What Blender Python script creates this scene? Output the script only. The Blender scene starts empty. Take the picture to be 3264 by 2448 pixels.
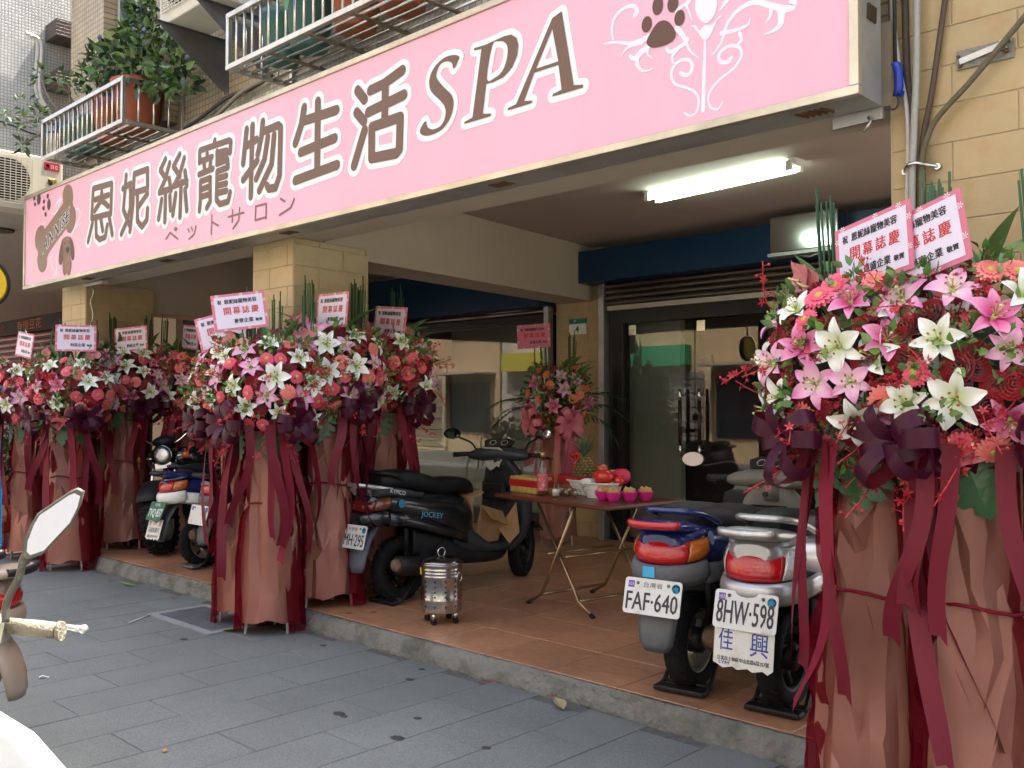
import bpy, math, random
from mathutils import Vector, Matrix
R = math.radians
V = Vector
sc = bpy.context.scene
col = sc.collection

# ------------------------------------------------------------ camera, sky, sun, exposure
_p = R(1.3832); _a = R(46.1015)
_fw = V((-math.cos(_a), math.sin(_a), 0)); _rt = V((math.sin(_a), math.cos(_a), 0))
_F = _fw * math.cos(_p) + V((0, 0, math.sin(_p)))
_U = _rt.cross(_F)
cam = bpy.data.cameras.new('camera'); cam.sensor_width = 36; cam.lens = 33.363
cam.clip_start = .05; cam.clip_end = 400
co = bpy.data.objects.new('camera', cam); col.objects.link(co)
co.matrix_world = Matrix(((_rt.x, _U.x, -_F.x, 0), (_rt.y, _U.y, -_F.y, 0), (_rt.z, _U.z, -_F.z, 1.45), (0, 0, 0, 1)))
sc.camera = co

SUN_EL, SUN_AZ = R(64), R(8)     # sun stands behind the shop: +Y, a little to +X
w = bpy.data.worlds.new('World'); sc.world = w; w.use_nodes = True
nt = w.node_tree; bg = nt.nodes['Background']
sky = nt.nodes.new('ShaderNodeTexSky'); sky.sky_type = 'NISHITA'; sky.sun_disc = False
sky.sun_elevation = SUN_EL; sky.sun_rotation = SUN_AZ; sky.air_density = 1.0; sky.dust_density = 7.0; sky.ozone_density = 1.0
nt.links.new(sky.outputs[0], bg.inputs[0]); bg.inputs[1].default_value = .13
sun = bpy.data.lights.new('sun', 'SUN'); sun.energy = 4.2; sun.angle = R(.53); sun.color = (1, .95, .86)
so = bpy.data.objects.new('sun', sun); col.objects.link(so)
_sd = V((math.sin(SUN_AZ) * math.cos(SUN_EL), math.cos(SUN_AZ) * math.cos(SUN_EL), math.sin(SUN_EL)))
so.rotation_euler = _sd.to_track_quat('Z', 'Y').to_euler(); so.location = (0, 20, 30)
sc.view_settings.view_transform = 'Standard'; sc.view_settings.look = 'None'
sc.view_settings.exposure = 2.4; sc.view_settings.gamma = 1.0
sc.render.engine = 'CYCLES'
sc.cycles.max_bounces = 8; sc.cycles.diffuse_bounces = 5; sc.cycles.glossy_bounces = 4; sc.cycles.transmission_bounces = 6
sc.cycles.transparent_max_bounces = 12; sc.cycles.use_denoising = True; sc.cycles.sample_clamp_indirect = 6
sc.cycles.caustics_reflective = False; sc.cycles.caustics_refractive = False

# ------------------------------------------------------------ helpers
rnd = random.Random(7)

class MB:
    """collects shapes that become one mesh object"""
    def __init__(s): s.v = []; s.f = []; s.mi = []; s.sm = []
    def add(s, vs, fs, mi=0, sm=False):
        o = len(s.v); s.v += [V(p) for p in vs]
        for f in fs: s.f.append([i + o for i in f]); s.mi.append(mi); s.sm.append(sm)
        return s
    def box(s, x0, x1, y0, y1, z0, z1, mi=0):
        return s.add([(x0,y0,z0),(x1,y0,z0),(x1,y1,z0),(x0,y1,z0),(x0,y0,z1),(x1,y0,z1),(x1,y1,z1),(x0,y1,z1)],
                     [(0,3,2,1),(4,5,6,7),(0,1,5,4),(1,2,6,5),(2,3,7,6),(3,0,4,7)], mi)
    def bar(s, a, b, w, h, mi=0, up=(0,0,1)):
        a = V(a); b = V(b); d = (b - a).normalized(); u = V(up)
        x = d.cross(u); x = x.normalized() if x.length > 1e-4 else V((1,0,0)); y = x.cross(d).normalized()
        x *= w / 2; y *= h / 2
        return s.add([a-x-y, a+x-y, a+x+y, a-x+y, b-x-y, b+x-y, b+x+y, b-x+y],
                     [(0,3,2,1),(4,5,6,7),(0,1,5,4),(1,2,6,5),(2,3,7,6),(3,0,4,7)][::1], mi)
    def loft(s, rings, mi=0, sm=True, cap=True, closed=True, loop=False):
        n = len(rings[0]); o = len(s.v)
        for r in rings: s.v += [V(p) for p in r]
        m = len(rings)
        for i in range(m if loop else m - 1):
            for j in range(n if closed else n - 1):
                a = o + i * n + j; b = o + i * n + (j + 1) % n; k = ((i + 1) % m) * n
                s.f.append([a, b, o + k + (j + 1) % n, o + k + j]); s.mi.append(mi); s.sm.append(sm)
        if cap and closed and not loop:
            s.f.append(list(range(o + n - 1, o - 1, -1))); s.mi.append(mi); s.sm.append(False)
            s.f.append(list(range(o + (m-1)*n, o + m*n))); s.mi.append(mi); s.sm.append(False)
        return s
    def tube(s, pts, r, n=8, mi=0, cap=True, loop=False, sm=True):
        P = [V(p) for p in pts]; m = len(P); rs = r if isinstance(r, (list, tuple)) else [r] * m
        rings = []; x = None
        for i in range(m):
            if loop: d = (P[(i+1) % m] - P[i-1])
            else: d = P[min(i+1, m-1)] - P[max(i-1, 0)]
            d.normalize()
            if x is None:
                x = d.cross(V((0,0,1)))
                if x.length < .05: x = d.cross(V((1,0,0)))
            x = (x - d * x.dot(d)).normalized(); y = d.cross(x)
            rings.append([P[i] + (x * math.cos(2*math.pi*k/n) + y * math.sin(2*math.pi*k/n)) * rs[i] for k in range(n)])
        return s.loft(rings, mi, sm, cap, True, loop)
    def lathe(s, prof, n=24, c=(0,0,0), ax='Z', mi=0, sm=True, a0=0, a1=2*math.pi, cap=True):
        c = V(c); rings = []
        full = abs(a1 - a0 - 2*math.pi) < 1e-6
        for r, h in prof:
            ring = []
            for k in range(n if full else n + 1):
                t = a0 + (a1 - a0) * k / n; q = (r*math.cos(t), r*math.sin(t), h)
                if ax == 'Y': q = (q[0], q[2], -q[1])
                if ax == 'X': q = (q[2], q[0], q[1])
                ring.append(c + V(q))
            rings.append(ring)
        return s.loft(rings, mi, sm, cap and full, full)
    def prism(s, poly, h0, h1, M_=None, mi=0, sm=False):
        """poly in local xy, extruded along local z"""
        n = len(poly); a = [V((p[0], p[1], h0)) for p in poly]; b = [V((p[0], p[1], h1)) for p in poly]
        vs = a + b
        if M_ is not None: vs = [M_ @ q for q in vs]
        fs = [list(range(n-1, -1, -1)), list(range(n, 2*n))] + [[i, (i+1) % n, n + (i+1) % n, n + i] for i in range(n)]
        return s.add(vs, fs, mi, sm)
    def flat(s, poly, h=0, M_=None, mi=0):
        vs = [V((p[0], p[1], h)) for p in poly]
        if M_ is not None: vs = [M_ @ q for q in vs]
        return s.add(vs, [list(range(len(vs)))], mi)
    def grid(s, fn, nu, nv, mi=0, sm=True):
        vs = [fn(i / nu, j / nv) for i in range(nu + 1) for j in range(nv + 1)]
        fs = [[i*(nv+1)+j, (i+1)*(nv+1)+j, (i+1)*(nv+1)+j+1, i*(nv+1)+j+1] for i in range(nu) for j in range(nv)]
        return s.add(vs, fs, mi, sm)
    def ball(s, c, r, n=12, m=8, mi=0, sx=1, sy=1, sz=1):
        c = V(c)
        rings = [[c + V((r*sx*math.sin(math.pi*i/m)*math.cos(2*math.pi*k/n), r*sy*math.sin(math.pi*i/m)*math.sin(2*math.pi*k/n), -r*sz*math.cos(math.pi*i/m))) for k in range(n)] for i in range(1, m)]
        s.loft(rings, mi, True, True)
        return s
    def put(s, o, M_, mi=None):
        """append another MB transformed"""
        k = len(s.v); s.v += [M_ @ p for p in o.v]
        s.f += [[i + k for i in f] for f in o.f]; s.mi += o.mi if mi is None else [mi] * len(o.mi); s.sm += o.sm
        return s
    def xf(s, M_): s.v = [M_ @ p for p in s.v]; return s
    def mesh(s, name, mats):
        me = bpy.data.meshes.new(name); me.from_pydata([tuple(p) for p in s.v], [], s.f)
        for m in (mats if isinstance(mats, (list, tuple)) else [mats]): me.materials.append(m)
        me.polygons.foreach_set('material_index', s.mi); me.polygons.foreach_set('use_smooth', s.sm); me.update()
        return me
    def build(s, name, mats, parent=None, world=True, bevel=0, seg=2, recalc=False, solid=0, subd=0):
        if parent is not None and world:
            t = V(parent.location)
            if parent.parent: t = t + V(parent.parent.location)
            s.v = [p - t for p in s.v]
        me = s.mesh(name, mats)
        if recalc:
            import bmesh
            bm = bmesh.new(); bm.from_mesh(me); bmesh.ops.recalc_face_normals(bm, faces=bm.faces); bm.to_mesh(me); bm.free()
        o = link(name, me, parent)
        if solid:
            md = o.modifiers.new('solid', 'SOLIDIFY'); md.thickness = solid; md.offset = 0
        if subd:
            md = o.modifiers.new('sub', 'SUBSURF'); md.levels = subd; md.render_levels = subd
        if bevel:
            md = o.modifiers.new('bev', 'BEVEL'); md.width = bevel; md.segments = seg; md.limit_method = 'ANGLE'; md.angle_limit = R(40)
        return o

def link(name, me, parent=None, M_=None):
    o = bpy.data.objects.new(name, me); col.objects.link(o)
    if parent is not None: o.parent = parent
    if M_ is not None: o.matrix_local = M_
    return o
def tag(o, label=None, cat=None, group=None, kind=None):
    for k, x in (('label', label), ('category', cat), ('group', group), ('kind', kind)):
        if x: o[k] = x
    return o
def thing(name, label, cat, loc=(0,0,0), rz=0, group=None):
    o = bpy.data.objects.new(name, None); o.empty_display_size = .1; col.objects.link(o)
    o.location = loc; o.rotation_euler = (0, 0, rz)
    return tag(o, label, cat, group)

MATS = {}
def M(name, c=(.5,.5,.5), rough=.5, metal=0, var=0, vs=6, bump=0, bs=60, pv=0, coat=0, spec=.5, stretch=None, c2=None, emit=0, trans=0, alpha=1, ior=1.45, sheen=0, back=None, bd=.02, sss=0, c2t=(.52,.68), dirt=None):
    if name in MATS: return MATS[name]
    m = bpy.data.materials.new(name); m.use_nodes = True; MATS[name] = m
    n = m.node_tree.nodes; l = m.node_tree.links; b = n['Principled BSDF']
    c4 = (*c, 1); b.inputs['Base Color'].default_value = c4
    b.inputs['Roughness'].default_value = rough; b.inputs['Metallic'].default_value = metal
    b.inputs['Specular IOR Level'].default_value = spec; b.inputs['Coat Weight'].default_value = coat
    b.inputs['Coat Roughness'].default_value = .08
    b.inputs['Alpha'].default_value = alpha; b.inputs['Transmission Weight'].default_value = trans; b.inputs['IOR'].default_value = ior
    b.inputs['Sheen Weight'].default_value = sheen
    if sss: b.inputs['Subsurface Weight'].default_value = sss; b.inputs['Subsurface Radius'].default_value = (.02,.01,.01)
    if emit: b.inputs['Emission Color'].default_value = c4; b.inputs['Emission Strength'].default_value = emit
    vec = None
    if var or bump or pv or c2:
        tc = n.new('ShaderNodeTexCoord'); oi = n.new('ShaderNodeObjectInfo')
        mul = n.new('ShaderNodeMath'); mul.operation = 'MULTIPLY'; mul.inputs[1].default_value = 57.0; l.new(oi.outputs['Random'], mul.inputs[0])
        ad = n.new('ShaderNodeVectorMath'); ad.operation = 'ADD'; l.new(tc.outputs['Object'], ad.inputs[0]); l.new(mul.outputs[0], ad.inputs[1])
        mp = n.new('ShaderNodeMapping'); l.new(ad.outputs[0], mp.inputs[0]); vec = mp.outputs[0]
        if stretch: mp.inputs['Scale'].default_value = stretch
    cur = None
    if var or c2:
        nz = n.new('ShaderNodeTexNoise'); nz.inputs['Scale'].default_value = vs; nz.inputs['Detail'].default_value = 7; nz.inputs['Roughness'].default_value = .62
        l.new(vec, nz.inputs['Vector'])
        rp = n.new('ShaderNodeValToRGB'); l.new(nz.outputs['Fac'], rp.inputs[0])
        if c2:
            rp.color_ramp.elements[0].color = c4; rp.color_ramp.elements[1].color = (*c2, 1)
            rp.color_ramp.elements[0].position = c2t[0]; rp.color_ramp.elements[1].position = c2t[1]
        else:
            rp.color_ramp.elements[0].color = (*[max(0, x*(1-var)) for x in c], 1); rp.color_ramp.elements[1].color = (*[min(1, x*(1+var)) for x in c], 1)
            rp.color_ramp.elements[0].position = .3; rp.color_ramp.elements[1].position = .7
        cur = rp.outputs[0]
    if pv:
        mr = n.new('ShaderNodeMapRange'); l.new(oi.outputs['Random'], mr.inputs[0]); mr.inputs[3].default_value = 1 - pv; mr.inputs[4].default_value = 1 + pv
        mx = n.new('ShaderNodeMix'); mx.data_type = 'RGBA'; mx.blend_type = 'MULTIPLY'; mx.inputs[0].default_value = 1
        if cur: l.new(cur, mx.inputs[6])
        else: mx.inputs[6].default_value = c4
        l.new(mr.outputs[0], mx.inputs[7]); cur = mx.outputs[2]
    if back:
        ge = n.new('ShaderNodeNewGeometry'); mx = n.new('ShaderNodeMix'); mx.data_type = 'RGBA'; l.new(ge.outputs['Backfacing'], mx.inputs[0])
        if cur: l.new(cur, mx.inputs[6])
        else: mx.inputs[6].default_value = c4
        mx.inputs[7].default_value = (*back, 1); cur = mx.outputs[2]
    if dirt:      # broad stains that run across neighbouring pieces: (scale, amount, stretch)
        ge2 = n.new('ShaderNodeNewGeometry'); mp2 = n.new('ShaderNodeMapping'); l.new(ge2.outputs['Position'], mp2.inputs[0]); mp2.inputs['Scale'].default_value = dirt[2]
        nd = n.new('ShaderNodeTexNoise'); nd.inputs['Scale'].default_value = dirt[0]; nd.inputs['Detail'].default_value = 9; nd.inputs['Roughness'].default_value = .68; l.new(mp2.outputs[0], nd.inputs['Vector'])
        md_ = n.new('ShaderNodeMapRange'); l.new(nd.outputs['Fac'], md_.inputs[0]); md_.inputs[1].default_value = .32; md_.inputs[2].default_value = .68; md_.inputs[3].default_value = 1-dirt[1]; md_.inputs[4].default_value = 1+dirt[1]*.6
        mx = n.new('ShaderNodeMix'); mx.data_type = 'RGBA'; mx.blend_type = 'MULTIPLY'; mx.inputs[0].default_value = 1
        if cur: l.new(cur, mx.inputs[6])
        else: mx.inputs[6].default_value = c4
        l.new(md_.outputs[0], mx.inputs[7]); cur = mx.outputs[2]
    if cur: l.new(cur, b.inputs['Base Color'])
    if bump:
        nb = n.new('ShaderNodeTexNoise'); nb.inputs['Scale'].default_value = bs; nb.inputs['Detail'].default_value = 5; l.new(vec, nb.inputs['Vector'])
        bp = n.new('ShaderNodeBump'); bp.inputs['Strength'].default_value = bump; bp.inputs['Distance'].default_value = bd
        l.new(nb.outputs['Fac'], bp.inputs['Height']); l.new(bp.outputs[0], b.inputs['Normal'])
    return m

def M_tilegrid(name, c, joint, tw, th, jw, rough=.4, var=.12, axis='XZ', bump=.5, offset=0.0):
    """small mosaic too fine to build piece by piece: brick texture in object space"""
    if name in MATS: return MATS[name]
    m = bpy.data.materials.new(name); m.use_nodes = True; MATS[name] = m
    n = m.node_tree.nodes; l = m.node_tree.links; b = n['Principled BSDF']; b.inputs['Roughness'].default_value = rough
    tc = n.new('ShaderNodeTexCoord'); sp = n.new('ShaderNodeSeparateXYZ'); l.new(tc.outputs['Object'], sp.inputs[0])
    cb = n.new('ShaderNodeCombineXYZ'); l.new(sp.outputs[axis[0]], cb.inputs[0]); l.new(sp.outputs[axis[1]], cb.inputs[1])
    br = n.new('ShaderNodeTexBrick'); l.new(cb.outputs[0], br.inputs['Vector']); br.offset = offset
    br.inputs['Scale'].default_value = 1; br.inputs['Brick Width'].default_value = tw; br.inputs['Row Height'].default_value = th
    br.inputs['Mortar Size'].default_value = jw; br.inputs['Mortar Smooth'].default_value = .2
    br.inputs['Color1'].default_value = (*[x*(1-var) for x in c], 1); br.inputs['Color2'].default_value = (*[min(1, x*(1+var)) for x in c], 1)
    br.inputs['Mortar'].default_value = (*joint, 1)
    nz = n.new('ShaderNodeTexNoise'); nz.inputs['Scale'].default_value = 1.7; nz.inputs['Detail'].default_value = 8; l.new(tc.outputs['Object'], nz.inputs['Vector'])
    rp = n.new('ShaderNodeMapRange'); l.new(nz.outputs['Fac'], rp.inputs[0]); rp.inputs[1].default_value = .3; rp.inputs[2].default_value = .7; rp.inputs[3].default_value = .72; rp.inputs[4].default_value = 1.1
    mx = n.new('ShaderNodeMix'); mx.data_type = 'RGBA'; mx.blend_type = 'MULTIPLY'; mx.inputs[0].default_value = 1
    l.new(br.outputs['Color'], mx.inputs[6]); l.new(rp.outputs[0], mx.inputs[7]); l.new(mx.outputs[2], b.inputs['Base Color'])
    bp = n.new('ShaderNodeBump'); bp.invert = True; bp.inputs['Strength'].default_value = bump; bp.inputs['Distance'].default_value = .004
    l.new(br.outputs['Fac'], bp.inputs['Height']); l.new(bp.outputs[0], b.inputs['Normal'])
    return m

def M_glass(name, tint=(.9,.95,.93), refl=2.0, rough=0.0):
    if name in MATS: return MATS[name]
    m = bpy.data.materials.new(name); m.use_nodes = True; MATS[name] = m
    n = m.node_tree.nodes; l = m.node_tree.links; n.remove(n['Principled BSDF']); out = n['Material Output']
    t = n.new('ShaderNodeBsdfTransparent'); t.inputs[0].default_value = (*tint, 1)
    g = n.new('ShaderNodeBsdfGlossy'); g.inputs['Roughness'].default_value = rough; g.inputs[0].default_value = (1,1,1,1)
    fr = n.new('ShaderNodeFresnel'); fr.inputs[0].default_value = 1.5
    ge = n.new('ShaderNodeNewGeometry'); iv = n.new('ShaderNodeMath'); iv.operation = 'SUBTRACT'; iv.inputs[0].default_value = 1; l.new(ge.outputs['Backfacing'], iv.inputs[1])
    m0 = n.new('ShaderNodeMath'); m0.operation = 'MULTIPLY'; l.new(fr.outputs[0], m0.inputs[0]); l.new(iv.outputs[0], m0.inputs[1])   # an exit face reflects nothing here: the sheet is not refracting
    mu = n.new('ShaderNodeMath'); mu.operation = 'MULTIPLY'; mu.use_clamp = True; mu.inputs[1].default_value = refl; l.new(m0.outputs[0], mu.inputs[0])
    mx = n.new('ShaderNodeMixShader'); l.new(mu.outputs[0], mx.inputs[0]); l.new(t.outputs[0], mx.inputs[1]); l.new(g.outputs[0], mx.inputs[2]); l.new(mx.outputs[0], out.inputs[0])
    return m

def M_sheer(name, c, opacity):
    """organza: part see-through, part diffuse and translucent"""
    if name in MATS: return MATS[name]
    m = bpy.data.materials.new(name); m.use_nodes = True; MATS[name] = m
    n = m.node_tree.nodes; l = m.node_tree.links; n.remove(n['Principled BSDF']); out = n['Material Output']
    t = n.new('ShaderNodeBsdfTransparent'); t.inputs[0].default_value = (.9, .55, .55, 1)
    d = n.new('ShaderNodeBsdfDiffuse'); d.inputs[0].default_value = (*c, 1)
    tr = n.new('ShaderNodeBsdfTranslucent'); tr.inputs[0].default_value = (*c, 1)
    m1 = n.new('ShaderNodeMixShader'); m1.inputs[0].default_value = .35; l.new(d.outputs[0], m1.inputs[1]); l.new(tr.outputs[0], m1.inputs[2])
    m2 = n.new('ShaderNodeMixShader'); m2.inputs[0].default_value = opacity; l.new(t.outputs[0], m2.inputs[1]); l.new(m1.outputs[0], m2.inputs[2]); l.new(m2.outputs[0], out.inputs[0])
    return m

_TX = {}
def glyphs(body, size=1.0, off=0.0, res=2, ax='CENTER', spacing=1.0):
    """flat lettering as an MB in the xy plane, centred"""
    key = (body, round(size,4), off, res, ax, spacing)
    if key in _TX: return _TX[key]
    cu = bpy.data.curves.new('lettering', 'FONT'); cu.body = body; cu.size = size; cu.align_x = ax; cu.align_y = 'CENTER'
    cu.resolution_u = res; cu.fill_mode = 'FRONT'; cu.offset = off; cu.space_character = spacing
    o = bpy.data.objects.new('lettering', cu); col.objects.link(o)
    dg = bpy.context.evaluated_depsgraph_get(); dg.update()
    me = bpy.data.meshes.new_from_object(o.evaluated_get(dg))
    b = MB(); b.add([v.co.copy() for v in me.vertices], [list(p.vertices) for p in me.polygons])
    bpy.data.objects.remove(o); bpy.data.curves.remove(cu); bpy.data.meshes.remove(me)
    # force normals to +z
    for i, f in enumerate(b.f):
        p = [b.v[k] for k in f]
        if (p[1]-p[0]).cross(p[2]-p[0]).z < 0: b.f[i] = f[::-1]
    _TX[key] = b
    return b
def bbox(b):
    return (min(p.x for p in b.v), max(p.x for p in b.v), min(p.y for p in b.v), max(p.y for p in b.v))
def fit(body, wd, ht, off=0.0, res=2):
    """lettering scaled to fill wd x ht, centred at 0"""
    b = glyphs(body, 1.0, off, res); x0, x1, y0, y1 = bbox(b); o = MB()
    o.put(b, Matrix.Diagonal((wd/(x1-x0), ht/(y1-y0), 1, 1)) @ Matrix.Translation((-(x0+x1)/2, -(y0+y1)/2, 0)))
    return o
def frame_m(loc, right, up):
    """local x=right, y=up, z=towards viewer"""
    r = V(right).normalized(); u = V(up); u = (u - r*u.dot(r)).normalized(); z = r.cross(u)
    return Matrix(((r.x,u.x,z.x,loc[0]),(r.y,u.y,z.y,loc[1]),(r.z,u.z,z.z,loc[2]),(0,0,0,1)))
FRONT = lambda x, y, z: frame_m((x, y, z), (1,0,0), (0,0,1))      # faces -Y
def stroke(pts, wds, n=5):
    """flat ribbon outline with round ends from a polyline, returns list of polygons (quads + caps)"""
    P = [V((p[0], p[1], 0)) for p in pts]; m = len(P)
    W = wds if isinstance(wds, (list, tuple)) else [wds] * m
    L = []; Rr = []
    for i in range(m):
        d = P[min(i+1,m-1)] - P[max(i-1,0)]; d = d.normalized() if d.length > 0 else V((1,0,0))
        nn = V((-d.y, d.x, 0)); k = 1.0
        if 0 < i < m-1:
            e = (P[i]-P[i-1]).normalized(); k = 1/max(.5, abs(nn.dot(V((-e.y, e.x, 0)))))
        L.append(P[i] + nn*W[i]/2*k); Rr.append(P[i] - nn*W[i]/2*k)
    d = (P[-1]-P[-2]).normalized(); a = math.atan2(d.y, d.x)
    endc = [P[-1] + V((math.cos(a-math.pi/2+math.pi*k/n), math.sin(a-math.pi/2+math.pi*k/n), 0))*W[-1]/2 for k in range(1, n)]
    d = (P[1]-P[0]).normalized(); a = math.atan2(d.y, d.x)
    stc = [P[0] + V((math.cos(a+math.pi/2+math.pi*k/n), math.sin(a+math.pi/2+math.pi*k/n), 0))*W[0]/2 for k in range(1, n)]
    vs = L + Rr; fs = [[m+i, m+i+1, i+1, i] for i in range(m-1)]
    o = len(vs); vs += endc; fs.append([m-1+m] + list(range(o, o+n-1)) + [m-1])
    o = len(vs); vs += stc; fs.append([0] + list(range(o, o+n-1)) + [m])
    return vs, fs
def smooth_path(pts, k=4):
    """Catmull-Rom through the points (any dimension)"""
    P = [V(p) for p in pts]; out = []
    for i in range(len(P)-1):
        a = P[max(i-1,0)]; b = P[i]; c = P[i+1]; d = P[min(i+2,len(P)-1)]
        for j in range(k):
            t = j/k; out.append(.5*((2*b)+(c-a)*t+(2*a-5*b+4*c-d)*t*t+(3*b-a-3*c+d)*t**3))
    out.append(P[-1]); return out
def copy_tree(o, parent=None):
    c = o.copy(); col.objects.link(c); c.parent = parent
    for ch in list(o.children): copy_tree(ch, c)
    return c

# ------------------------------------------------------------ materials of the place
beige_tile = M('beige_tile', (.445,.335,.168), .42, vs=4, stretch=(2.2,2.2,16), pv=.035, c2=(.42,.275,.122), c2t=(.5,.72), bump=.05, bs=30, dirt=(1.6,.12,(1,1,.6)))
grout = M('grout', (.47,.40,.27), .9)
plaster = M('plaster', (.42,.36,.27), .85, var=.05, vs=2)
ceil_m = M('ceiling_paint', (.42,.34,.28), .8, var=.06, vs=1.2)
concrete = M('concrete', (.20,.20,.185), .92, var=.28, vs=9, bump=.5, bs=45, c2=None)
slab_m = M('granite_paver', (.140,.152,.143), .85, var=.34, vs=150, bump=.4, bs=170, pv=.05, bd=.006, dirt=(1.3,.20,(1,1,1)))
slab_joint = M('paver_joint', (.095,.097,.090), .95, var=.3, vs=30)
terra = M('floor_tile', (.40,.20,.11), .36, var=.22, vs=4, stretch=(3,9,3), pv=.08, bump=.12, bs=30, dirt=(1.1,.26,(1,1,1)))
terra_joint = M('floor_joint', (.16,.10,.07), .9)
steel = M('stainless', (.62,.61,.58), .22, 1, var=.08, vs=3)
steel_dull = M('galvanised', (.45,.45,.43), .42, .9, var=.18, vs=6)
dark_frame = M('dark_aluminium', (.018,.017,.017), .35, .3)
dark_in = M('dark_interior', (.018,.016,.015), .8)
blue_panel = M('blue_fascia', (.004,.032,.075), .32, var=.1, vs=3)
YF = 3.65          # column fronts
FL = .11           # arcade floor level

# ------------------------------------------------------------ ground
g = MB(); g.box(-60, 60, -40, 60, -.6, -.12)
tag(g.build('ground', concrete), 'plain ground under the street', 'ground', kind='structure')
g = MB(); g.box(-45, 25, -6.6, -1.5, -.118, -.10)
tag(g.build('road', M('asphalt', (.075,.075,.078), .9, var=.2, vs=60, bump=.3, bs=120)), 'grey asphalt road behind the viewpoint', 'road', kind='structure')
pav = thing('pavement', 'grey granite slab pavement in front of the shop', 'pavement', (0, 0, 0)); pav['kind'] = 'structure'
g = MB(); g.box(-45, 25, -1.5, 3.60, -.117, -.006); g.build('bedding', slab_joint, pav)
g = MB(); g.box(-45, -11.92, .553, 3.40, -.005, 0); g.box(.12, 25, .553, 3.40, -.005, 0); g.box(-45, 25, -1.5, .552, -.005, 0); g.build('far_paving', slab_m, pav)
def slab_mesh(w, d):
    b = MB(); e = .0025
    b.loft([[(x, y, z) for x, y in ((-w/2+i, -d/2+i), (w/2-i, -d/2+i), (w/2-i, d/2-i), (-w/2+i, d/2-i))] for i, z in ((0, -.02), (0, -.005), (e, 0))], sm=False)
    return b.mesh('paver', slab_m)
sm_full = slab_mesh(.3295, .663); sm_half = slab_mesh(.327, .327)
SH = .3333
for i in range(36):
    xc = -2.906 + SH/2 + SH * (i - 27)
    y = .556 if i % 2 else .556 + .3333 - .6667
    y0 = 2.162 - (.6667 if i % 2 == 0 else .3333) - .6667*2 if True else y
    k = 0
    while y0 < 3.5:
        lo, hi = max(y0, .56), min(y0 + .6667, 3.57)
        if hi - lo > .08:
            full = hi - lo > .66
            me = sm_full if full else slab_mesh(.3295, hi - lo - .004)
            o = link('paver', me, pav); o.location = (xc, (lo + hi) / 2, rnd.uniform(-.0015, .001)); o.rotation_euler = (rnd.gauss(0, .0022), rnd.gauss(0, .003), 0)
        y0 += .6667
# kerb: a rough sloping concrete lip
b = MB(); nx = 190; prof = [(3.560, -.03), (3.566, .012), (3.580, .050), (3.594, .082), (3.608, .101), (3.632, .106), (3.632, -.03)]
rings = []
for i in range(nx + 1):
    x = -20 + 20.2 * i / nx; j = [rnd.gauss(0, .006) for _ in prof]; wv = .012 * math.sin(x * 1.7) + .008 * math.sin(x * 4.1 + 1)
    rings.append([(x, p[0] + (wv + j[q] if q < 4 else 0), p[1] + (j[-1 - q] * .6 if 0 < q < 5 else 0)) for q, p in enumerate(prof)])
b.loft(rings[::-1], sm=True)
kerb_m = M('kerb_concrete', (.18,.178,.155), .95, c2=(.10,.104,.082), vs=5, bump=.8, bs=30, c2t=(.45,.62), bd=.03)
tag(b.build('kerb', kerb_m, recalc=True), 'rough sloping concrete kerb edging the tiled arcade floor', 'kerb', kind='structure')
# arcade floor and its tiles
fl = thing('arcade_floor', 'terracotta tiled arcade floor of the shop front', 'floor'); fl['kind'] = 'structure'
b = MB(); b.box(-30, .5, 3.633, 8.2, -.1, FL - .006); b.build('floor_bed', terra_joint, fl)
def ftile(w, d):
    b = MB(); e = .003
    b.loft([[(x, y, z) for x, y in ((-w/2+i, -d/2+i), (w/2-i, -d/2+i), (w/2-i, d/2-i), (-w/2+i, d/2-i))] for i, z in ((0, -.012), (0, -.003), (e, 0))], sm=False)
    return b.mesh('floor_tile', terra)
T = .45; ft = ftile(T - .005, T - .005)
for i in range(22):
    for j in range(9):
        x = -1.0 - T/2 - T*i; y = 3.633 + T/2 + T*j
        if y > 7.7: continue
        o = link('floor_tile', ft, fl); o.location = (x, y, FL + rnd.uniform(-.0008, .0008)); o.rotation_euler = (rnd.gauss(0,.0012), rnd.gauss(0,.0012), 0)
b = MB(); b.box(-30, -10.9, 3.634, 7.7, FL-.005, FL); b.box(-1, .5, 3.634, 7.7, FL-.005, FL); b.build('floor_margin', terra, fl)

# ------------------------------------------------------------ the shop building
bld = thing('shop_building', 'beige tiled shop building with open arcade, columns and upper storey', 'building', (-5.5, 5.6, 0))
UP = 6.5
# upper storey shell (mosaic faced) and parapet
mosaic = M_tilegrid('beige_mosaic', (.40,.33,.20), (.20,.17,.12), .05, .05, .006)
mosaic_g = M_tilegrid('green_cream_mosaic', (.42,.43,.34), (.25,.25,.2), .05, .05, .005, var=.28)
b = MB(); b.box(-9.32, 1.5, YF+.06, YF+.26, 2.95, UP); b.box(-9.32, 1.5, YF+.26, 9.5, 3.16, 3.3); b.box(-9.32, 1.5, YF+.26, 9.5, UP-.2, UP); b.box(-9.32,-9.1,YF+.261,9.5,3.31,UP-.21); b.box(1.3,1.5,YF+.261,9.5,3.31,UP-.21); b.box(-9.1,1.3,9.3,9.5,3.31,UP-.21)
b.build('upper_wall', mosaic, bld)
b = MB(); b.box(-9.33, 1.5, YF+.052, YF+.059, 3.42, 3.78); b.build('mosaic_band', mosaic_g, bld)
b = MB(); b.box(-9.30, -6.0, YF+.0, YF+.051, 2.62, 2.95); b.box(-6.0, -1.47, YF, YF+.051, 2.62, 2.95); b.box(-9.3,-1.47,YF+.052,YF+.25,2.62,2.949); b.build('front_beam', plaster, bld)
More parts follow.
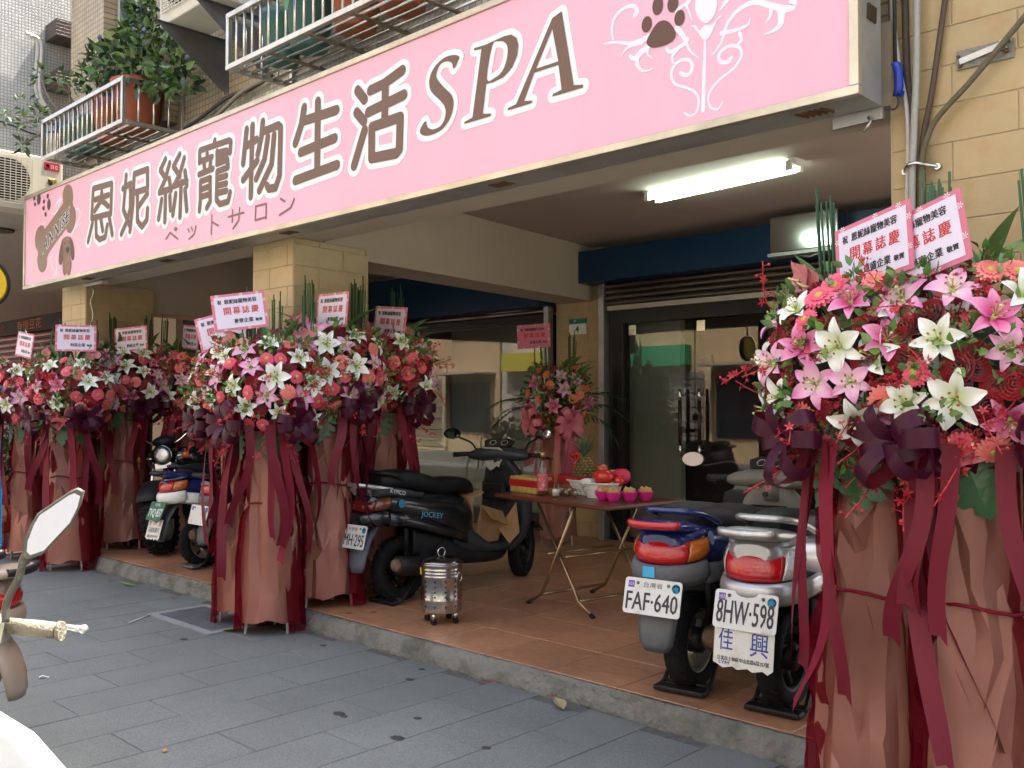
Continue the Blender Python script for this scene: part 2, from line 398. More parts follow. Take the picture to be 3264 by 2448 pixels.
# window of the upper storey above the left basket: dark opening with frame and mosaic pilasters
b = MB(); b.box(-9.36, -8.62, YF-.06, YF+.058, 3.80, UP); b.box(-7.78, -7.42, YF-.05, YF+.058, 3.80, UP); b.build('pilaster', mosaic, bld)
wn = MB(); wn.box(-8.5, -7.8, YF+.045, YF+.058, 4.0, 5.6); wn.build('window', M('window_glass_dark', (.03,.035,.045), .08, spec=.8), bld)
b = MB()
for x in (-8.5, -8.15, -7.83): b.box(x, x+.04, YF+.02, YF+.044, 4.0, 5.6)
b.box(-8.46,-7.83,YF+.02,YF+.043,4.0,4.05); b.build('window_frame', M('alu_frame',(.35,.36,.36),.4,.7), bld)

def skew_col(nm, x0, x1, dx, dy, z1):
    """column: front x0..x1 at YF, right side running back by (dx,dy)"""
    p = MB(); p.prism([(x0,YF),(x1,YF),(x1+dx,YF+dy),(x0+dx,YF+dy)], FL, z1); o = p.build(nm, grout, bld)
    return o
TW, TH, TJ = .45, .145, .004
def tile_face(parent, o, right, width, z0, z1, normal):
    """running-bond wall tiles on a vertical face; every tile its own piece"""
    right = V(right).normalized(); nrm = V(normal).normalized(); r = 0; z = z0; po = V(parent.location)+V(parent.parent.location)
    cache = {}
    while z < z1 - .02:
        h = min(TH, z1 - z); s = -TW/2 if r % 2 else 0.0
        while s < width - .01:
            a, c = max(0, s), min(width, s + TW)
            if c - a > .015:
                wd = c - a; key = (round(wd, 3), round(h, 3))
                if key not in cache:
                    q = MB(); e = .0025; ww, hh = wd - TJ, h - TJ
                    q.loft([[(x, y, k) for x, y in ((-ww/2+i, -hh/2+i), (ww/2-i, -hh/2+i), (ww/2-i, hh/2-i), (-ww/2+i, hh/2-i))] for i, k in ((0, 0), (0, .003), (e, .0045))], sm=False)
                    cache[key] = q.mesh('wall_tile', beige_tile)
                p = V(o) + right * ((a + c) / 2) + V((0, 0, z + h/2)) - V((0,0,0)) + nrm * rnd.uniform(0, .0007)
                Mx = frame_m(p - po, right, (0,0,1)); link('wall_tile', cache[key], parent, Mx)
            s += TW
        z += TH; r += 1
CS = -.115   # the arcade's cross walls run slightly askew
def column(x0, x1, dy, z1=2.62):
    c = skew_col('column', x0, x1, CS*dy/1.0, dy, z1)
    tile_face(c, (x0, YF, 0), (1,0,0), x1-x0, FL, z1, (0,-1,0))
    d = V((CS*dy, dy, 0)); tile_face(c, (x1, YF, 0), d, d.length, FL, z1, (1,0,0))
    return c
c1 = column(-9.65, -9.09, .70); c2 = column(-6.12, -5.60, .70)
# right-hand wall (seen between the sign and the frame edge)
rw = MB(); rw.box(-1.47, .6, YF, YF+.5, -.1, UP); rwo = rw.build('side_wall', grout, bld)
tile_face(rwo, (-1.47, YF, 0), (1,0,0), 1.25, FL, 4.2, (0,-1,0))
b = MB(); b.box(-1.476, -1.471, YF+.002, YF+.5, FL, 3.2); b.build('wall_return', plaster, bld)
# ceiling, cross beams
b = MB(); b.box(-9.9, 1.0, YF+.262, 8.3, 3.10, 3.15); b.build('arcade_ceiling', ceil_m, bld)
def cross_beam(xa, xb, ya, yb, wd, z0):
    p = MB(); p.prism([(xa-wd, ya), (xa, ya), (xb, yb), (xb-wd, yb)], z0, 3.099); return p.build('cross_beam', plaster, bld)
cross_beam(-5.66, -6.20, YF+.30, 7.64, .42, 2.545); cross_beam(-9.16, -9.75, YF+.3, 7.64, .42, 2.40)
# back wall pieces
YB = 7.65
b = MB(); b.box(-6.70, -6.08, YB, YB+.3, FL, 3.099); bp = b.build('wall_pier', grout, bld)
tile_face(bp, (-6.70, YB, 0), (1,0,0), .62, FL, 2.75, (0,-1,0))
b = MB(); b.box(-11.2, -9.6, YB, YB+.3, FL, 3.099); b.build('back_wall', plaster, bld)
# blue fascia boards over the shutters
b = MB(); b.box(-6.345, -1.3, YB-.28, YB-.004, 2.70, 3.02); b.build('fascia_board', blue_panel, bld, bevel=.004)
b = MB(); b.box(-9.6, -6.72, YB-.28, YB-.004, 2.52, 3.02); b.build('fascia_board', blue_panel, bld, bevel=.004)

# ------------------------------------------------------------ shutters, shop front, interior
slat_m = M('shutter_slat', (.20,.16,.125), .3, .75, var=.2, vs=4, stretch=(1,6,6))
def roller(name, label, x0, x1, zt, zb, n, barm):
    t = thing(name, label, 'shutter', ((x0+x1)/2, YB-.06, zb))
    h = (zt - zb - .05) / n
    for k in range(n):
        z = zb + .05 + h*k; b = MB()
        prof = [(YB-.05, z+.003), (YB-.068, z+h*.2), (YB-.074, z+h*.5), (YB-.068, z+h*.8), (YB-.05, z+h-.003), (YB-.04, z+h-.003), (YB-.04, z+.003)]
        b.loft([[(x, y, q) for y, q in prof] for x in (x1, x0)]); b.build('slat', slat_m, t)
    b = MB(); b.box(x0+.03, x1-.02, YB-.085, YB-.036, zb, zb+.048); b.build('bottom_bar', barm, t, bevel=.003)
    b = MB(); b.box(x0-.07, x0-.003, YB-.10, YB-.004, FL, zt); b.build('guide_rail', steel_dull, t, bevel=.004)
    b = MB(); b.box(x1+.003, x1+.06, YB-.10, YB-.004, FL, zt); b.build('guide_rail', steel_dull, t, bevel=.004)
    return t
roller('roller_shutter', 'rolled-up brown metal shutter over the glass entrance doors', -5.98, -1.56, 2.70, 2.42, 4, M('cream_bar', (.42,.37,.29), .5))
roller('roller_shutter', 'rolled-up brown metal shutter over the wide shop window', -9.52, -6.80, 2.70, 2.40, 4, dark_frame)
# shop window
glass = M_glass('shop_glass', (.80,.84,.82), 1.2)
film = M('frosted_film', (.40,.39,.31), .45)
sw = thing('shop_window', 'wide shop window with frosted lower film in dark frame', 'window', (-8.1, YB+.05, FL))
b = MB(); b.box(-9.5, -6.82, YB+.05, YB+.056, .30, 2.36); b.build('pane', glass, sw)
b = MB(); b.box(-9.5, -6.82, YB+.06, YB+.064, .30, 1.07); b.build('frosted_sheet', film, sw)
b = MB(); b.box(-9.58, -6.76, YB-.02, YB+.10, 2.3605, 2.44); b.box(-9.58, -6.76, YB-.02, YB+.10, FL, .2995); b.box(-9.58,-9.505,YB-.02,YB+.10,.30,2.36); b.box(-6.815,-6.76,YB-.02,YB+.10,.30,2.36); b.build('window_frame', dark_frame, sw)
b = MB(); b.put(fit('北', .11, .12), FRONT(-7.62, YB+.048, .90)); b.build('lettering', M('pale_letter', (.35,.35,.31), .6), sw)
# entrance: two glass doors and a fixed pane
ent = thing('glass_entrance', 'frameless glass double doors in a dark aluminium frame', 'door', (-4.9, YB+.05, FL))
b = MB(); b.box(-5.97, -5.80, YB-.02, YB+.10, FL, 2.43); b.box(-4.19, -4.06, YB-.02, YB+.1, FL, 2.28); b.box(-1.62, -1.5, YB-.02, YB+.1, FL, 2.43)
b.box(-5.797, -1.623, YB-.02, YB+.1, 2.285, 2.43); b.box(-5.797,-1.623, YB-.03, YB+.12, FL-.005, FL+.035); b.build('door_frame', dark_frame, ent, bevel=.004)
for i, (x0, x1) in enumerate(((-5.785, -4.995), (-4.985, -4.20))):
    d = MB(); d.box(x0, x1, YB+.04, YB+.05, FL+.05, 2.27); dd = d.build('door_leaf', glass, ent)
    xh = -5.115 if i == 0 else -4.90
    for za, zb, zm in ((.98, 1.10, 1.04), (1.50, 1.62, 1.56)):
        h = MB(); h.tube([(xh, YB-.03, za), (xh, YB-.03, zb)], .016, 10); h.tube([(xh, YB-.03, zm), (xh, YB+.04, zm)], .008, 6)
        h.build('handle_end', steel, dd, world=False).location = -V(ent.location)
    h = MB(); h.tube([(xh, YB-.03, 1.10), (xh, YB-.03, 1.50)], .019, 10); h.build('handle_grip', M('dark_wood', (.03,.012,.008), .35), dd, world=False).location = -V(ent.location)
    for za, zb in ((2.17, 2.268), (FL+.052, FL+.13)):
        c = MB(); c.box(x0+.02, x0+.11, YB+.034, YB+.056, za, zb); c.build('patch_fitting', steel, dd, world=False).location = -V(ent.location)
b = MB(); b.box(-4.055, -1.625, YB+.05, YB+.056, FL+.036, 2.284); b.build('fixed_pane', glass, ent)
# interior
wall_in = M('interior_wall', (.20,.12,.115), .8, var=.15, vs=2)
r = thing('shop_interior', 'dim room behind the shop glass with plum walls', 'room', (-5.5, 9.5, FL))
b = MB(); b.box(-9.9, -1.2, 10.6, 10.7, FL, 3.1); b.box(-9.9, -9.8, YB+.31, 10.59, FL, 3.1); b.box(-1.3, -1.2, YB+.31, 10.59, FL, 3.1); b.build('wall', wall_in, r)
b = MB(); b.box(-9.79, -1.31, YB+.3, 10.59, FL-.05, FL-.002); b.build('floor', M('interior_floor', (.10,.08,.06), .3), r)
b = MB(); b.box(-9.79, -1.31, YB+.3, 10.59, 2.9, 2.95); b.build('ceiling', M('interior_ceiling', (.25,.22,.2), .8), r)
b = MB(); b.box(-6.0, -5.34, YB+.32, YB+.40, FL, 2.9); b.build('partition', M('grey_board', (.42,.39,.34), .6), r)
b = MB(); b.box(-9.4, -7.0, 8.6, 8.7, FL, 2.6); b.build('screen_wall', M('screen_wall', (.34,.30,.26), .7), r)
# snake plant and poster behind the glass
t = thing('snake_plant', 'tall snake plant in a pot behind the entrance glass', 'plant', (-4.1, 8.35, FL))
b = MB(); b.lathe([(.13,0),(.16,.02),(.2,.32),(.21,.36),(.18,.36),(.17,.3)], 18); b.build('pot', M('dark_pot', (.05,.04,.035), .4), t, world=False)
rr = random.Random(3)
for k in range(15):
    a = rr.uniform(0, 6.28); d = rr.uniform(.02, .14); h = rr.uniform(.7, 1.35); w_ = rr.uniform(.03, .05); le = rr.uniform(.02,.25)
    b = MB(); ca, sa = math.cos(a), math.sin(a); px, py = -sa, ca
    pts = []
    for i in range(7):
        s = i/6; cx_ = (d + le*s*s)*ca; cy_ = (d + le*s*s)*sa; ww = w_*(1 - .15*s) * (1 if s < .7 else (1-s)/.3 + .02)
        pts.append(((cx_-px*ww, cy_-py*ww, .3+h*s), (cx_+ca*.012, cy_+sa*.012, .3+h*s), (cx_+px*ww, cy_+py*ww, .3+h*s)))
    b.loft([list(p) for p in pts], closed=False); b.build('leaf', M('snake_leaf', (.03,.07,.03), .4, c2=(.09,.13,.05), vs=30, stretch=(1,1,8)), t, world=False, solid=.004)
b = MB(); b.box(0,.34,0,.006,0,.52); p = b.build('poster', M('red_paper', (.35,.03,.04), .6)); p.location = (-4.02, 8.25, 1.0); tag(p, 'red and white congratulation banner behind the entrance glass', 'poster')
b = MB(); b.box(.05,.29,-.004,-.001,.05,.47); b.build('white_field', M('poster_white', (.5,.42,.42), .6), p, world=False)
b = MB()
for i, ch in enumerate('開幕誌慶'): b.put(fit(ch, .07, .08), FRONT(.17, -.006, .41 - i*.1))
b.build('lettering', M('print_red', (.42,.03,.04), .6), p, world=False)
# house number plate
t = thing('house_number_plate', 'green and white house number 4 plate on the tiled pier', 'sign', (-6.39, YB-.02, 2.2))
b = MB(); b.box(-6.505, -6.275, YB-.022, YB-.009, 2.21, 2.32); b.build('white_plate', M('enamel_white', (.75,.77,.75), .3), t, bevel=.002)
b = MB(); b.box(-6.505, -6.275, YB-.023, YB-.009, 2.3205, 2.375); b.build('green_band', M('enamel_green', (.01,.20,.12), .3), t, bevel=.002)
b = MB(); f4 = fit('4', .05, .075, .02); b.put(f4, FRONT(-6.39, YB-.025, 2.265) @ Matrix.Shear('XY', 4, (.25, 0)) if False else FRONT(-6.39, YB-.025, 2.265)); b.build('number', M('number_green', (.01,.13,.09), .4), t)
b = MB(); b.put(fit('平', .035, .03), FRONT(-6.42, YB-.0255, 2.347)); b.build('mark', M('enamel_white'), t)
# fluorescent lamp on the ceiling
lp = thing('fluorescent_lamp', 'lit twin-tube fluorescent batten on the arcade ceiling', 'lamp', (-3.625, 5.90, 3.05)); lp.rotation_euler = (0, 0, math.atan2(-.14, 1.29))
lm = M('lamp_enamel', (.72,.72,.66), .4)
b = MB(); b.prism([(-.07,.048),(.07,.048),(.022,.004),(-.022,.004)], -.665, .665, frame_m((0,0,0), (0,1,0), (0,0,1))); b.build('housing', lm, lp, world=False)
tube_m = M('lamp_tube', (.80,1.0,.86), .4, emit=5)
for y in (-.062, .062):
    b = MB(); b.tube([(-.60, y, -.012), (.60, y, -.012)], .0135, 12); b.build('tube', tube_m, lp, world=False)
    for x in (-.625, .625):
        b = MB(); b.box(x-.02, x+.02, y-.016, y+.016, -.03, .03); b.build('holder', lm, lp, world=False, bevel=.004)
# stainless shutter motor box
t = thing('motor_box', 'stainless shutter motor box under the arcade ceiling', 'box', (-3.64, 7.24, 2.73))
b = MB(); b.box(-3.93, -3.34, 7.20, 7.365, 2.735, 3.03); b.build('cover', M('mirror_steel', (.55,.56,.53), .14, 1, bump=.04, bs=3), t, bevel=.004)
b = MB(); b.box(-3.96, -3.30, 7.21, 7.36, 2.705, 2.733); b.build('base_lip', steel_dull, t)
b = MB(); b.tube([(-3.7, 7.24, 2.70), (-3.6, 7.24, 2.675), (-3.5, 7.24, 2.70)], .008, 6); b.build('pull_ring', steel_dull, t)

# ------------------------------------------------------------ neighbour on the left
nb = thing('neighbour_building', 'white mosaic neighbour building with dark open arcade', 'building', (-16, 6, 0))
wm = M_tilegrid('white_mosaic', (.44,.45,.43), (.27,.28,.27), .032, .032, .006, axis='YZ', rough=.35)
b = MB(); b.box(-30, -10.25, 3.05, 9, 3.82, 6.9); b.build('upper_wall', wm, nb)
b = MB(); b.box(-30, -10.2, 2.7, 9, 3.46, 3.82); b.build('floor_slab', M('stained_concrete', (.13,.12,.105), .9, var=.35, vs=3, bump=.3), nb)
b = MB(); b.box(-30, -10.21, 2.72, 8.3, 3.41, 3.458); b.build('soffit', M('soffit_paint', (.40,.37,.32), .8, var=.1), nb)
for x in (-11.3, -12.6, -13.9): b = MB(); b.lathe([(.14,3.385),(.14,3.41)], 20, (x, 3.6, 0)); b.build('soffit_lamp', M('lamp_dark', (.03,.025,.02), .5), nb)
dk = M('dark_shopwall', (.028,.022,.018), .7, var=.2, vs=3)
b = MB(); b.box(-26, -15.92, 7.58, 7.8, 3.08, 3.409); b.build('signboard', dk, nb)
b = MB(); b.put(fit('有機豆花', 1.45, .22), FRONT(-21.9, 7.572, 3.25)); b.build('lettering', M('orange_letter', (.55,.13,.02), .5), nb)
b = MB(); b.put(fit('禮金', .85, .22), FRONT(-23.8, 7.572, 3.23)); b.build('lettering', M('red_letter', (.22,.02,.02), .5), nb)
b = MB(); b.box(-17.4, -15.93, 7.55, 7.578, 3.1, 3.38); b.build('orange_panel', M('orange_panel', (.42,.13,.02), .6), nb)
b = MB(); b.box(-15.9, -15.0, 7.5, 7.9, -.1, 3.409); b.build('pier', M('cream_post', (.42,.37,.27), .6), nb)
b = MB(); b.box(-14.99, -11.21, 7.62, 7.9, -.1, 3.409); b.build('dark_front', dk, nb)
b = MB(); b.box(-20.2, -19.7, 3.2, 3.9, -.1, 3.409); b.build('column', plaster, nb)
sh = M('red_shutter', (.17,.035,.022), .42, .2, var=.25, vs=3)
st = thing('red_roller_shutter', 'closed red-brown roller shutter of the neighbour shop', 'shutter', (-20, 7.6, 0))
for k in range(22):
    z = FL + k*.135; h_ = .135; b = MB()
    prof = [(7.65, z+.002), (7.615, z+h_*.18), (7.60, z+h_*.5), (7.615, z+h_*.82), (7.65, z+h_-.002), (7.67, z+h_-.002), (7.67, z+.002)]
    b.loft([[(x, y, q) for y, q in prof] for x in (-15.92, -26)]); b.build('slat', sh, st)
# sills, hood and pipes on the side wall
brk = M_tilegrid('dark_brick_trim', (.045,.028,.026), (.11,.09,.08), .10, .035, .006, axis='YZ', offset=.5)
for z0, z1 in ((5.23, 5.40), (4.72, 4.88)):
    b = MB(); b.box(-10.247, -9.95, 3.67, 4.6, z0, z1); b.build('window_hood', brk, nb)
pm = M('grey_pvc', (.47,.46,.42), .45, var=.1)
pt = [(3.463,5.246),(3.531,5.247),(3.577,5.176),(3.573,4.995),(3.558,4.81),(3.583,4.636),(3.652,4.532),(3.70,4.35),(3.70,3.95)]
for k, dy in enumerate((0, .034)):
    b = MB(); b.tube(smooth_path([(-10.2+.02*k, y+dy, z-.02*k) for y, z in pt], 5), .019, 8)
    tag(b.build('drain_pipe', pm), ('grey air-conditioner pipe nearest the street on the white mosaic wall', 'grey air-conditioner pipe hugging the hood on the white mosaic wall')[k], 'pipe', 'pipes on the white wall')
b = MB(); b.tube(smooth_path([(-10.23, 2.9, 4.33), (-10.23, 3.3, 4.30), (-10.23, 3.6, 4.24), (-10.23, 4.2, 4.2)], 4), .008, 6)
tag(b.build('black_cable', M('black_rubber', (.02,.02,.02), .6)), 'thin black cable crossing the white mosaic wall', 'cable')
# air-conditioner body used twice
ivory = M('ivory_metal', (.56,.53,.43), .45, var=.08, vs=5)
def ac_unit(label, loc, rz, w=.82, d=.30, h=.56, badges=False):
    t = thing('air_conditioner', label, 'air conditioner', loc, rz)
    b = MB(); b.box(-w/2, w/2, -d, 0, 0, h); b.build('casing', ivory, t, world=False, bevel=.012)
    b = MB(); cx_ = -w*.14; b.lathe([(.235,0),(.235,.012),(.215,.012),(.215,0)], 32, (cx_, -d-.001, h/2), 'Y'); b.build('fan_ring', ivory, t, world=False)
    b = MB(); b.lathe([(.212,-.03),(.0001,-.03)], 28, (cx_, -d-.004, h/2), 'Y'); b.v = [V((p.x, -d-.002, p.z)) for p in b.v]; b.build('fan_recess', M('fan_dark', (.03,.03,.03), .6), t, world=False)
    b = MB()
    for k in range(19):
        z = h/2 - .23 + k*.0255; hw = .235
        b.bar((cx_-hw, -d-.016, z), (cx_+hw, -d-.016, z), .006, .006)
    for k in range(10): x = cx_ - .23 + k*.051; b.bar((x, -d-.012, h/2-.235), (x, -d-.012, h/2+.235), .006, .006)
    b.build('grille', ivory, t, world=False)
    if badges:
        x0 = w*.30
        b = MB(); b.box(x0-.02, x0+.13, -d-.004, -d-.0005, h-.13, h-.05); b.build('badge', M('badge_red', (.45,.02,.05), .4), t, world=False)
        b = MB(); b.put(fit('日立', .07, .04), FRONT(x0+.08, -d-.006, h-.09)); b.lathe([(.02,0),(.012,0)], 14, (x0+.012, -d-.006, h-.09), 'Y'); b.build('badge_lettering', M('enamel_white'), t, world=False)
        b = MB(); b.lathe([(.045,0),(.0005,0)], 20, (x0+.06, -d-.003, h-.24), 'Y'); b.build('sticker', M('badge_gold', (.5,.42,.12), .5), t, world=False)
        b = MB(); b.put(fit('DC', .05, .03, .01), FRONT(x0+.06, -d-.006, h-.235)); b.put(fit('INVERTER', .10, .016, .01), FRONT(x0+.06, -d-.006, h-.265)); b.build('sticker_lettering', M('ink_black', (.02,.02,.02), .5), t, world=False)
    return t
ac_unit('ivory air conditioner with red badge on the white mosaic wall', (-10.25, 3.34, 3.40), R(90), badges=True, h=.56)
# yellow round sign at the very edge of the picture
t = thing('round_yellow_sign', 'round yellow hanging sign at the left picture edge', 'sign', (-7.55, 2.28, 2.35))
b = MB(); b.lathe([(.16,-.03),(.175,-.02),(.175,.02),(.16,.03)], 32, ax='X'); b.build('disc', M('sign_yellow', (.75,.48,.02), .4), t, world=False)
b = MB(); b.lathe([(.172,-.034),(.19,-.034),(.19,.034),(.172,.034)], 32, ax='X', cap=False); b.build('rim', M('black_rubber'), t, world=False)
b = MB(); b.tube([(0,0,.18),(0,0,1.0)], .012, 6); b.build('hanger', steel_dull, t, world=False)

# ------------------------------------------------------------ the other side of the street (seen mirrored in the shop glass)
def opp(x0, x1, h, c, label, sign=None, sh_c=(.3,.28,.25)):
    y = -7.4
    t = thing('opposite_building', label, 'building', ((x0+x1)/2, y, 0), group='buildings across the street')
    b = MB(); b.box(x0, x1, y-6, y, -.1, h); b.build('wall', M('opp_wall_%d' % int(x0), c, .8, var=.12, vs=1.5), t)
    xm = x0 + (x1-x0)*.55
    for k in range(12): b = MB(); b.box(x0+.5, xm, y+.002, y+.03+.02*(k % 2), .05+.2*k, .24+.2*k); b.build('shutter_slat', M('opp_shutter_%d' % int(x0), sh_c, .5, .3, var=.3, vs=2, stretch=(1,1,14)), t)
    b = MB(); b.box(xm+.4, x1-.5, y+.002, y+.03, .6, 2.3); b.build('shop_glass', M('opp_window', (.05,.07,.09), .1), t)
    b = MB(); b.box(x0+.3, x0+.3+(x1-x0)*.42, y+.003, y+.35, 2.62, 3.2); b.build('shop_board', M('opp_board_%d' % int(x0), sign or (.5,.5,.5), .5), t)
    b = MB(); b.box(xm+.3, x1-.2, y+.003, y+1.0, 2.55, 2.62); b.build('canopy', M('opp_canopy', (.4,.36,.3), .7), t)
    b = MB(); b.box(xm+.1, xm+.3, y+.003, y+.12, .05, 2.9); b.build('pilaster', M('opp_pilaster', (.62,.50,.34), .7), t)
    z = 4.2
    gl = M('opp_window', (.05,.07,.09), .1); al = M('alu_frame')
    while z < h - 1.5:
        n = int((x1-x0)/2.2)
        for k in range(n):
            xc = x0 + (k+.5)*(x1-x0)/n
            w = MB(); w.box(xc-.7, xc+.7, y+.002, y+.03, z, z+1.3); wo = w.build('window', gl, t)
            f = MB()
            for q in (-.7, 0, .7): f.box(xc+q-.025, xc+q+.025, y+.031, y+.06, z, z+1.3)
            f.box(xc-.75, xc+.75, y+.031, y+.2, z-.08, z-.002); f.build('frame', al, wo)
        z += 3.0
    return t
opp(-36, -29, 10, (.50,.45,.38), 'cream block at the far left end of the other side', (.55,.52,.45))
opp(-28.9, -22.5, 9.5, (.55,.40,.24), 'yellow tiled block with a pink shop board across the street', (.62,.06,.10), (.40,.33,.22))
opp(-22.4, -17.6, 11, (.52,.47,.40), 'pale block with a yellow shop board across the street', (.55,.48,.05))
opp(-17.5, -12.0, 10, (.60,.44,.25), 'ochre block with a green shop board across the street', (.01,.30,.14))
opp(-11.9, -4.5, 12, (.46,.44,.42), 'grey block with an orange shop board across the street', (.55,.20,.03))
opp(-4.4, 4.5, 10, (.55,.50,.43), 'tall beige block with a blue shop board opposite the scooters', (.05,.12,.35))
opp(4.6, 16, 9, (.50,.42,.33), 'brown block at the right end of the other side', (.4,.4,.4))

# shapes of the shop sign in metres on its face (x along the facade, z up)
SG={'en':[[(-8.211,3.319),(-8.236,3.075)],[(-8.207,3.323),(-7.843,3.307)],[(-7.837,3.301),(-7.851,3.055)],[(-8.236,3.071),(-7.851,3.058)],[(-8.167,3.221),(-7.894,3.22)],[(-8.035,3.27),(-8.048,3.194),(-8.175,3.127)],[(-8.023,3.191),(-7.902,3.126)],[(-8.218,3.029),(-8.305,2.879)],[(-8.146,3.045),(-8.138,2.906),(-8.066,2.867),(-7.955,2.875),(-7.918,2.967)],[(-8.05,3.045),(-8.007,2.937)],[(-7.88,3.034),(-7.817,2.879)]],'ni':[[(-7.565,3.327),(-7.611,3.054),(-7.497,2.915)],[(-7.485,3.236),(-7.485,3.052),(-7.535,2.961),(-7.645,2.861)],[(-7.625,3.23),(-7.476,3.247)],[(-7.418,3.314),(-7.436,3.07),(-7.486,2.865)],[(-7.414,3.313),(-7.184,3.312),(-7.181,3.158),(-7.396,3.162)],[(-7.356,3.134),(-7.352,2.928),(-7.271,2.871),(-7.188,2.914),(-7.177,2.999)],[(-7.18,3.119),(-7.336,3.039)]],'si':[[(-6.884,3.337),(-6.967,3.268),(-6.874,3.186)],[(-6.815,3.294),(-6.886,3.181),(-6.98,3.097)],[(-6.98,3.095),(-6.803,3.094)],[(-6.82,3.176),(-6.786,3.084)],[(-6.876,3.098),(-6.885,2.861)],[(-6.941,3.035),(-6.988,2.894)],[(-6.807,3.041),(-6.795,2.936)],[(-6.656,3.331),(-6.754,3.258),(-6.65,3.168)],[(-6.585,3.289),(-6.65,3.183),(-6.744,3.11)],[(-6.744,3.107),(-6.543,3.114)],[(-6.571,3.188),(-6.543,3.079)],[(-6.629,3.119),(-6.644,2.862)],[(-6.714,3.044),(-6.756,2.893)],[(-6.57,3.053),(-6.54,2.896)]],'chong':[[(-6.137,3.334),(-6.145,3.299)],[(-6.351,3.298),(-6.354,3.216)],[(-6.348,3.302),(-5.94,3.295),(-5.916,3.281),(-5.925,3.209)],[(-6.243,3.258),(-6.247,3.23)],[(-6.327,3.221),(-6.173,3.223)],[(-6.288,3.204),(-6.278,3.137)],[(-6.192,3.205),(-6.208,3.136)],[(-6.36,3.129),(-6.16,3.137)],[(-6.338,3.071),(-6.338,2.943),(-6.351,2.865)],[(-6.335,3.074),(-6.199,3.077),(-6.196,2.907),(-6.245,2.871)],[(-6.32,3.015),(-6.215,3.018)],[(-6.322,2.961),(-6.214,2.962)],[(-6.102,3.248),(-6.102,3.208),(-5.966,3.206)],[(-6.091,3.237),(-5.969,3.23)],[(-6.102,3.196),(-6.101,3.16),(-5.959,3.165),(-5.951,3.11),(-6.1,3.105),(-6.107,2.908),(-6.058,2.869),(-5.948,2.871),(-5.919,2.93)],[(-6.095,3.054),(-5.971,3.055)],[(-6.095,3.004),(-5.97,3.0)],[(-6.094,2.952),(-5.969,2.949)]],'wu':[[(-5.709,3.325),(-5.751,3.101)],[(-5.711,3.212),(-5.58,3.231)],[(-5.635,3.335),(-5.652,2.859)],[(-5.75,2.99),(-5.572,3.088)],[(-5.507,3.335),(-5.522,3.234),(-5.567,3.129)],[(-5.5,3.267),(-5.319,3.272),(-5.292,3.251),(-5.301,2.942),(-5.348,2.871),(-5.428,2.876),(-5.447,2.899)],[(-5.444,3.219),(-5.483,3.08),(-5.583,2.969)],[(-5.369,3.217),(-5.397,3.031),(-5.545,2.883)]],'sheng':[[(-5.026,3.322),(-5.054,3.224),(-5.121,3.117)],[(-5.051,3.24),(-4.684,3.233)],[(-4.877,3.328),(-4.882,2.891)],[(-5.062,3.048),(-4.701,3.066)],[(-5.119,2.88),(-4.676,2.9)]],'huo':[[(-4.476,3.303),(-4.409,3.234)],[(-4.484,3.175),(-4.413,3.108)],[(-4.407,3.054),(-4.507,2.865)],[(-4.354,3.275),(-4.235,3.282),(-4.067,3.32)],[(-4.373,3.152),(-4.053,3.18)],[(-4.216,3.276),(-4.221,3.075)],[(-4.339,3.055),(-4.34,2.886)],[(-4.339,3.059),(-4.083,3.062)],[(-4.083,3.06),(-4.091,2.883),(-4.118,2.866),(-4.34,2.879)]],'kana':[[(-6.866,2.724),(-6.802,2.765),(-6.679,2.701)],[(-6.733,2.783),(-6.712,2.792),(-6.693,2.78),(-6.712,2.77),(-6.733,2.783)],[(-6.522,2.759),(-6.502,2.731)],[(-6.473,2.763),(-6.453,2.736)],[(-6.401,2.762),(-6.43,2.707),(-6.505,2.679)],[(-6.173,2.807),(-6.181,2.675)],[(-6.176,2.761),(-6.083,2.723)],[(-5.946,2.763),(-5.741,2.765)],[(-5.889,2.802),(-5.892,2.722)],[(-5.796,2.806),(-5.805,2.724),(-5.88,2.675)],[(-5.591,2.784),(-5.595,2.692)],[(-5.591,2.785),(-5.46,2.784),(-5.464,2.687)],[(-5.595,2.693),(-5.464,2.696)],[(-5.29,2.79),(-5.24,2.765)],[(-5.134,2.766),(-5.173,2.715),(-5.301,2.687)]]}
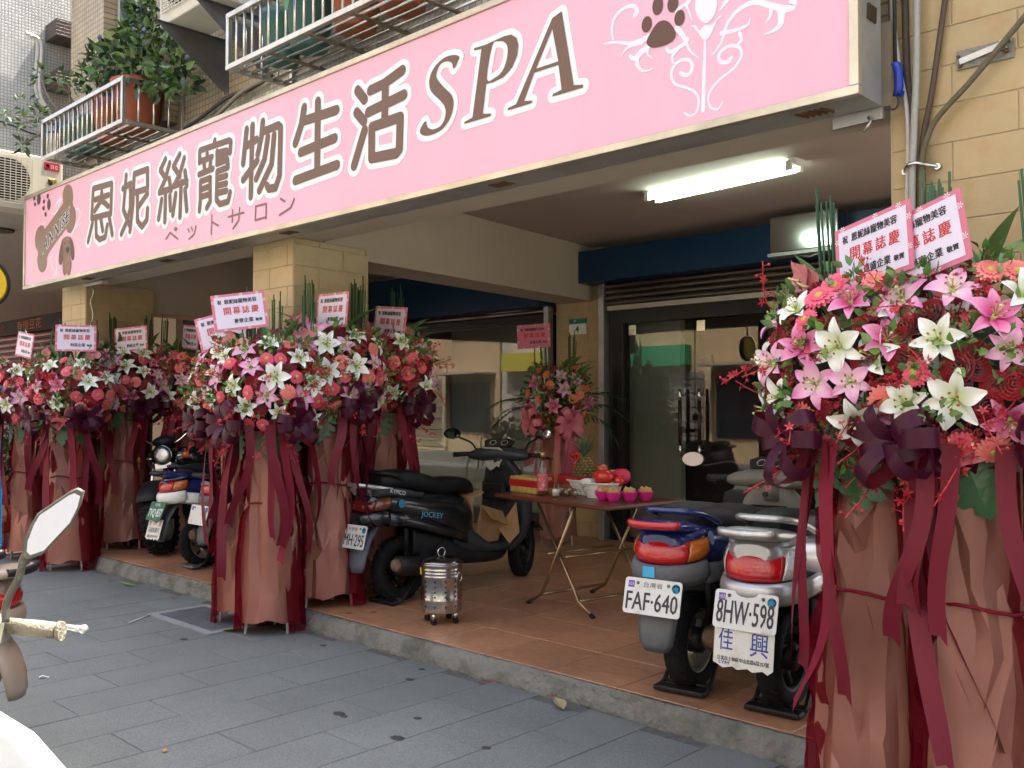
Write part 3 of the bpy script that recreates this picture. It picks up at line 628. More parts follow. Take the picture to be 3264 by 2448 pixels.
SP={'S':[(-3.599,3.275),(-3.61,3.254),(-3.645,3.224),(-3.656,3.255),(-3.691,3.275),(-3.746,3.273),(-3.78,3.233),(-3.772,3.199),(-3.722,3.145),(-3.66,3.088),(-3.644,3.037),(-3.667,2.974),(-3.722,2.927),(-3.793,2.91),(-3.866,2.913),(-3.911,2.936),(-3.907,2.965),(-3.866,2.995),(-3.851,2.959),(-3.809,2.937),(-3.745,2.943),(-3.71,2.983),(-3.71,3.031),(-3.746,3.076),(-3.818,3.14),(-3.838,3.188),(-3.826,3.239),(-3.778,3.281),(-3.707,3.302),(-3.637,3.295)],'P':[(-3.491,3.28),(-3.487,3.292),(-3.414,3.287),(-3.273,3.295),(-3.225,3.29),(-3.188,3.263),(-3.176,3.227),(-3.185,3.175),(-3.218,3.125),(-3.28,3.09),(-3.35,3.082),(-3.401,3.085),(-3.425,2.938),(-3.365,2.927),(-3.37,2.915),(-3.561,2.915),(-3.561,2.925),(-3.501,2.936),(-3.435,3.273)],'Ph':[(-3.357,3.271),(-3.311,3.279),(-3.273,3.266),(-3.249,3.232),(-3.256,3.174),(-3.287,3.122),(-3.343,3.101),(-3.396,3.109)],'A':[(-2.954,3.294),(-2.895,3.31),(-2.822,2.942),(-2.764,2.931),(-2.768,2.918),(-2.954,2.919),(-2.951,2.93),(-2.896,2.939),(-2.915,3.061),(-3.072,3.061),(-3.138,2.939),(-3.083,2.929),(-3.087,2.918),(-3.249,2.917),(-3.246,2.928),(-3.191,2.936)],'Ah':[(-2.954,3.244),(-2.917,3.078),(-3.059,3.078)],'bone':[(-8.87,3.313),(-8.879,3.388),(-8.83,3.441),(-8.753,3.448),(-8.678,3.403),(-8.649,3.312),(-8.658,3.261),(-8.601,3.2),(-8.586,3.132),(-8.619,3.044),(-8.694,3.004),(-8.767,3.021),(-8.818,3.044),(-9.214,2.875),(-9.247,2.782),(-9.3,2.725),(-9.373,2.718),(-9.448,2.761),(-9.481,2.848),(-9.465,2.917),(-9.531,2.981),(-9.545,3.067),(-9.498,3.139),(-9.406,3.165),(-9.324,3.148),(-9.287,3.125),(-8.91,3.278)],'dog':[(-8.867,2.97),(-8.783,2.983),(-8.699,2.962),(-8.658,2.911),(-8.646,2.824),(-8.694,2.79),(-8.666,2.721),(-8.697,2.645),(-8.739,2.625),(-8.77,2.659),(-8.806,2.632),(-8.848,2.66),(-8.867,2.742),(-8.852,2.807),(-8.898,2.853),(-8.9,2.933)],'ear1':[(-8.85,2.97),(-8.907,2.921),(-8.949,2.838),(-8.946,2.757),(-8.895,2.742),(-8.862,2.808),(-8.858,2.902)],'ear2':[(-8.699,2.962),(-8.638,2.915),(-8.606,2.82),(-8.621,2.755),(-8.66,2.766),(-8.679,2.828),(-8.691,2.908)],'nose':[(-8.79,2.874),(-8.743,2.885),(-8.713,2.865),(-8.729,2.833),(-8.769,2.835)],'paw':[(-2.41,3.028),(-2.399,3.056),(-2.359,3.098),(-2.323,3.104),(-2.29,3.084),(-2.261,3.038),(-2.265,3.011),(-2.294,2.997),(-2.346,2.995),(-2.386,3.004)],'tulip':[(-2.191,3.043),(-2.16,3.036),(-2.142,3.01),(-2.117,3.024),(-2.08,3.019),(-2.05,3.042),(-2.032,3.04),(-2.062,3.025),(-2.081,2.988),(-2.105,2.963),(-2.129,2.972),(-2.148,3.001),(-2.172,3.032)],'petal':[(-2.159,3.144),(-2.163,3.107),(-2.147,3.065),(-2.111,3.031),(-2.074,3.049),(-2.059,3.087),(-2.059,3.113),(-2.068,3.158),(-2.098,3.215),(-2.134,3.19)]}
ST={'scroll':[([(-2.117,2.966),(-2.128,2.676)],0.01,0.022),([(-2.035,2.687),(-2.059,2.664),(-2.092,2.679),(-2.103,2.719),(-2.088,2.752),(-2.046,2.784),(-1.981,2.815),(-1.949,2.853),(-1.957,2.889),(-1.998,2.908),(-2.039,2.898),(-2.053,2.875),(-2.04,2.852),(-2.01,2.846),(-1.995,2.858)],0.008,0.018),([(-2.218,2.683),(-2.193,2.665),(-2.162,2.673),(-2.148,2.713),(-2.162,2.753),(-2.205,2.785),(-2.262,2.814),(-2.283,2.852),(-2.275,2.888),(-2.243,2.908),(-2.198,2.902),(-2.18,2.875),(-2.189,2.845),(-2.217,2.843),(-2.235,2.856)],0.008,0.018),([(-2.081,2.895),(-2.039,2.934),(-2.015,2.996),(-1.968,3.039),(-1.893,3.054),(-1.816,3.018),(-1.762,2.989),(-1.727,2.989),(-1.724,3.013)],0.008,0.034),([(-1.773,2.982),(-1.778,2.934),(-1.806,2.917),(-1.847,2.914)],0.034,0.004),([(-1.816,3.005),(-1.822,2.977),(-1.841,2.959)],0.02,0.003),([(-2.039,2.971),(-1.98,2.965),(-1.922,2.97),(-1.91,2.992)],0.02,0.006),([(-1.957,2.948),(-1.948,2.92),(-1.969,2.902)],0.016,0.012),([(-2.148,2.897),(-2.189,2.937),(-2.207,2.974),(-2.223,3.011),(-2.255,3.052)],0.004,0.026),([(-2.307,2.979),(-2.287,2.958),(-2.223,2.973),(-2.203,2.989)],0.014,0.022),([(-2.645,3.089),(-2.58,3.079),(-2.495,3.051),(-2.427,3.05),(-2.379,3.059)],0.006,0.03),([(-2.594,3.095),(-2.6,3.149),(-2.58,3.195),(-2.53,3.218),(-2.481,3.213),(-2.459,3.185),(-2.474,3.169)],0.012,0.022),([(-2.552,3.006),(-2.509,3.038),(-2.44,3.039)],0.004,0.022),([(-2.38,2.909),(-2.427,2.911),(-2.46,2.946),(-2.454,2.984),(-2.406,3.011)],0.006,0.03),([(-2.499,2.996),(-2.478,2.979),(-2.44,3.003)],0.016,0.02),([(-2.38,2.956),(-2.403,2.976),(-2.406,3.0)],0.004,0.014),([(-2.275,2.91),(-2.278,2.938),(-2.255,2.954)],0.012,0.014),([(-2.203,3.141),(-2.178,3.171),(-2.187,3.201)],0.02,0.03),([(-2.044,3.067),(-2.02,3.091),(-1.997,3.116)],0.008,0.03),([(-2.254,3.123),(-2.21,3.137),(-2.179,3.063)],0.02,0.004)],'scroll2':[([(-9.008,2.851),(-9.012,2.642)],0.012,0.02),([(-9.072,2.654),(-9.031,2.678),(-9.121,2.755),(-9.148,2.826),(-9.089,2.861)],0.012,0.014),([(-8.953,2.643),(-8.989,2.673),(-8.911,2.733)],0.012,0.008),([(-8.591,3.198),(-8.526,3.195),(-8.483,3.144),(-8.523,3.084),(-8.609,3.043),(-8.667,2.985)],0.012,0.02),([(-8.458,3.069),(-8.538,3.047),(-8.635,3.014)],0.006,0.022),([(-9.369,3.178),(-9.303,3.176),(-9.331,3.145)],0.01,0.014),([(-9.084,3.27),(-9.008,3.327),(-8.912,3.339)],0.012,0.03),([(-8.948,3.399),(-8.929,3.342),(-8.979,3.282)],0.006,0.03),([(-9.172,3.255),(-9.082,3.228),(-8.996,3.257)],0.008,0.02)]}
SE={'toe':[(-2.409,3.111,0.027,0.035),(-2.351,3.176,0.028,0.041),(-2.273,3.161,0.028,0.037),(-2.24,3.091,0.026,0.034)],'spaw':[(-9.576,3.448,0.023,0.02),(-9.555,3.388,0.026,0.02),(-9.462,3.423,0.045,0.054),(-9.238,3.417,0.025,0.023),(-9.331,3.382,0.025,0.019),(-9.337,3.32,0.03,0.022),(-9.287,3.255,0.025,0.023),(-9.21,3.336,0.039,0.052)],'eye':[(-8.811,2.923,0.013,0.011),(-8.718,2.922,0.014,0.01)]}

# ------------------------------------------------------------ the pink shop sign
SY = 3.35
sg = thing('shop_sign', 'long pink light-box shop sign with brown lettering over the arcade', 'sign', (-5.65, SY+.1, 2.6))
pink = M('sign_pink', (.79,.425,.525), .38, var=.02, vs=1, dirt=(2.2,.035,(1,1,.25)))
brown = M('sign_brown', (.145,.078,.050), .45); white = M('sign_white', (.80,.82,.82), .42)
gold = M('frame_metal', (.50,.46,.36), .33, .65, var=.2, vs=5)
b = MB(); b.box(-9.80, -1.50, SY, SY+.01, 2.62, 3.465); b.build('face_panel', pink, sg)
b = MB(); x0, x1, z0, z1 = -9.83, -1.465, 2.59, 3.50
b.box(x0, x1, SY-.012, SY+.02, z0, z0+.034); b.box(x0, x1, SY-.012, SY+.02, z1-.034, z1); b.box(x0, x0+.032, SY-.012, SY+.02, z0+.0345, z1-.0345); b.box(x1-.036, x1, SY-.012, SY+.02, z0+.0345, z1-.0345)
b.build('frame', gold, sg, bevel=.003)
b = MB(); b.box(x0+.004, x1-.004, SY+.021, SY+.20, z0+.002, z1-.002); b.build('casing', M('casing_metal', (.34,.33,.30), .5, .5, var=.22, vs=4), sg)
slot = M('vent_slot', (.05,.03,.015), .7)
for k in range(5):
    for zc in (2.92, 3.05) if k < 5 else ():
        b = MB(); yv = SY+.075+.016*k; b.bar((x1+.0005, yv, zc-.03), (x1+.0005, yv+.006, zc+.03), .007, .008); b.build('vent_slot', slot, sg)
for xc in (-8.6, -7.1, -5.4, -3.45, -1.75):
    for k in range(5):
        b = MB(); b.bar((xc+k*.026, SY+.06, z0-.0005), (xc+k*.026+.02, SY+.13, z0-.0005), .009, .01); b.build('vent_slot', M('vent_rust', (.12,.055,.015), .8), sg)
def put_capsules(b, polys, wd, depth):
    d = depth
    for pl in polys:
        for i in range(len(pl)-1):
            if pl[i] == pl[i+1]: continue
            vs, fs = stroke([pl[i], pl[i+1]], wd, 7)
            b.add([(p.x, SY-d, p.y) for p in vs], fs); d += .00003
    return d
WD = dict(en=.052, ni=.052, si=.05, chong=.046, wu=.055, sheng=.062, huo=.062)
HW = .034
for nm, pl in SG.items():
    if nm == 'kana':
        for grp in ([0,1],[2,3,4],[5,6],[7,8,9],[10,11,12],[13,14]):
            b = MB(); put_capsules(b, [pl[i] for i in grp], .0145, .003); b.build('letter', M('sign_mauve', (.21,.105,.10), .45), sg)
        continue
    b = MB(); put_capsules(b, pl, WD[nm]+2*HW, .0015); b.build('letter_outline', white, sg)
    b = MB(); put_capsules(b, pl, WD[nm], .0045); b.build('letter', brown, sg)
def filled(polys, depth):
    """fill outlines with holes through a 2D curve"""
    cu = bpy.data.curves.new('outline', 'CURVE'); cu.dimensions = '2D'; cu.fill_mode = 'FRONT'
    for pl in polys:
        s = cu.splines.new('POLY'); s.points.add(len(pl)-1); s.use_cyclic_u = True
        for i, p in enumerate(pl): s.points[i].co = (p[0], p[1], 0, 1)
    o = bpy.data.objects.new('outline', cu); col.objects.link(o); dg = bpy.context.evaluated_depsgraph_get(); dg.update()
    me = bpy.data.meshes.new_from_object(o.evaluated_get(dg)); b = MB()
    b.add([(v.co.x, SY-depth, v.co.y) for v in me.vertices], [list(p.vertices) for p in me.polygons])
    bpy.data.objects.remove(o); bpy.data.curves.remove(cu); bpy.data.meshes.remove(me)
    return b
def sm2(pl): # smooth closed outline
    n = len(pl); out = []
    for i in range(n):
        a, b_, c, d = [V((*pl[(i+k) % n], 0)) for k in (-1,0,1,2)]
        for t in (0, .33, .66): out.append(.5*((2*b_)+(c-a)*t+(2*a-5*b_+4*c-d)*t*t+(3*b_-a-3*c+d)*t**3))
    return [(p.x, p.y) for p in out]
for nm in 'SPA':
    ol = [sm2(SP[nm]) if nm == 'S' else SP[nm]]
    if nm+'h' in SP: ol.append(sm2(SP[nm+'h']) if nm == 'P' else SP[nm+'h'])
    b = filled(ol, .0014)
    put_capsules(b, [p + [p[0]] for p in ol], .062, .0016); b.build('letter_outline', white, sg)
    filled(ol, .0052).build('letter', brown, sg)
def scroll(rows, nm, m, d0):
    b = MB(); d = d0
    for pts, w0, w1 in rows:
        P = smooth_path([(p[0], p[1], 0) for p in pts], 5); n = len(P)
        ws = [w0 + (w1-w0)*(i/(n-1)) for i in range(n)]
        vs, fs = stroke([(p.x, p.y) for p in P], ws, 6); b.add([(p.x, SY-d, p.y) for p in vs], fs); d += .00006
    return b.build(nm, m, sg)
lav = M('sign_lavender', (.74,.72,.80), .42)
scroll(ST['scroll'], 'scroll_ornament', lav, .0011); scroll(ST['scroll2'], 'scroll_ornament', lav, .0011)
for nm in ('tulip', 'petal'): filled([sm2(SP[nm])], .0024).build('scroll_flower', lav, sg)
def ell(e, n=20): return [(e[0]+e[2]*math.cos(6.2832*k/n), e[1]+e[3]*math.sin(6.2832*k/n)) for k in range(n)]
filled([sm2(SP['paw'])], .0034).build('paw_pad', M('paw_brown', (.105,.05,.032), .5), sg)
for e in SE['toe']: filled([ell(e)], .0036).build('paw_toe', M('paw_brown'), sg)
for e in SE['spaw']: filled([ell(e)], .0036).build('paw_toe', M('paw_plum', (.075,.045,.05), .5), sg)
filled([sm2(SP['bone'])], .0026).build('bone_emblem', M('bone_brown', (.20,.125,.075), .4, var=.12, vs=2), sg)
Mt = Matrix(((.606, .022, 0, -9.342), (0, 0, 1, SY-.0040), (.224, .128, 0, 2.889), (0,0,0,1)))
for off, m, dp in ((.05, white, .0034), (.012, M('annise_dark', (.045,.03,.03), .5), .0046)):
    g_ = glyphs('ANNISE', 1.0, off, 3, 'LEFT'); a0, a1, c0, c1_ = bbox(glyphs('ANNISE', 1.0, 0, 3, 'LEFT')); b = MB()
    b.put(g_, Matrix(((.606/(a1-a0), .022/(c1_-c0), 0, 0), (0, 0, 0, 0), (.224/(a1-a0), .128/(c1_-c0), 0, 0), (0,0,0,1))) @ Matrix.Translation((-a0, -c0, 0)))
    b.v = [V((p.x-9.342, SY-dp, p.z+2.889)) for p in b.v]; b.build('emblem_lettering', m, sg)
for nm, m, dp in (('dog', M('dog_tan', (.21,.12,.075), .5, var=.2, vs=9), .0036), ('ear1', M('dog_ear', (.10,.055,.035), .5), .0044), ('ear2', M('dog_ear'), .0044), ('nose', M('ink_black'), .005)):
    filled([sm2(SP[nm])], dp).build({'dog':'dog_emblem','ear1':'dog_ear','ear2':'dog_ear','nose':'dog_nose'}[nm], m, sg)
for e in SE['eye']: filled([ell(e, 10)], .005).build('dog_eye', M('ink_black'), sg)
b = MB(); b.bar((-1.668, 3.57, 2.566), (-1.47, 3.57, 2.57), .02, .045); b.tube([(-1.52, 3.55, 2.56), (-1.50, 3.52, 2.53), (-1.53, 3.53, 2.50)], .006, 6); b.build('mounting_bracket', steel_dull, sg)
b = MB(); b.box(-8.95, -8.55, 3.57, 3.63, 2.56, 2.588); b.tube(smooth_path([(-8.84,3.60,2.56),(-8.80,3.6,2.50),(-8.86,3.6,2.42),(-8.83,3.61,2.30),(-8.86,3.6,2.18)],4), .005, 6); b.build('loose_bracket', steel_dull, sg)

# ------------------------------------------------------------ cables on the right wall
def cable(pts, y, r, m, label, nm='cable'):
    b = MB(); b.tube(smooth_path([(x, y, z) for x, z in pts] , 6), r, 10)
    return tag(b.build(nm, m), label, 'cable', 'cables on the right wall')
up = lambda pts: [(pts[0][0] + (pts[0][0]-pts[1][0])*8, pts[0][1]+(pts[0][1]-pts[1][1])*8)] + pts
dn = lambda pts: pts + [(pts[-1][0], 1.2)]
cable(dn(up([(-1.452,3.051),(-1.45,3.014),(-1.443,2.892),(-1.425,2.741),(-1.399,2.577),(-1.395,2.413),(-1.400,2.197)])), 3.615, .0085, M('grey_pvc'), 'thin grey cable nearest the sign on the beige wall')
cable(dn(up([(-1.348,3.006),(-1.351,2.973),(-1.356,2.688),(-1.367,2.463),(-1.375,2.179)])), 3.595, .013, M('grey_hose', (.33,.32,.28), .6, var=.1, vs=80), 'thick grey braided hose in the middle of the cable bundle', 'hose')
cable(dn(up([(-1.41,3.035),(-1.407,2.999),(-1.402,2.707),(-1.386,2.588),(-1.385,2.413),(-1.385,2.184)])), 3.628, .013, M('dark_brown_cable', (.055,.04,.03), .6), 'dark brown cable behind the grey hose')
cable(dn(up([(-1.255,2.984),(-1.259,2.951),(-1.309,2.625),(-1.345,2.435),(-1.344,2.179)])), 3.622, .0105, M('rust_pipe', (.085,.055,.038), .65, var=.2), 'straight rusty brown pipe leaning right above the clamp')
cable(dn([(-.80,3.02),(-.951,2.849),(-.978,2.815),(-1.068,2.723),(-1.171,2.619),(-1.278,2.521),(-1.318,2.452),(-1.338,2.371),(-1.343,2.174)]), 3.598, .0105, M('olive_cable', (.10,.085,.045), .6, var=.3, vs=40), 'olive cable curving away to the upper right')
b = MB(); b.tube(smooth_path([(-1.415,3.63,2.345),(-1.40,3.60,2.35),(-1.375,3.572,2.357),(-1.345,3.572,2.355),(-1.325,3.60,2.352),(-1.295,3.632,2.346)],4), .007, 6)
for x in (-1.415, -1.295): b.lathe([(.012,3.628),(.012,3.638)], 10, (x, 0, 2.346), 'Y')
tag(b.build('pipe_clamp', steel), 'shiny metal clamp holding the cable bundle', 'clamp')
b = MB(); b.loft([[( -1.43+dx+.018*math.cos(a), 3.585+.018*math.sin(a), z) for a in [k*.785 for k in range(8)]] for dx, z in ((.002,2.755),(.012,2.72),(.014,2.66),(.008,2.63))]); b.bar((-1.42,3.585,2.635),(-1.395,3.58,2.63),.004,.02)
t_ = tag(b.build('tape_wrap', M('blue_tape', (.01,.035,.30), .35)), 'blue tape wrapped round the sign power lead', 'tape')
b = MB(); b.tube(smooth_path([(-1.424,3.58,2.64),(-1.412,3.57,2.60),(-1.42,3.55,2.57),(-1.45,3.53,2.575)],4), .004, 6); b.tube([(-1.432,3.585,3.45),(-1.43,3.585,2.75)], .007, 6)
b.build('lead', M('black_rubber'), t_)
t = thing('wall_bracket', 'broken grey mounting bracket set in mortar on the beige wall', 'bracket', (-1.13, 3.64, 2.7))
b = MB(); b.box(-1.225, -1.03, 3.635, 3.642, 2.69, 2.76); b.build('mortar_patch', M('mortar', (.24,.23,.20), .9, var=.2, vs=30, bump=.5), t)
b = MB(); b.bar((-1.21, 3.628, 2.715), (-1.06, 3.628, 2.742), .012, .022); b.box(-1.07,-1.045,3.61,3.634,2.72,2.755); b.build('bar', steel_dull, t)
b = MB()
for x, z in ((-1.215,2.735),(-1.21,2.70),(-1.045,2.75),(-1.05,2.715)): b.lathe([(.006,3.62),(.006,3.636)], 8, (x,0,z), 'Y')
b.build('bolt', M('rust_bolt', (.12,.06,.03), .8), t)

# ------------------------------------------------------------ balcony racks, pots, plants and the upper air conditioner
rack_m = M('rack_steel', (.55,.52,.45), .28, .85, var=.2, vs=8)
rod_m = M('rack_rod', (.60,.58,.52), .22, .9, var=.15, vs=8)
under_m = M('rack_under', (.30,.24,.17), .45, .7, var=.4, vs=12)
def rack(label, x0, x1, y0, y1, z0, z1, cross):
    t = thing('planter_rack', label, 'rack', ((x0+x1)/2, y1, z0), group='steel planter racks on the facade')
    q = .034
    for nm, a, c in (('rail', (x0,y0,z1), (x1,y0,z1)), ('rail', (x0,y0,z0), (x1,y0,z0)), ('rail', (x1,y0,z1), (x1,y1,z1)), ('rail', (x1,y0,z0), (x1,y1,z0)), ('rail', (x0,y0,z1), (x0,y1,z1)), ('rail', (x0,y0,z0), (x0,y1,z0))):
        b = MB(); a = V(a); c = V(c); d = (c-a).normalized()*q/2
        if a.x != c.x: b.bar(a-d, c+d, q, q)
        else: b.bar(a+d, c, q-.002, q-.002)
        b.build(nm, rack_m, t, bevel=.003)
    for x in (x0, x1):
        b = MB(); b.bar((x, y0, z0+q/2), (x, y0, z1-q/2), q-.002, q-.002, up=(0,1,0)); b.build('post', rack_m, t, bevel=.003)
        b = MB(); b.bar((x, y1-.01, z0+q/2), (x, y1-.01, z1-q/2), q-.004, q-.004, up=(0,1,0)); b.build('post', rack_m, t, bevel=.003)
    n = int(round((x1-x0)/.098))
    for k in range(1, n):
        x = x0 + (x1-x0)*k/n; b = MB(); b.tube([(x, y0, z0+q/2), (x, y0, z1-q/2)], .0095, 8); b.build('bar', rod_m, t)
    for k in (1, 2, 3):
        y = y0 + (y1-y0)*k/4
        for x in (x0, x1): b = MB(); b.tube([(x, y, z0+q/2), (x, y, z1-q/2)], .0095, 8); b.build('bar', rod_m, t)
    for k in range(1, 6):
        y = y0 + (y1-y0)*k/6; b = MB(); b.tube([(x0+q/2, y, z0+.004), (x1-q/2, y, z0+.004)], .0095, 8); b.build('floor_bar', rod_m, t)
    for k in range(1, cross+1):
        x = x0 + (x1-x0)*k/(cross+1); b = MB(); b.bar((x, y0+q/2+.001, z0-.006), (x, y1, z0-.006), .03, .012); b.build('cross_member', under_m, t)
    return t
rack('stainless planter rack with terracotta pots at the left end of the sign', -8.95, -7.30, 3.20, YF+.05, 3.685, 4.02, 3)
rack('long stainless planter rack above the middle of the sign', -5.69, -3.05, 3.20, YF+.05, 3.70, 4.045, 5)
terr = M('terracotta', (.36,.10,.045), .6, var=.14, vs=10); greenp = M('green_plastic', (.06,.17,.145), .45, var=.1)
def pot(x, y, z, r, h, m, label):
    b = MB(); b.lathe([(r*.66,0),(r*.70,.01),(r*.93,h*.86),(r,h*.87),(r*1.02,h),(r*.92,h),(r*.88,h*.86),(r*.3,h*.80)], 24)
    t = thing('flower_pot', label, 'pot', (x, y, z), group='pots on the planter racks'); b.build('pot_body', m, t, world=False)
    s = MB(); s.lathe([(r*.87,h*.84),(r*.5,h*.88),(.001,h*.9)], 14); s.build('soil', M('soil', (.04,.028,.02), .95, bump=.6), t, world=False)
    return t
pot(-7.56, 3.44, 3.70, .215, .40, terr, 'big terracotta pot at the right end of the left rack')
pot(-8.02, 3.42, 3.70, .165, .34, terr, 'smaller terracotta pot in the middle of the left rack')
pot(-8.40, 3.42, 3.70, .15, .28, greenp, 'green plastic pot beside the small terracotta pot on the left rack')
pot(-8.74, 3.42, 3.70, .14, .27, greenp, 'green plastic pot at the street corner of the left rack')
pot(-5.42, 3.44, 3.72, .15, .33, greenp, 'grey-green pot at the left end of the long rack')
pot(-5.08, 3.42, 3.72, .17, .38, greenp, 'tall green pot second from the left on the long rack')
pot(-4.62, 3.44, 3.72, .18, .36, terr, 'terracotta pot under the hanging leaves on the long rack')
pot(-4.18, 3.44, 3.72, .19, .36, terr, 'terracotta pot third from the right wall on the long rack')
leaf_g = M('leaf_green', (.075,.17,.035), .42, pv=.35, back=(.09,.16,.05), var=.2, vs=8)
leaf_d = M('leaf_dark', (.022,.06,.024), .4, pv=.3, back=(.05,.09,.04), var=.2, vs=8)
leaf_y = M('leaf_light', (.12,.21,.035), .45, pv=.3, back=(.16,.24,.07))
bark = M('bark', (.16,.12,.085), .9, var=.3, vs=30, bump=.5)
def leaf_shape(L, W, fold=.25, droop=.2, n=5):
    b = MB(); rows = []
    for i in range(n+1):
        s = i/n; w_ = W/2*math.sin(math.pi*min(1, s**.8*.98+.02)); z = -droop*L*s*s
        rows.append([(-w_, s*L, z+fold*w_), (0, s*L, z), (w_, s*L, z+fold*w_)])
    b.loft(rows, closed=False, sm=True); return b
def leaf_mass(mb, rr, centre, rad, count, L, W, mi_choices, squash=1.0, shell=.5):
    ls = leaf_shape(1, 1, n=3)
    for _ in range(count):
        d = V((rr.gauss(0,1), rr.gauss(0,1), rr.gauss(0,1))).normalized(); q = rad*(shell + (1-shell)*rr.random()**.5)
        p = V(centre) + V((d.x*q, d.y*q, d.z*q*squash)); o = (d + V((rr.gauss(0,.5), rr.gauss(0,.5), rr.gauss(.2,.5)))).normalized()
        l_ = L*rr.uniform(.6,1.2); Mx = Matrix.Translation(p) @ o.to_track_quat('Y', 'Z').to_matrix().to_4x4() @ Matrix.Rotation(rr.uniform(0,6.28), 4, 'Y') @ Matrix.Diagonal((W*l_/L, l_, l_, 1))
        mb.put(ls, Mx, rr.choice(mi_choices))
def bush(label, base, stems, L, W, seed, per=70):
    """stems: list of (tip, radius of leaf clump)"""
    rr = random.Random(seed); t = thing('potted_bush', label, 'plant', base, group='plants on the planter racks')
    k = MB()
    for tip, rad in stems:
        a = V(base); c = V(tip); m1 = a.lerp(c, .5) + V((rr.gauss(0,.05), rr.gauss(0,.04), .04)); k.tube(smooth_path([a, m1, c], 4), [.014-.009*i/8 for i in range(9)], 6)
    k.build('stem', bark, t)
    f = MB()
    for tip, rad in stems: leaf_mass(f, rr, tip, rad, per, L, W, (0,0,1,1,2), shell=.25)
    o = f.build('foliage', [leaf_g, leaf_d, leaf_y], t); o['kind'] = 'stuff'
    return t
bush('dense glossy green bush in the big terracotta pot', (-7.56, 3.44, 4.02), [((-7.45,3.40,4.70),.09),((-7.55,3.40,4.55),.13),((-7.75,3.38,4.36),.17),((-7.45,3.38,4.32),.18),((-7.2,3.40,4.28),.17),((-6.95,3.42,4.12),.16),((-6.78,3.42,3.98),.14),((-7.62,3.30,4.22),.17),((-7.9,3.40,4.42),.14),((-7.3,3.33,4.12),.14),((-7.0,3.38,3.96),.12),((-7.38,3.40,4.48),.13)], .095, .050, 11, 68)
bush('upright bush in the smaller terracotta pot', (-8.02, 3.42, 3.99), [((-8.2,3.40,4.40),.13),((-8.0,3.40,4.28),.13),((-8.35,3.36,4.36),.11),((-8.12,3.30,4.20),.12),((-8.3,3.40,4.52),.08)], .09, .036, 12, 45)
bush('sparse desert-rose plant leaning out over the street', (-8.74, 3.42, 3.93), [((-8.95,3.30,4.45),.09),((-9.2,3.26,4.52),.08),((-9.45,3.22,4.30),.09),((-9.85,3.16,4.28),.07),((-9.35,3.18,4.10),.07),((-8.75,3.34,4.35),.10),((-9.05,3.2,4.12),.06),((-9.25,3.12,3.86),.05)], .085, .034, 13, 20)
bush('leafy plant in the tall green pot on the long rack', (-5.08, 3.42, 4.07), [((-5.3,3.38,4.22),.12),((-5.0,3.38,4.28),.14),((-4.9,3.34,4.2),.10)], .10, .045, 14, 40)
t = thing('broad_leaf_plant', 'broad-leaved plant hanging leaves over the long rack', 'plant', (-4.62, 3.44, 4.05), group='plants on the planter racks')
for k, (x, z, a, L_) in enumerate(((-4.92, 4.02, 175, .20), (-4.60, 4.05, 185, .15), (-4.75, 4.20, 150, .22), (-4.45, 4.15, 200, .22), (-4.3, 4.2, 160, .2))):
    b = leaf_shape(L_, .09, .2, .1, 6); b.xf(Matrix.Translation((x, 3.17, z)) @ Matrix.Rotation(R(a), 4, 'Y') @ Matrix.Rotation(R(90), 4, 'X') @ Matrix.Rotation(R(15), 4, 'X')); b.build('leaf', leaf_g, t)
b = MB(); b.tube([(-4.62,3.44,4.05),(-4.68,3.35,4.18),(-4.72,3.2,4.12)], .01, 6); b.build('stem', bark, t)
# upper air conditioner on wall brackets
ac_unit('ivory air conditioner on wall brackets above the sign', (-6.33, 3.55, 4.27), 0, w=.82, d=.33, h=.62)
for x, lb in ((-6.62, 'left steel bracket under the upper air conditioner'), (-6.05, 'right steel bracket under the upper air conditioner')):
    t = thing('wall_bracket', lb, 'bracket', (x, YF+.05, 3.9), group='brackets under the air conditioner')
    b = MB(); b.prism([(3.14,4.265),(3.70,4.265),(3.70,3.88),(3.66,3.88)], x-.004, x+.004, Matrix(((0,0,1,0),(1,0,0,0),(0,1,0,0),(0,0,0,1)))); b.build('gusset', M('bracket_grey', (.13,.13,.125), .55, .5, var=.3), t)
    b = MB(); b.box(x-.03, x+.03, 3.12, 3.70, 4.2655, 4.269); b.box(x-.03, x+.03, 3.7005, 3.7045, 3.86, 4.264); b.build('flange', M('bracket_grey'), t)
for k, (pts, r_, lb) in enumerate((([(-7.2,3.66,3.70),(-6.9,3.66,3.74),(-6.53,3.66,3.80),(-6.2,3.66,3.79),(-5.9,3.66,3.82)], .014, 'dark cable sagging along the wall above the sign'), ([(-7.25,3.63,3.66),(-6.9,3.63,3.62),(-6.55,3.63,3.70),(-6.25,3.63,3.78),(-5.95,3.64,3.80)], .016, 'thick grey conduit sagging between the two planter racks'))):
    b = MB(); b.tube(smooth_path(pts, 6), r_, 8); tag(b.build('conduit', M('conduit_%d' % k, ((.05,.045,.04),(.23,.21,.17))[k], .7)), lb, 'cable')

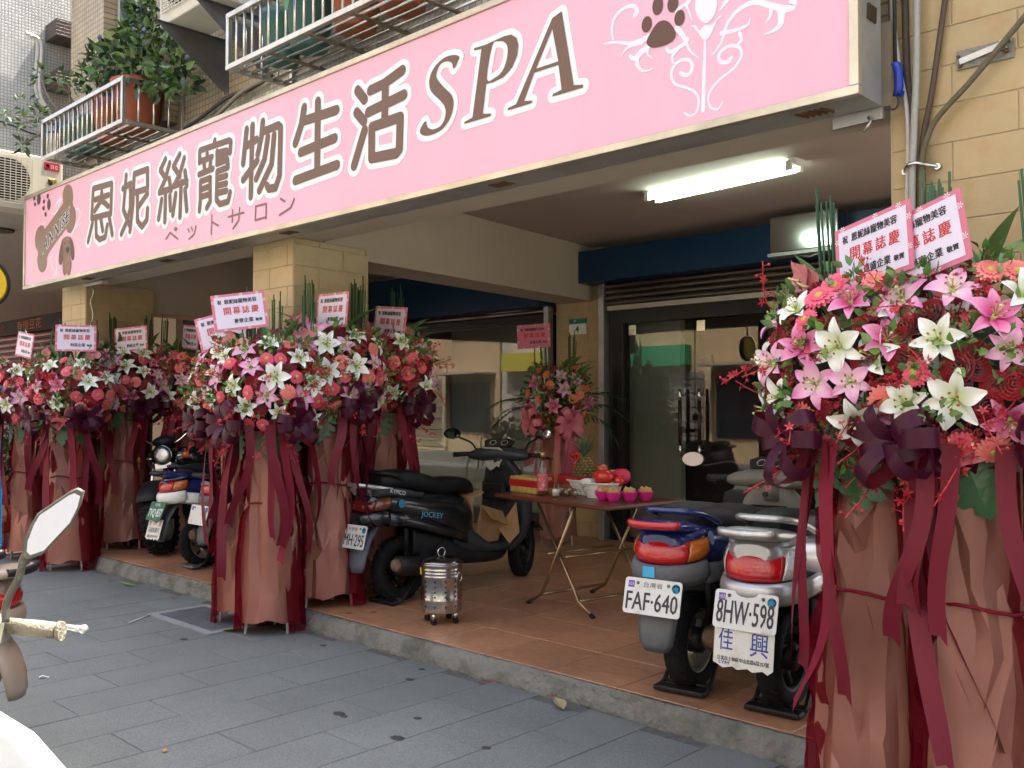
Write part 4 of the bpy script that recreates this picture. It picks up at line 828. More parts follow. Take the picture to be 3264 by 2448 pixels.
# ------------------------------------------------------------ opening-day flower stands
def petal_m(name, c, c2, r0=.0, r1=1.0, rough=.5, trans=.25):
    """petal colour running from throat to tip along the stored distance in object space"""
    if name in MATS: return MATS[name]
    m = M(name, c, rough, pv=.10, sheen=.1); n = m.node_tree.nodes; l = m.node_tree.links; b = n['Principled BSDF']
    tc = n.new('ShaderNodeTexCoord'); ln = n.new('ShaderNodeVectorMath'); ln.operation = 'LENGTH'; l.new(tc.outputs['Object'], ln.inputs[0])
    mr = n.new('ShaderNodeMapRange'); mr.inputs[1].default_value = r0; mr.inputs[2].default_value = r1; l.new(ln.outputs['Value'], mr.inputs[0])
    mx = n.new('ShaderNodeMix'); mx.data_type = 'RGBA'; mx.inputs[6].default_value = (*c2, 1); mx.inputs[7].default_value = (*c, 1); l.new(mr.outputs[0], mx.inputs[0]); l.new(mx.outputs[2], b.inputs['Base Color'])
    return m
lily_w = petal_m('lily_white', (.78,.78,.73), (.62,.70,.42), .01, .06)
lily_p = petal_m('lily_pink', (.60,.17,.40), (.80,.58,.62), .015, .085)
lily_r = petal_m('lily_rose', (.70,.32,.48), (.58,.04,.20), .02, .085)
gerb = petal_m('gerbera_pink', (.76,.12,.19), (.68,.05,.10), .01, .05)
gerb_s = petal_m('gerbera_salmon', (.80,.24,.20), (.72,.10,.10), .01, .05)
gerb_o = petal_m('gerbera_orange', (.75,.20,.09), (.70,.12,.06), .01, .05)
rose_m = M('rose_red', (.36,.008,.016), .5, pv=.25, sheen=.3)
orch_m = M('orchid_red', (.38,.016,.026), .5, pv=.25, c2=(.50,.06,.06), vs=60)
anth_m = M('anthurium_pink', (.62,.085,.14), .22, pv=.2, bump=.25, bs=55, bd=.01, back=(.55,.16,.18))
anth_l = M('anthurium_pale', (.66,.26,.27), .25, pv=.2, bump=.25, bs=55, bd=.01, back=(.55,.2,.22))
spadix = M('spadix', (.72,.52,.22), .5); yel = M('stamen_green', (.45,.52,.16), .6); rustm = M('anther_rust', (.30,.07,.015), .7); gcen = M('gerbera_eye', (.42,.38,.06), .7)
mons = M('monstera', (.02,.085,.032), .3, pv=.2, back=(.05,.12,.05))
reed = M('horsetail_green', (.025,.085,.03), .5, pv=.3)
satin = M('satin_plum', (.042,.004,.016), .32, spec=.22, back=(.13,.010,.018))
ribm = M('ribbon_maroon', (.105,.004,.013), .55, spec=.2, pv=.3, back=(.13,.009,.02), var=.06)
ribp = M('ribbon_plum', (.048,.005,.020), .42, spec=.22, pv=.2, back=(.13,.010,.02))
ribr = M('ribbon_crimson', (.19,.006,.020), .55, spec=.2, pv=.25, back=(.17,.010,.024))
copper = M('copper_paper', (.265,.104,.074), .42, .12, var=.06, vs=4, bump=.12, bs=16, bd=.02, pv=.08)
organza = M_sheer('organza_maroon', (.17,.006,.020), .48)
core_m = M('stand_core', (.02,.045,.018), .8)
whitefoot = M('white_leg', (.68,.66,.64), .4)
def lily_mesh(m, R_=.095, seed=0):
    rr = random.Random(seed); b = MB()
    for k in range(6):
        a = k*math.pi/3 + rr.uniform(-.1,.1); ca, sa = math.cos(a), math.sin(a); W = R_*(.24 if k % 2 else .33); rows = []; curl = rr.uniform(.2,.75)
        n = 7
        for i in range(n):
            s = i/(n-1); r = .006 + R_*s; z = R_*(.62*s - curl*max(0,s-.35)**2*2.1)*.9; w_ = W*(math.sin(math.pi*min(.999, s**.75*.93+.05)))*.92+.002
            z += -(k % 2)*.006
            lat = lambda q: (r*ca - q*sa, r*sa + q*ca, z + abs(q)*.35)
            rows.append([lat(-w_), lat(-w_*.5), (r*ca, r*sa, z-.003), lat(w_*.5), lat(w_)])
        b.loft(rows, 0, True, False, False)
    for k in range(6):
        a = k*math.pi/3+.3; t_ = (math.cos(a)*.022, math.sin(a)*.022, R_*.62); b.tube([(0,0,.01), t_], .0014, 4, 1); b.ball(t_, .004, 6, 4, 2, sx=1.3, sz=.6)
    b.tube([(0,0,.01),(0,.004,R_*.72)], .002, 5, 1); b.ball((0,.004,R_*.73), .005, 6, 4, 1)
    b.tube([(0,0,.012),(0,0,-.05)], [.008,.003], 6, 1)
    return b.mesh('lily', [m, yel, rustm])
def gerb_mesh(m, R_=.05, seed=0):
    rr = random.Random(seed); b = MB()
    for layer, (rad, cnt, zt) in enumerate(((1.0, 20, .25), (.88, 18, .32), (.55, 14, .34))):
        for k in range(cnt):
            a = 2*math.pi*(k+.5*layer)/cnt + rr.uniform(-.06,.06); ca, sa = math.cos(a), math.sin(a); L_ = R_*rad*rr.uniform(.93,1.04); W = R_*.13; rows = []
            for s, ww in ((.18,.5),(.5,.95),(.82,1),(1,.35)):
                r = L_*s; z = R_*(zt*s - .28*s*s) + .004*layer
                rows.append([(r*ca+W*ww*sa, r*sa-W*ww*ca, z+.0012), (r*ca, r*sa, z), (r*ca-W*ww*sa, r*sa+W*ww*ca, z+.0012)])
            b.loft(rows, 0, True, False, False)
    b.lathe([(.0005,.016),(.006,.016),(.012,.013),(.014,.008)], 14, mi=1)
    b.tube([(0,0,.004),(0,0,-.05)], .004, 6, 1)
    return b.mesh('gerbera', [m, gcen])
def rose_mesh(seed=0, R_=.036):
    rr = random.Random(seed); b = MB()
    for layer in range(5):
        cnt = (2,3,4,5,6)[layer]; rad = R_*(.18+.20*layer)
        for k in range(cnt):
            a = 2*math.pi*k/cnt + layer*.7 + rr.uniform(-.2,.2); span = 2*math.pi/cnt*.75; rows = []
            for i in range(5):
                s = i/4; row = []
                for j in range(5):
                    t_ = (j/4-.5)*2; aa = a + t_*span; edge = 1-.12*t_*t_
                    r = rad*(.35+.65*s**.6) + (.25*R_*max(0,s-.7)*layer*.5); z = R_*(-.5 + (1.25-.14*layer)*s*edge)
                    row.append((r*math.cos(aa), r*math.sin(aa), z))
                rows.append(row)
            b.loft(rows, 0, True, False, False)
    b.tube([(0,0,-.01),(0,0,-.05)], .005, 6, 1)
    return b.mesh('rose', [rose_m, leaf_g])
def carn_mesh(seed=0, R_=.036):
    rr = random.Random(seed); b = MB()
    for k in range(46):
        d = V((rr.gauss(0,1), rr.gauss(0,1), abs(rr.gauss(0,.9)))).normalized(); o = d*R_*rr.uniform(.2,.75); s = R_*rr.uniform(.35,.6)
        x = d.orthogonal().normalized(); x.rotate(Matrix.Rotation(rr.uniform(0,6.28), 3, d)); y = d.cross(x)
        b.add([o, o+x*s*.5+d*s*.5, o+d*s*.8+y*s*.12+x*s*.2, o+d*s*.62-x*s*.2-y*s*.1, o-x*s*.5+d*s*.55], [(0,1,2,3,4)])
    return b.mesh('carnation', [rose_m])
def orchid_mesh(seed=0, n=11, L_=.24):
    rr = random.Random(seed); b = MB(); P = smooth_path([(0,0,0),(rr.gauss(0,.02),rr.gauss(0,.02),L_*.5),(rr.gauss(0,.05),.05,L_)], 6)
    b.tube(P, .0022, 5, 0)
    for k in range(n):
        s = .12+.88*k/n; p = P[min(len(P)-1, int(s*(len(P)-1)))]; d = V((rr.gauss(0,1), rr.gauss(0,1), rr.gauss(.3,.5))).normalized(); c = p + d*.022; b.tube([p, c], .0012, 4, 0)
        sz = .021*(1.15-.55*s)
        if s > .86: b.ball(c, .006, 6, 4, 0); continue
        q = d.to_track_quat('Z','Y').to_matrix(); 
        for j in range(5):
            a = 2*math.pi*j/5; e = q @ V((math.cos(a), math.sin(a), .25)); f_ = q @ V((-math.sin(a), math.cos(a), 0)); 
            b.add([c, c+e*sz*.5+f_*sz*.26, c+e*sz*1.1+d*sz*.1, c+e*sz*.5-f_*sz*.26], [(0,1,2,3)], 0, True)
    return b.mesh('orchid_spray', [orch_m])
def anth_mesh(m, S=.085):
    b = MB(); ring = []; N = 26
    for k in range(N):
        t_ = 2*math.pi*k/N; x = 16*math.sin(t_)**3/17; y = (13*math.cos(t_)-5*math.cos(2*t_)-2*math.cos(3*t_)-math.cos(4*t_))/17; ring.append((x*S*.95, y*S))
    rings = []
    for s in (1, .75, .45, .12): rings.append([(x*s, y*s + (1-s)*S*.25, .02*s*s*(1 + .6*math.sin(3*math.atan2(y, x))) ) for x, y in ring])
    b.loft(rings, 0, True, False)
    b.f.append(list(range(len(b.v)-N, len(b.v)))); b.mi.append(0); b.sm.append(True)
    b.tube([(0, S*.28, .004), (.004, S*.30, .035), (.006, S*.1, .062)], [.0055,.0055,.003], 7, 1)
    b.tube([(0,S*.25,0),(0,S*.3,-.06)], .003, 5, 2)
    return b.mesh('anthurium', [m, spadix, leaf_g])
def mons_mesh():
    b = MB(); S = .13
    out = [(0,.12),(.10,.16),(.22,.10),(.30,0)]
    half = []
    lob = [(.02,.16),(.16,.20),(.30,.12),(.15,.05),(.36,-.02),(.40,-.10),(.17,-.10),(.39,-.22),(.38,-.32),(.15,-.26),(.32,-.44),(.26,-.52),(.10,-.40),(.15,-.62),(0,-.75)]
    for sgn in (1,-1):
        pts = [(sgn*x*S*2.1, y*S*2.0, -abs(x)*.05) for x, y in lob]; n = len(pts); mid = [(0, y*S*2.0, .008) for x, y in lob]
        fs = [[i, i+1, n+i+1, n+i] for i in range(n-1)]
        if sgn < 0: fs = [f[::-1] for f in fs]
        b.add(pts+mid, fs, 0, False)
    b.tube([(0,.10,0),(0,.24,-.03)], .004, 5, 0)
    return b.mesh('monstera_leaf', [mons])
def long_leaf(L_, W, m, droop=.25, nm='long_leaf'):
    b = leaf_shape(L_, W, .3, droop, 7); return b.mesh(nm, [m])
def filler_mesh(seed, m=(0,0,1)):
    rr = random.Random(seed); b = MB(); b.tube([(0,0,-.05),(0,0,.10)], .002, 4, 0); leaf_mass(b, rr, (0,0,.05), .055, 22, .038, .024, m, shell=.3); return b.mesh('filler_foliage', [leaf_g, leaf_y])
FM = dict(
    lw=[lily_mesh(lily_w, .088, 1), lily_mesh(lily_w, .076, 2), lily_mesh(lily_w, .082, 7), lily_mesh(lily_w, .066, 8)], lp=[lily_mesh(lily_p, .086, 3), lily_mesh(lily_r, .076, 4), lily_mesh(lily_p, .070, 9)],
    ge=[gerb_mesh(gerb, .052, 1), gerb_mesh(gerb_s, .054, 2), gerb_mesh(gerb, .045, 3)], go=[gerb_mesh(gerb_o, .045, 4)],
    ro=[rose_mesh(1), rose_mesh(2, .040), carn_mesh(3)], oc=[orchid_mesh(1), orchid_mesh(2, 13, .26), orchid_mesh(3, 9, .18)],
    an=[anth_mesh(anth_m, .082), anth_mesh(anth_m, .072)], al=[anth_mesh(anth_l, .075), anth_mesh(anth_l, .066)], mo=[mons_mesh()],
    lf=[long_leaf(.22, .055, leaf_g), long_leaf(.26, .06, leaf_g, .4), long_leaf(.20, .05, leaf_y)], fi=[filler_mesh(1), filler_mesh(2), filler_mesh(3, (1,1,0))])
def reed_mesh(seed, n, H):
    rr = random.Random(seed); b = MB()
    for k in range(n):
        x, y = rr.uniform(-.05,.05), rr.uniform(-.02,.02); h = H*rr.uniform(.82,1); b.tube([(x*.8,y,0),(x,y,h)], .0045, 5, 0, sm=True)
    return b.mesh('horsetail_bundle', [reed])
REEDS = [reed_mesh(k, 9+k, .62) for k in range(3)]
def loop_mesh(wd=.055, L_=.15):
    b = MB(); rows = []; N = 12
    for i in range(N+1):
        t_ = math.pi*2*i/N; r = L_/2; x = r - r*math.cos(t_); z = .055*math.sin(t_)
        rows.append([(x, -wd/2, z), (x, 0, z*1.02), (x, wd/2, z)])
    b.loft(rows[::-1], 0, True, False, False); return b.mesh('bow_loop', [satin])
LOOP = [loop_mesh(), loop_mesh(.06, .19)]
def tail_mesh(seed, L_, wd, m):
    rr = random.Random(seed); P = []; x = 0; y = 0
    n = 14; ph = rr.uniform(0,6); am = rr.uniform(.010,.045); tw = rr.uniform(-1.7,1.7); rows = []
    for i in range(n+1):
        s = i/n; z = -L_*s; x = am*math.sin(ph+s*4)*s*2; y = -.02*s + am*.8*math.sin(ph*1.7+s*5)*s
        a = tw*s + .3*math.sin(ph+s*3); ca, sa = math.cos(a)*wd/2, math.sin(a)*wd/2
        rows.append([(x-ca, y-sa, z), (x, y+.003, z), (x+ca, y+sa, z - (.0 if i < n else .03))])
    b = MB(); b.loft(rows, 0, True, False, False); return b.mesh('ribbon_tail', [m])
TAILS = [tail_mesh(i, L_, w_, (ribm, ribp, ribr, ribp, ribm, ribp, ribp, ribm)[i]) for i, (L_, w_) in enumerate(((.75,.062),(.62,.055),(.85,.05),(.5,.06),(.7,.05),(.95,.06),(.8,.055),(.58,.05)))]
from mathutils import noise as mnoise
def wrap_mesh(seed, H, r0, r1, amp, folds, m, z0=.05, wav=.015, nm='paper_wrap', gap=0.0):
    """loosely gathered paper (facets with hard creases) or cloth (soft folds)"""
    rr = random.Random(seed); NA, NH = (26, 10) if not gap else (60, 26); rings = []; ph = [rr.uniform(0,6.28) for _ in range(6)]; so_ = V((seed*3.1, seed*1.7, seed*.9))
    tw = rr.uniform(.2,.5)
    for i in range(NH+1):
        s = i/NH; ring = []
        waist = 1 - .17*math.exp(-((s-.66)/.05)**2) - (.11*math.exp(-((s-.33)/.045)**2) if seed % 2 else 0)
        for k in range(NA):
            if gap: a = -math.pi/2 + gap*(1-.35*s) + (2*math.pi-2*gap*(1-.35*s))*k/(NA-1)
            else: a = 2*math.pi*(k + (rr.uniform(-.32,.32) if 0 < i < NH else 0))/NA + .05*math.sin(5*s+ph[2])
            r = (r0+(r1-r0)*s)*waist; q = V((math.cos(a), math.sin(a), 0))
            if gap:
                r *= 1 + amp*(math.sin(folds*a+ph[0]+1.3*s)*.6 + math.sin((folds*2+1)*a+ph[1]-2*s)*.4)*(.5+.9*abs(s-.5))
                r += .03*mnoise.noise(so_ + V((q.x*1.6, q.y*1.6, s*2.2))) + .02*(.5-abs(mnoise.noise(so_ + V((q.x*5, q.y*5, s*1.5))))*2); dz = 0
            else:
                pleat = .036*(.5-abs(mnoise.noise(so_ + V((q.x*3.4, q.y*3.4, s*.8))))*2.2)*(.6+.8*s)
                r += .040*mnoise.noise(so_ + V((q.x*1.5, q.y*1.5, s*2.4))) + pleat + (rr.uniform(-.009,.009) if 0 < i else 0); dz = rr.uniform(-.4,.4)*H/NH if 0 < i < NH else 0
            z = z0 + H*s + dz + (wav*math.sin(a*3+ph[3]) + wav*.6*math.sin(a*7+ph[4]))*(1-s)
            ring.append((r*math.cos(a), r*math.sin(a), z))
        rings.append(ring)
    b = MB(); b.loft(rings, 0, bool(gap), False, not gap)
    if not gap:      # split quads one way or the other so creases run irregularly
        fs = []
        for f in b.f: fs += [[f[0],f[1],f[2]],[f[0],f[2],f[3]]] if rr.random() < .5 else [[f[0],f[1],f[3]],[f[1],f[2],f[3]]]
        b.f = fs; b.mi = [0]*len(fs); b.sm = [True]*len(fs)
    me = b.mesh(nm, [m])
    if not gap:      # paper keeps hard creases where it folds sharply
        import bmesh
        bm = bmesh.new(); bm.from_mesh(me)
        for e in bm.edges:
            if len(e.link_faces) == 2 and e.calc_face_angle() > R(27): e.smooth = False
        bm.to_mesh(me); bm.free()
    return me
ink = M('card_ink', (.012,.012,.014), .6); redink = M('card_red', (.52,.03,.035), .6)
card_pink = M('card_pink', (.60,.16,.23), .45, pv=.05); card_white = M('card_lilac', (.66,.60,.70), .4); film_w = M('daisy_white', (.78,.78,.74), .5)
CW, CH = .335, .235
def bold(body, w_, h_, k=.0011):
    b = MB(); g_ = fit(body, w_, h_)
    for i, (dx, dy) in enumerate(((-k,0),(k,0),(0,k*.8))): b.put(g_, Matrix.Translation((dx, dy, i*.00005)))
    return b
def card_lettering(top, bottom):
    b = MB(); b.put(bold('祝', .024, .028), Matrix.Translation((-.118, .068, 0))); b.put(bold(top, .20, .030), Matrix.Translation((.012, .068, 0)))
    c = MB(); c.put(bold('開', .044, .046), Matrix.Translation((-.075, .008, 0)))
    for i, ch in enumerate('幕誌慶'): c.put(bold(ch, .044, .046), Matrix.Translation((-.018+i*.057, .008, 0)))
    b.put(bold(bottom, .118, .030), Matrix.Translation((.018, -.060, 0))); b.put(bold('敬賀', .042, .020), Matrix.Translation((.112, -.064, 0)))
    return b.mesh('lettering', [ink]), c.mesh('red_lettering', [redink])
CARD = {}
def make_card(parent, M_, top, bottom, pinkish=False):
    key = (top, bottom)
    if key not in CARD:
        b = MB(); b.box(-CW/2, CW/2, -CH/2, CH/2, -.006, 0); bd_ = b.mesh('message_card', [card_pink])
        b = MB(); b.box(-CW/2+.018, CW/2-.018, -CH/2+.016, CH/2-.016, .0005, .0015); fd = b.mesh('card_field', [card_pink if pinkish else card_white])
        d = MB(); rr = random.Random(4)
        for (x, y) in ((-.13,CH/2-.008),(.02,CH/2-.009),(.12,CH/2-.008),(-.155,-.05),(.158,.06),(.157,-.04),(-.1,-CH/2+.008),(.05,-CH/2+.009),(-.156,.07)):
            for k in range(6):
                a = k*math.pi/3; d.add([(x,y,.0008),(x+.010*math.cos(a-.2),y+.010*math.sin(a-.2),.0008),(x+.012*math.cos(a),y+.012*math.sin(a),.0008),(x+.010*math.cos(a+.2),y+.010*math.sin(a+.2),.0008)], [(0,1,2,3)])
        daisy = d.mesh('daisy_print', [film_w])
        CARD[key] = (bd_, fd, daisy) + card_lettering(top, bottom)
    c = CARD[key]; o = link('message_card', c[0], parent, M_)
    link('card_field', c[1], o); link('daisy_print', c[2], o)['kind'] = 'stuff'; link('lettering', c[3], o, Matrix.Translation((0,0,.0026))); link('red_lettering', c[4], o, Matrix.Translation((0,0,.0026)))
    s = MB(); s.tube([(0,-CH/2+.05,-.011),(0,-CH/2-.30,-.011)], .005, 6); link('card_stick', s.mesh('card_stick', [reed]), o)
    return o
TOP = '恩妮絲寵物美容'
def orient(p, d, rr, tilt=.0):
    d = V(d).normalized(); q = d.to_track_quat('Z', 'Y').to_matrix().to_4x4()
    return Matrix.Translation(p) @ q @ Matrix.Rotation(rr.uniform(0,6.28), 4, 'Z')
def flower_stand(label, loc, face, seed, bottom='麥寮企業', top=TOP, card=None, W=.345, rise=.35, zc=1.57, counts=None, H=1.27, reeds=2, r0=.195, r1=.15, tails=8):
    """face: heading (deg) of the flower side, measured from -Y towards +X"""
    rr = random.Random(seed); t = thing('flower_stand', label, 'flower stand', loc, R(face), 'opening-day flower stands'); t['group'] = 'opening-day flower stands'
    # local: -y is the flower side
    for k in range(3):
        a = math.radians(90+120*k+rr.uniform(-8,8)); b = MB(); b.tube([(.17*math.cos(a), .17*math.sin(a), 0), (.05*math.cos(a), .05*math.sin(a), H)], [.010,.009], 8); b.build('leg', whitefoot, t, world=False)
    pw = link('paper_wrap', wrap_mesh(seed, H-.06, r0, r1, .05, 4, copper, .085), t); pass
    link('organza_wrap', wrap_mesh(seed+50, H-.03, r0+.035, r1+.015, .12, 7, organza, .012, .014, 'organza_wrap', .78), t)
    b = MB(); zt = .05+(H-.06)*.62+.03; rt = (r0+(r1-r0)*.62)*.86+.012
    b.tube([((rt+.02)*math.cos(2*math.pi*k/20), (rt+.02)*math.sin(2*math.pi*k/20), zt+.012*math.sin(k)) for k in range(20)], .006, 6, loop=True); b.build('tie_string', ribr, t, world=False)
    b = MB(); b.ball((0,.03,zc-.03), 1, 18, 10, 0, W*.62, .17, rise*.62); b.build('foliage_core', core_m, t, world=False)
    D = .33
    def surf(az, el, k=1.0):
        n_ = V((math.sin(az)*math.cos(el), -math.cos(az)*math.cos(el), math.sin(el)))
        return V((n_.x*W*k, n_.y*D*k*.9, zc + n_.z*rise*k)), V((n_.x/W, n_.y/D, n_.z/rise)).normalized()
    C_ = dict(lw=13, lp=11, ge=19, ro=44, oc=20, an=3, al=3, lf=12, fi=24, mo=3)
    C_.update(counts or {})
    used = []
    def spot(mind, elr=(-.75, 1.0), azr=1.75, tries=60):
        best = None
        for _ in range(tries):
            az = rr.uniform(-azr, azr); s_ = rr.uniform(math.sin(elr[0]), math.sin(elr[1])); el = math.asin(s_); p, n_ = surf(az, el)
            dm = min([(p-q).length-(r_+mind) for q, r_ in used], default=9)
            if best is None or dm > best[0]: best = (dm, p, n_)
            if dm > 0: break
        used.append((best[1], mind)); return best[1], best[2]
    def add(kind, p, d, sc_=1.0, lift=0.0):
        me = rr.choice(FM[kind]); nm = me.name.split('.')[0]
        return link(nm, me, t, orient(p + d*lift, d, rr) @ Matrix.Scale(sc_*rr.uniform(.9,1.12), 4))
    for k in range(C_['lw']):
        p, n_ = spot(.075, (-.55,.85)); add('lw', p, (n_+V((rr.gauss(0,.2),-.25,rr.gauss(.05,.2)))), 1.0, .015)
    for k in range(C_['lp']):
        p, n_ = spot(.07, (-.5,.8)); add('lp', p, (n_+V((rr.gauss(0,.2),-.25,rr.gauss(.05,.2)))), 1.0, .015)
    for k in range(C_['ge']):
        p, n_ = spot(.05, (-.7,.9)); add('ge' if 'go' not in C_ else 'go', p, n_+V((rr.gauss(0,.25),-.2,rr.gauss(0,.2))), 1, .025)
    for k in range(C_['ro']):
        p, n_ = spot(.035, (-.7,.95)); add('ro', p, n_+V((rr.gauss(0,.2),-.2,rr.gauss(.1,.2))), 1.1, .0)
    for k in range(C_['oc']):
        p, n_ = surf(rr.uniform(-1.7,1.7), rr.uniform(-.6,.62), .85); add('oc', p, n_+V((rr.gauss(0,.4),-.1,rr.gauss(.1,.4))))
    for k in range(5 if C_['oc'] else 0):     # sprays that hang below the bow
        az = -1.3+.65*k+rr.uniform(-.15,.15); p, n_ = surf(az, -.72, .85); add('oc', p+V((0,-.03,-.02)), V((n_.x*.8,-.5,-1)), 1.1)
    for k in range(C_['an']):
        az = rr.uniform(-1.2,1.2); p, n_ = surf(az, rr.uniform(-.85,-.6), 1.05); d = V((n_.x, n_.y*1.2, .25)); q = frame_m(p, V((-d.y, d.x, 0)) if False else d.cross(V((0,0,1)))*-1, (0,0,1)); me = rr.choice(FM['an']); link('anthurium', me, t, q @ Matrix.Rotation(rr.uniform(-.6,.6),4,'Z') @ Matrix.Rotation(R(-15),4,'X'))
    for k in range(C_['al']):
        az = rr.choice((-1,1))*rr.uniform(.5,1.4); p, n_ = surf(az, rr.uniform(.75,1.0), 1.08); p.y = max(p.y, -.08); d = V((n_.x, -.8, .3)); q = frame_m(p+V((0,0,.05)), d.cross(V((0,0,1)))*-1, (0,0,1)); me = rr.choice(FM['al']); link('anthurium', me, t, q @ Matrix.Rotation(math.pi+rr.uniform(-.7,.7),4,'Z'))
    for k in range(C_['lf']):
        az = rr.uniform(-1.5,1.5); p, n_ = surf(az, rr.uniform(.55,1.15), .9); p.y = max(p.y, .0); d = V((n_.x*1.1+rr.gauss(0,.25), .05+rr.gauss(0,.2), .75)); me = rr.choice(FM['lf'])
        link('long_leaf', me, t, Matrix.Translation(p) @ d.to_track_quat('Y','Z').to_matrix().to_4x4() @ Matrix.Rotation(rr.uniform(-1.2,1.2),4,'Y'))
    for k in range(C_['fi']):
        p, n_ = surf(rr.uniform(-1.7,1.7), rr.uniform(-.8,1.0), .90); add('fi', p, n_+V((rr.gauss(0,.2),0,rr.gauss(.2,.2))), 1.1)
    for k in range(C_['mo']):
        az = -1.1+1.1*k+rr.uniform(-.3,.3); p, n_ = surf(az, -.95, .95); d = V((n_.x, n_.y, .35)); q = frame_m(p+V((0,-.02,-.03)), d.cross(V((0,0,1)))*-1, (0,0,1)); link('monstera_leaf', FM['mo'][0], t, q @ Matrix.Rotation(rr.uniform(-.5,.5),4,'Z') @ Matrix.Scale(.9,4))
    zb = zc - rise*.72
    for az0 in ((-.75, .75) if tails else ()):
        for k in range(7):
            a = 2*math.pi*k/7 + rr.uniform(-.2,.2); ax = V((math.sin(az0)*W*.80, -math.cos(az0)*D*.86-.03, zb+.03)); out = V((math.sin(az0), -math.cos(az0), 0)); right = out.cross(V((0,0,1)))*-1
            d = (right*math.cos(a)*1.2 + V((0,0,math.sin(a)*.8)) + out*.55).normalized(); side = d.cross(out).normalized(); up_ = side.cross(d)*-1
            Mx = Matrix(((d.x,side.x,up_.x,ax.x),(d.y,side.y,up_.y,ax.y),(d.z,side.z,up_.z,ax.z),(0,0,0,1))); link('bow_loop', rr.choice(LOOP), t, Mx)
    for k in range(tails):
        az = (-.65 if k % 2 else .65)+rr.uniform(-.45,.45); me = TAILS[(k+seed) % len(TAILS)]
        o = link('ribbon_tail', me, t, Matrix.Translation((math.sin(az)*W*.72, -math.cos(az)*D*.80-.03, zb+.02)) @ Matrix.Rotation(az+rr.uniform(-.4,.4),4,'Z') @ Matrix.Rotation(R(rr.uniform(-6,3)),4,'X') @ Matrix.Rotation(R(rr.uniform(-6,6)),4,'Y'))
    for k in range(reeds):
        x = (-.5+k*1.0/max(1,reeds-1))*W*1.0+rr.uniform(-.05,.05) if reeds > 1 else .1
        link('horsetail_bundle', REEDS[k % 3], t, Matrix.Translation((x, .05, zc+.06)) @ Matrix.Rotation(rr.uniform(-.06,.06),4,'Y'))
    if card:
        (cx_, cy_, cz_), yaw, roll, pitch = card
        Mx = Matrix.Translation((cx_, cy_, cz_)) @ Matrix.Rotation(R(yaw-face),4,'Z') @ Matrix.Rotation(R(90+pitch),4,'X') @ Matrix.Rotation(R(roll),4,'Z')
        make_card(t, Mx, top, bottom, pinkish=(top != TOP))
    return t
STANDS = [
    # label, x, y, z, face, seed, lower line, card(local offset, world heading, roll, pitch)
    ('flower stand nearest the picture left, white card turned almost edge-on', -9.65, 3.38, 0, 35, 101, '阿菘企業', ((-.02,-.10,2.04), 6, -9, -4)),
    ('flower stand in front of the left column with a card squarely facing us', -8.78, 3.42, 0, 45, 102, '阿菘企業', ((.08,-.14,2.06), 62, 0, -4)),
    ('flower stand right of the left column with a tilted shaded card', -8.93, 3.98, FL, 50, 103, '阿菘企業', ((.06,-.10,1.98), 34, 5, -4)),
    ('flower stand deepest in the left group with a dark edge-on card', -8.80, 4.50, FL, 60, 104, '阿菘企業', ((.05,-.10,2.02), 0, -6, -2)),
    ('flower stand at the kerb with a card tilted strongly left', -5.80, 3.42, 0, 35, 105, '麥寮企業', ((-.14,-.10,1.97), 44, 15, -4)),
    ('flower stand on the pavement with the largest square-on white card of the middle group', -5.43, 3.38, 0, 45, 106, '麥寮企業', ((-.17,-.16,2.06), 56, 8, -4)),
    ('flower stand against the middle column with a narrow upright card', -5.38, 3.80, FL, 50, 107, '麥寮企業', ((.02,-.10,1.99), 2, -1, -4)),
    ('flower stand right of the middle column behind the black scooter', -5.48, 4.32, FL, 60, 108, '麥寮企業', ((.05,-.06,1.95), 4, -6, -4)),
    ('tall flower stand before the right wall, left of the two', -1.37, 3.23, 0, 12, 109, '遠盛企業', ((.02,-.12,1.98), -22, 9, -6)),
    ('tall flower stand at the right picture edge', -1.05, 3.24, 0, 18, 110, '麥寮企業', ((-.15,-.14,1.97), -18, 14, -6)),
]
for lab, x, y, z, fc, sd, bt, cd in STANDS:
    flower_stand(lab, (x, y, z), fc, sd, bt, card=cd, counts=dict(lp=9, lw=7) if sd in (101, 102) else (dict(lp=3, lw=7, fi=26) if sd in (104, 108) else None))
# smaller stand by the entrance with pink bow
satin_p = M('satin_pink', (.55,.14,.18), .45, back=(.5,.12,.16)); _s = satin, LOOP, TAILS
satin_bak = LOOP
LOOP = []
for wd, L_ in ((.07,.16),(.08,.19)):
    me = loop_mesh(wd, L_); me.materials[0] = satin_p; LOOP.append(me)
TAILS = [tail_mesh(40+i, L_, w_, satin_p) for i, (L_, w_) in enumerate(((.6,.08),(.5,.07),(.7,.06),(.4,.09)))]
st_in = flower_stand('small orange and pink flower stand with pink bow by the entrance pier', (-6.15, 7.05, FL), 25, 120, '友誼企業', top='恩妮絲寵物生活SPA', card=((-.24,-.05,2.04), 30, 3, -4), W=.29, rise=.37, zc=1.42, counts=dict(lw=0, lp=12, ge=16, ro=10, oc=0, an=0, al=0, lf=12, fi=34, mo=1, go=1), reeds=2, tails=4)
for ch in list(st_in.children):
    if ch.name.startswith('organza_wrap'): bpy.data.objects.remove(ch)
LOOP, TAILS = _s[1], _s[2]
rr = random.Random(5)
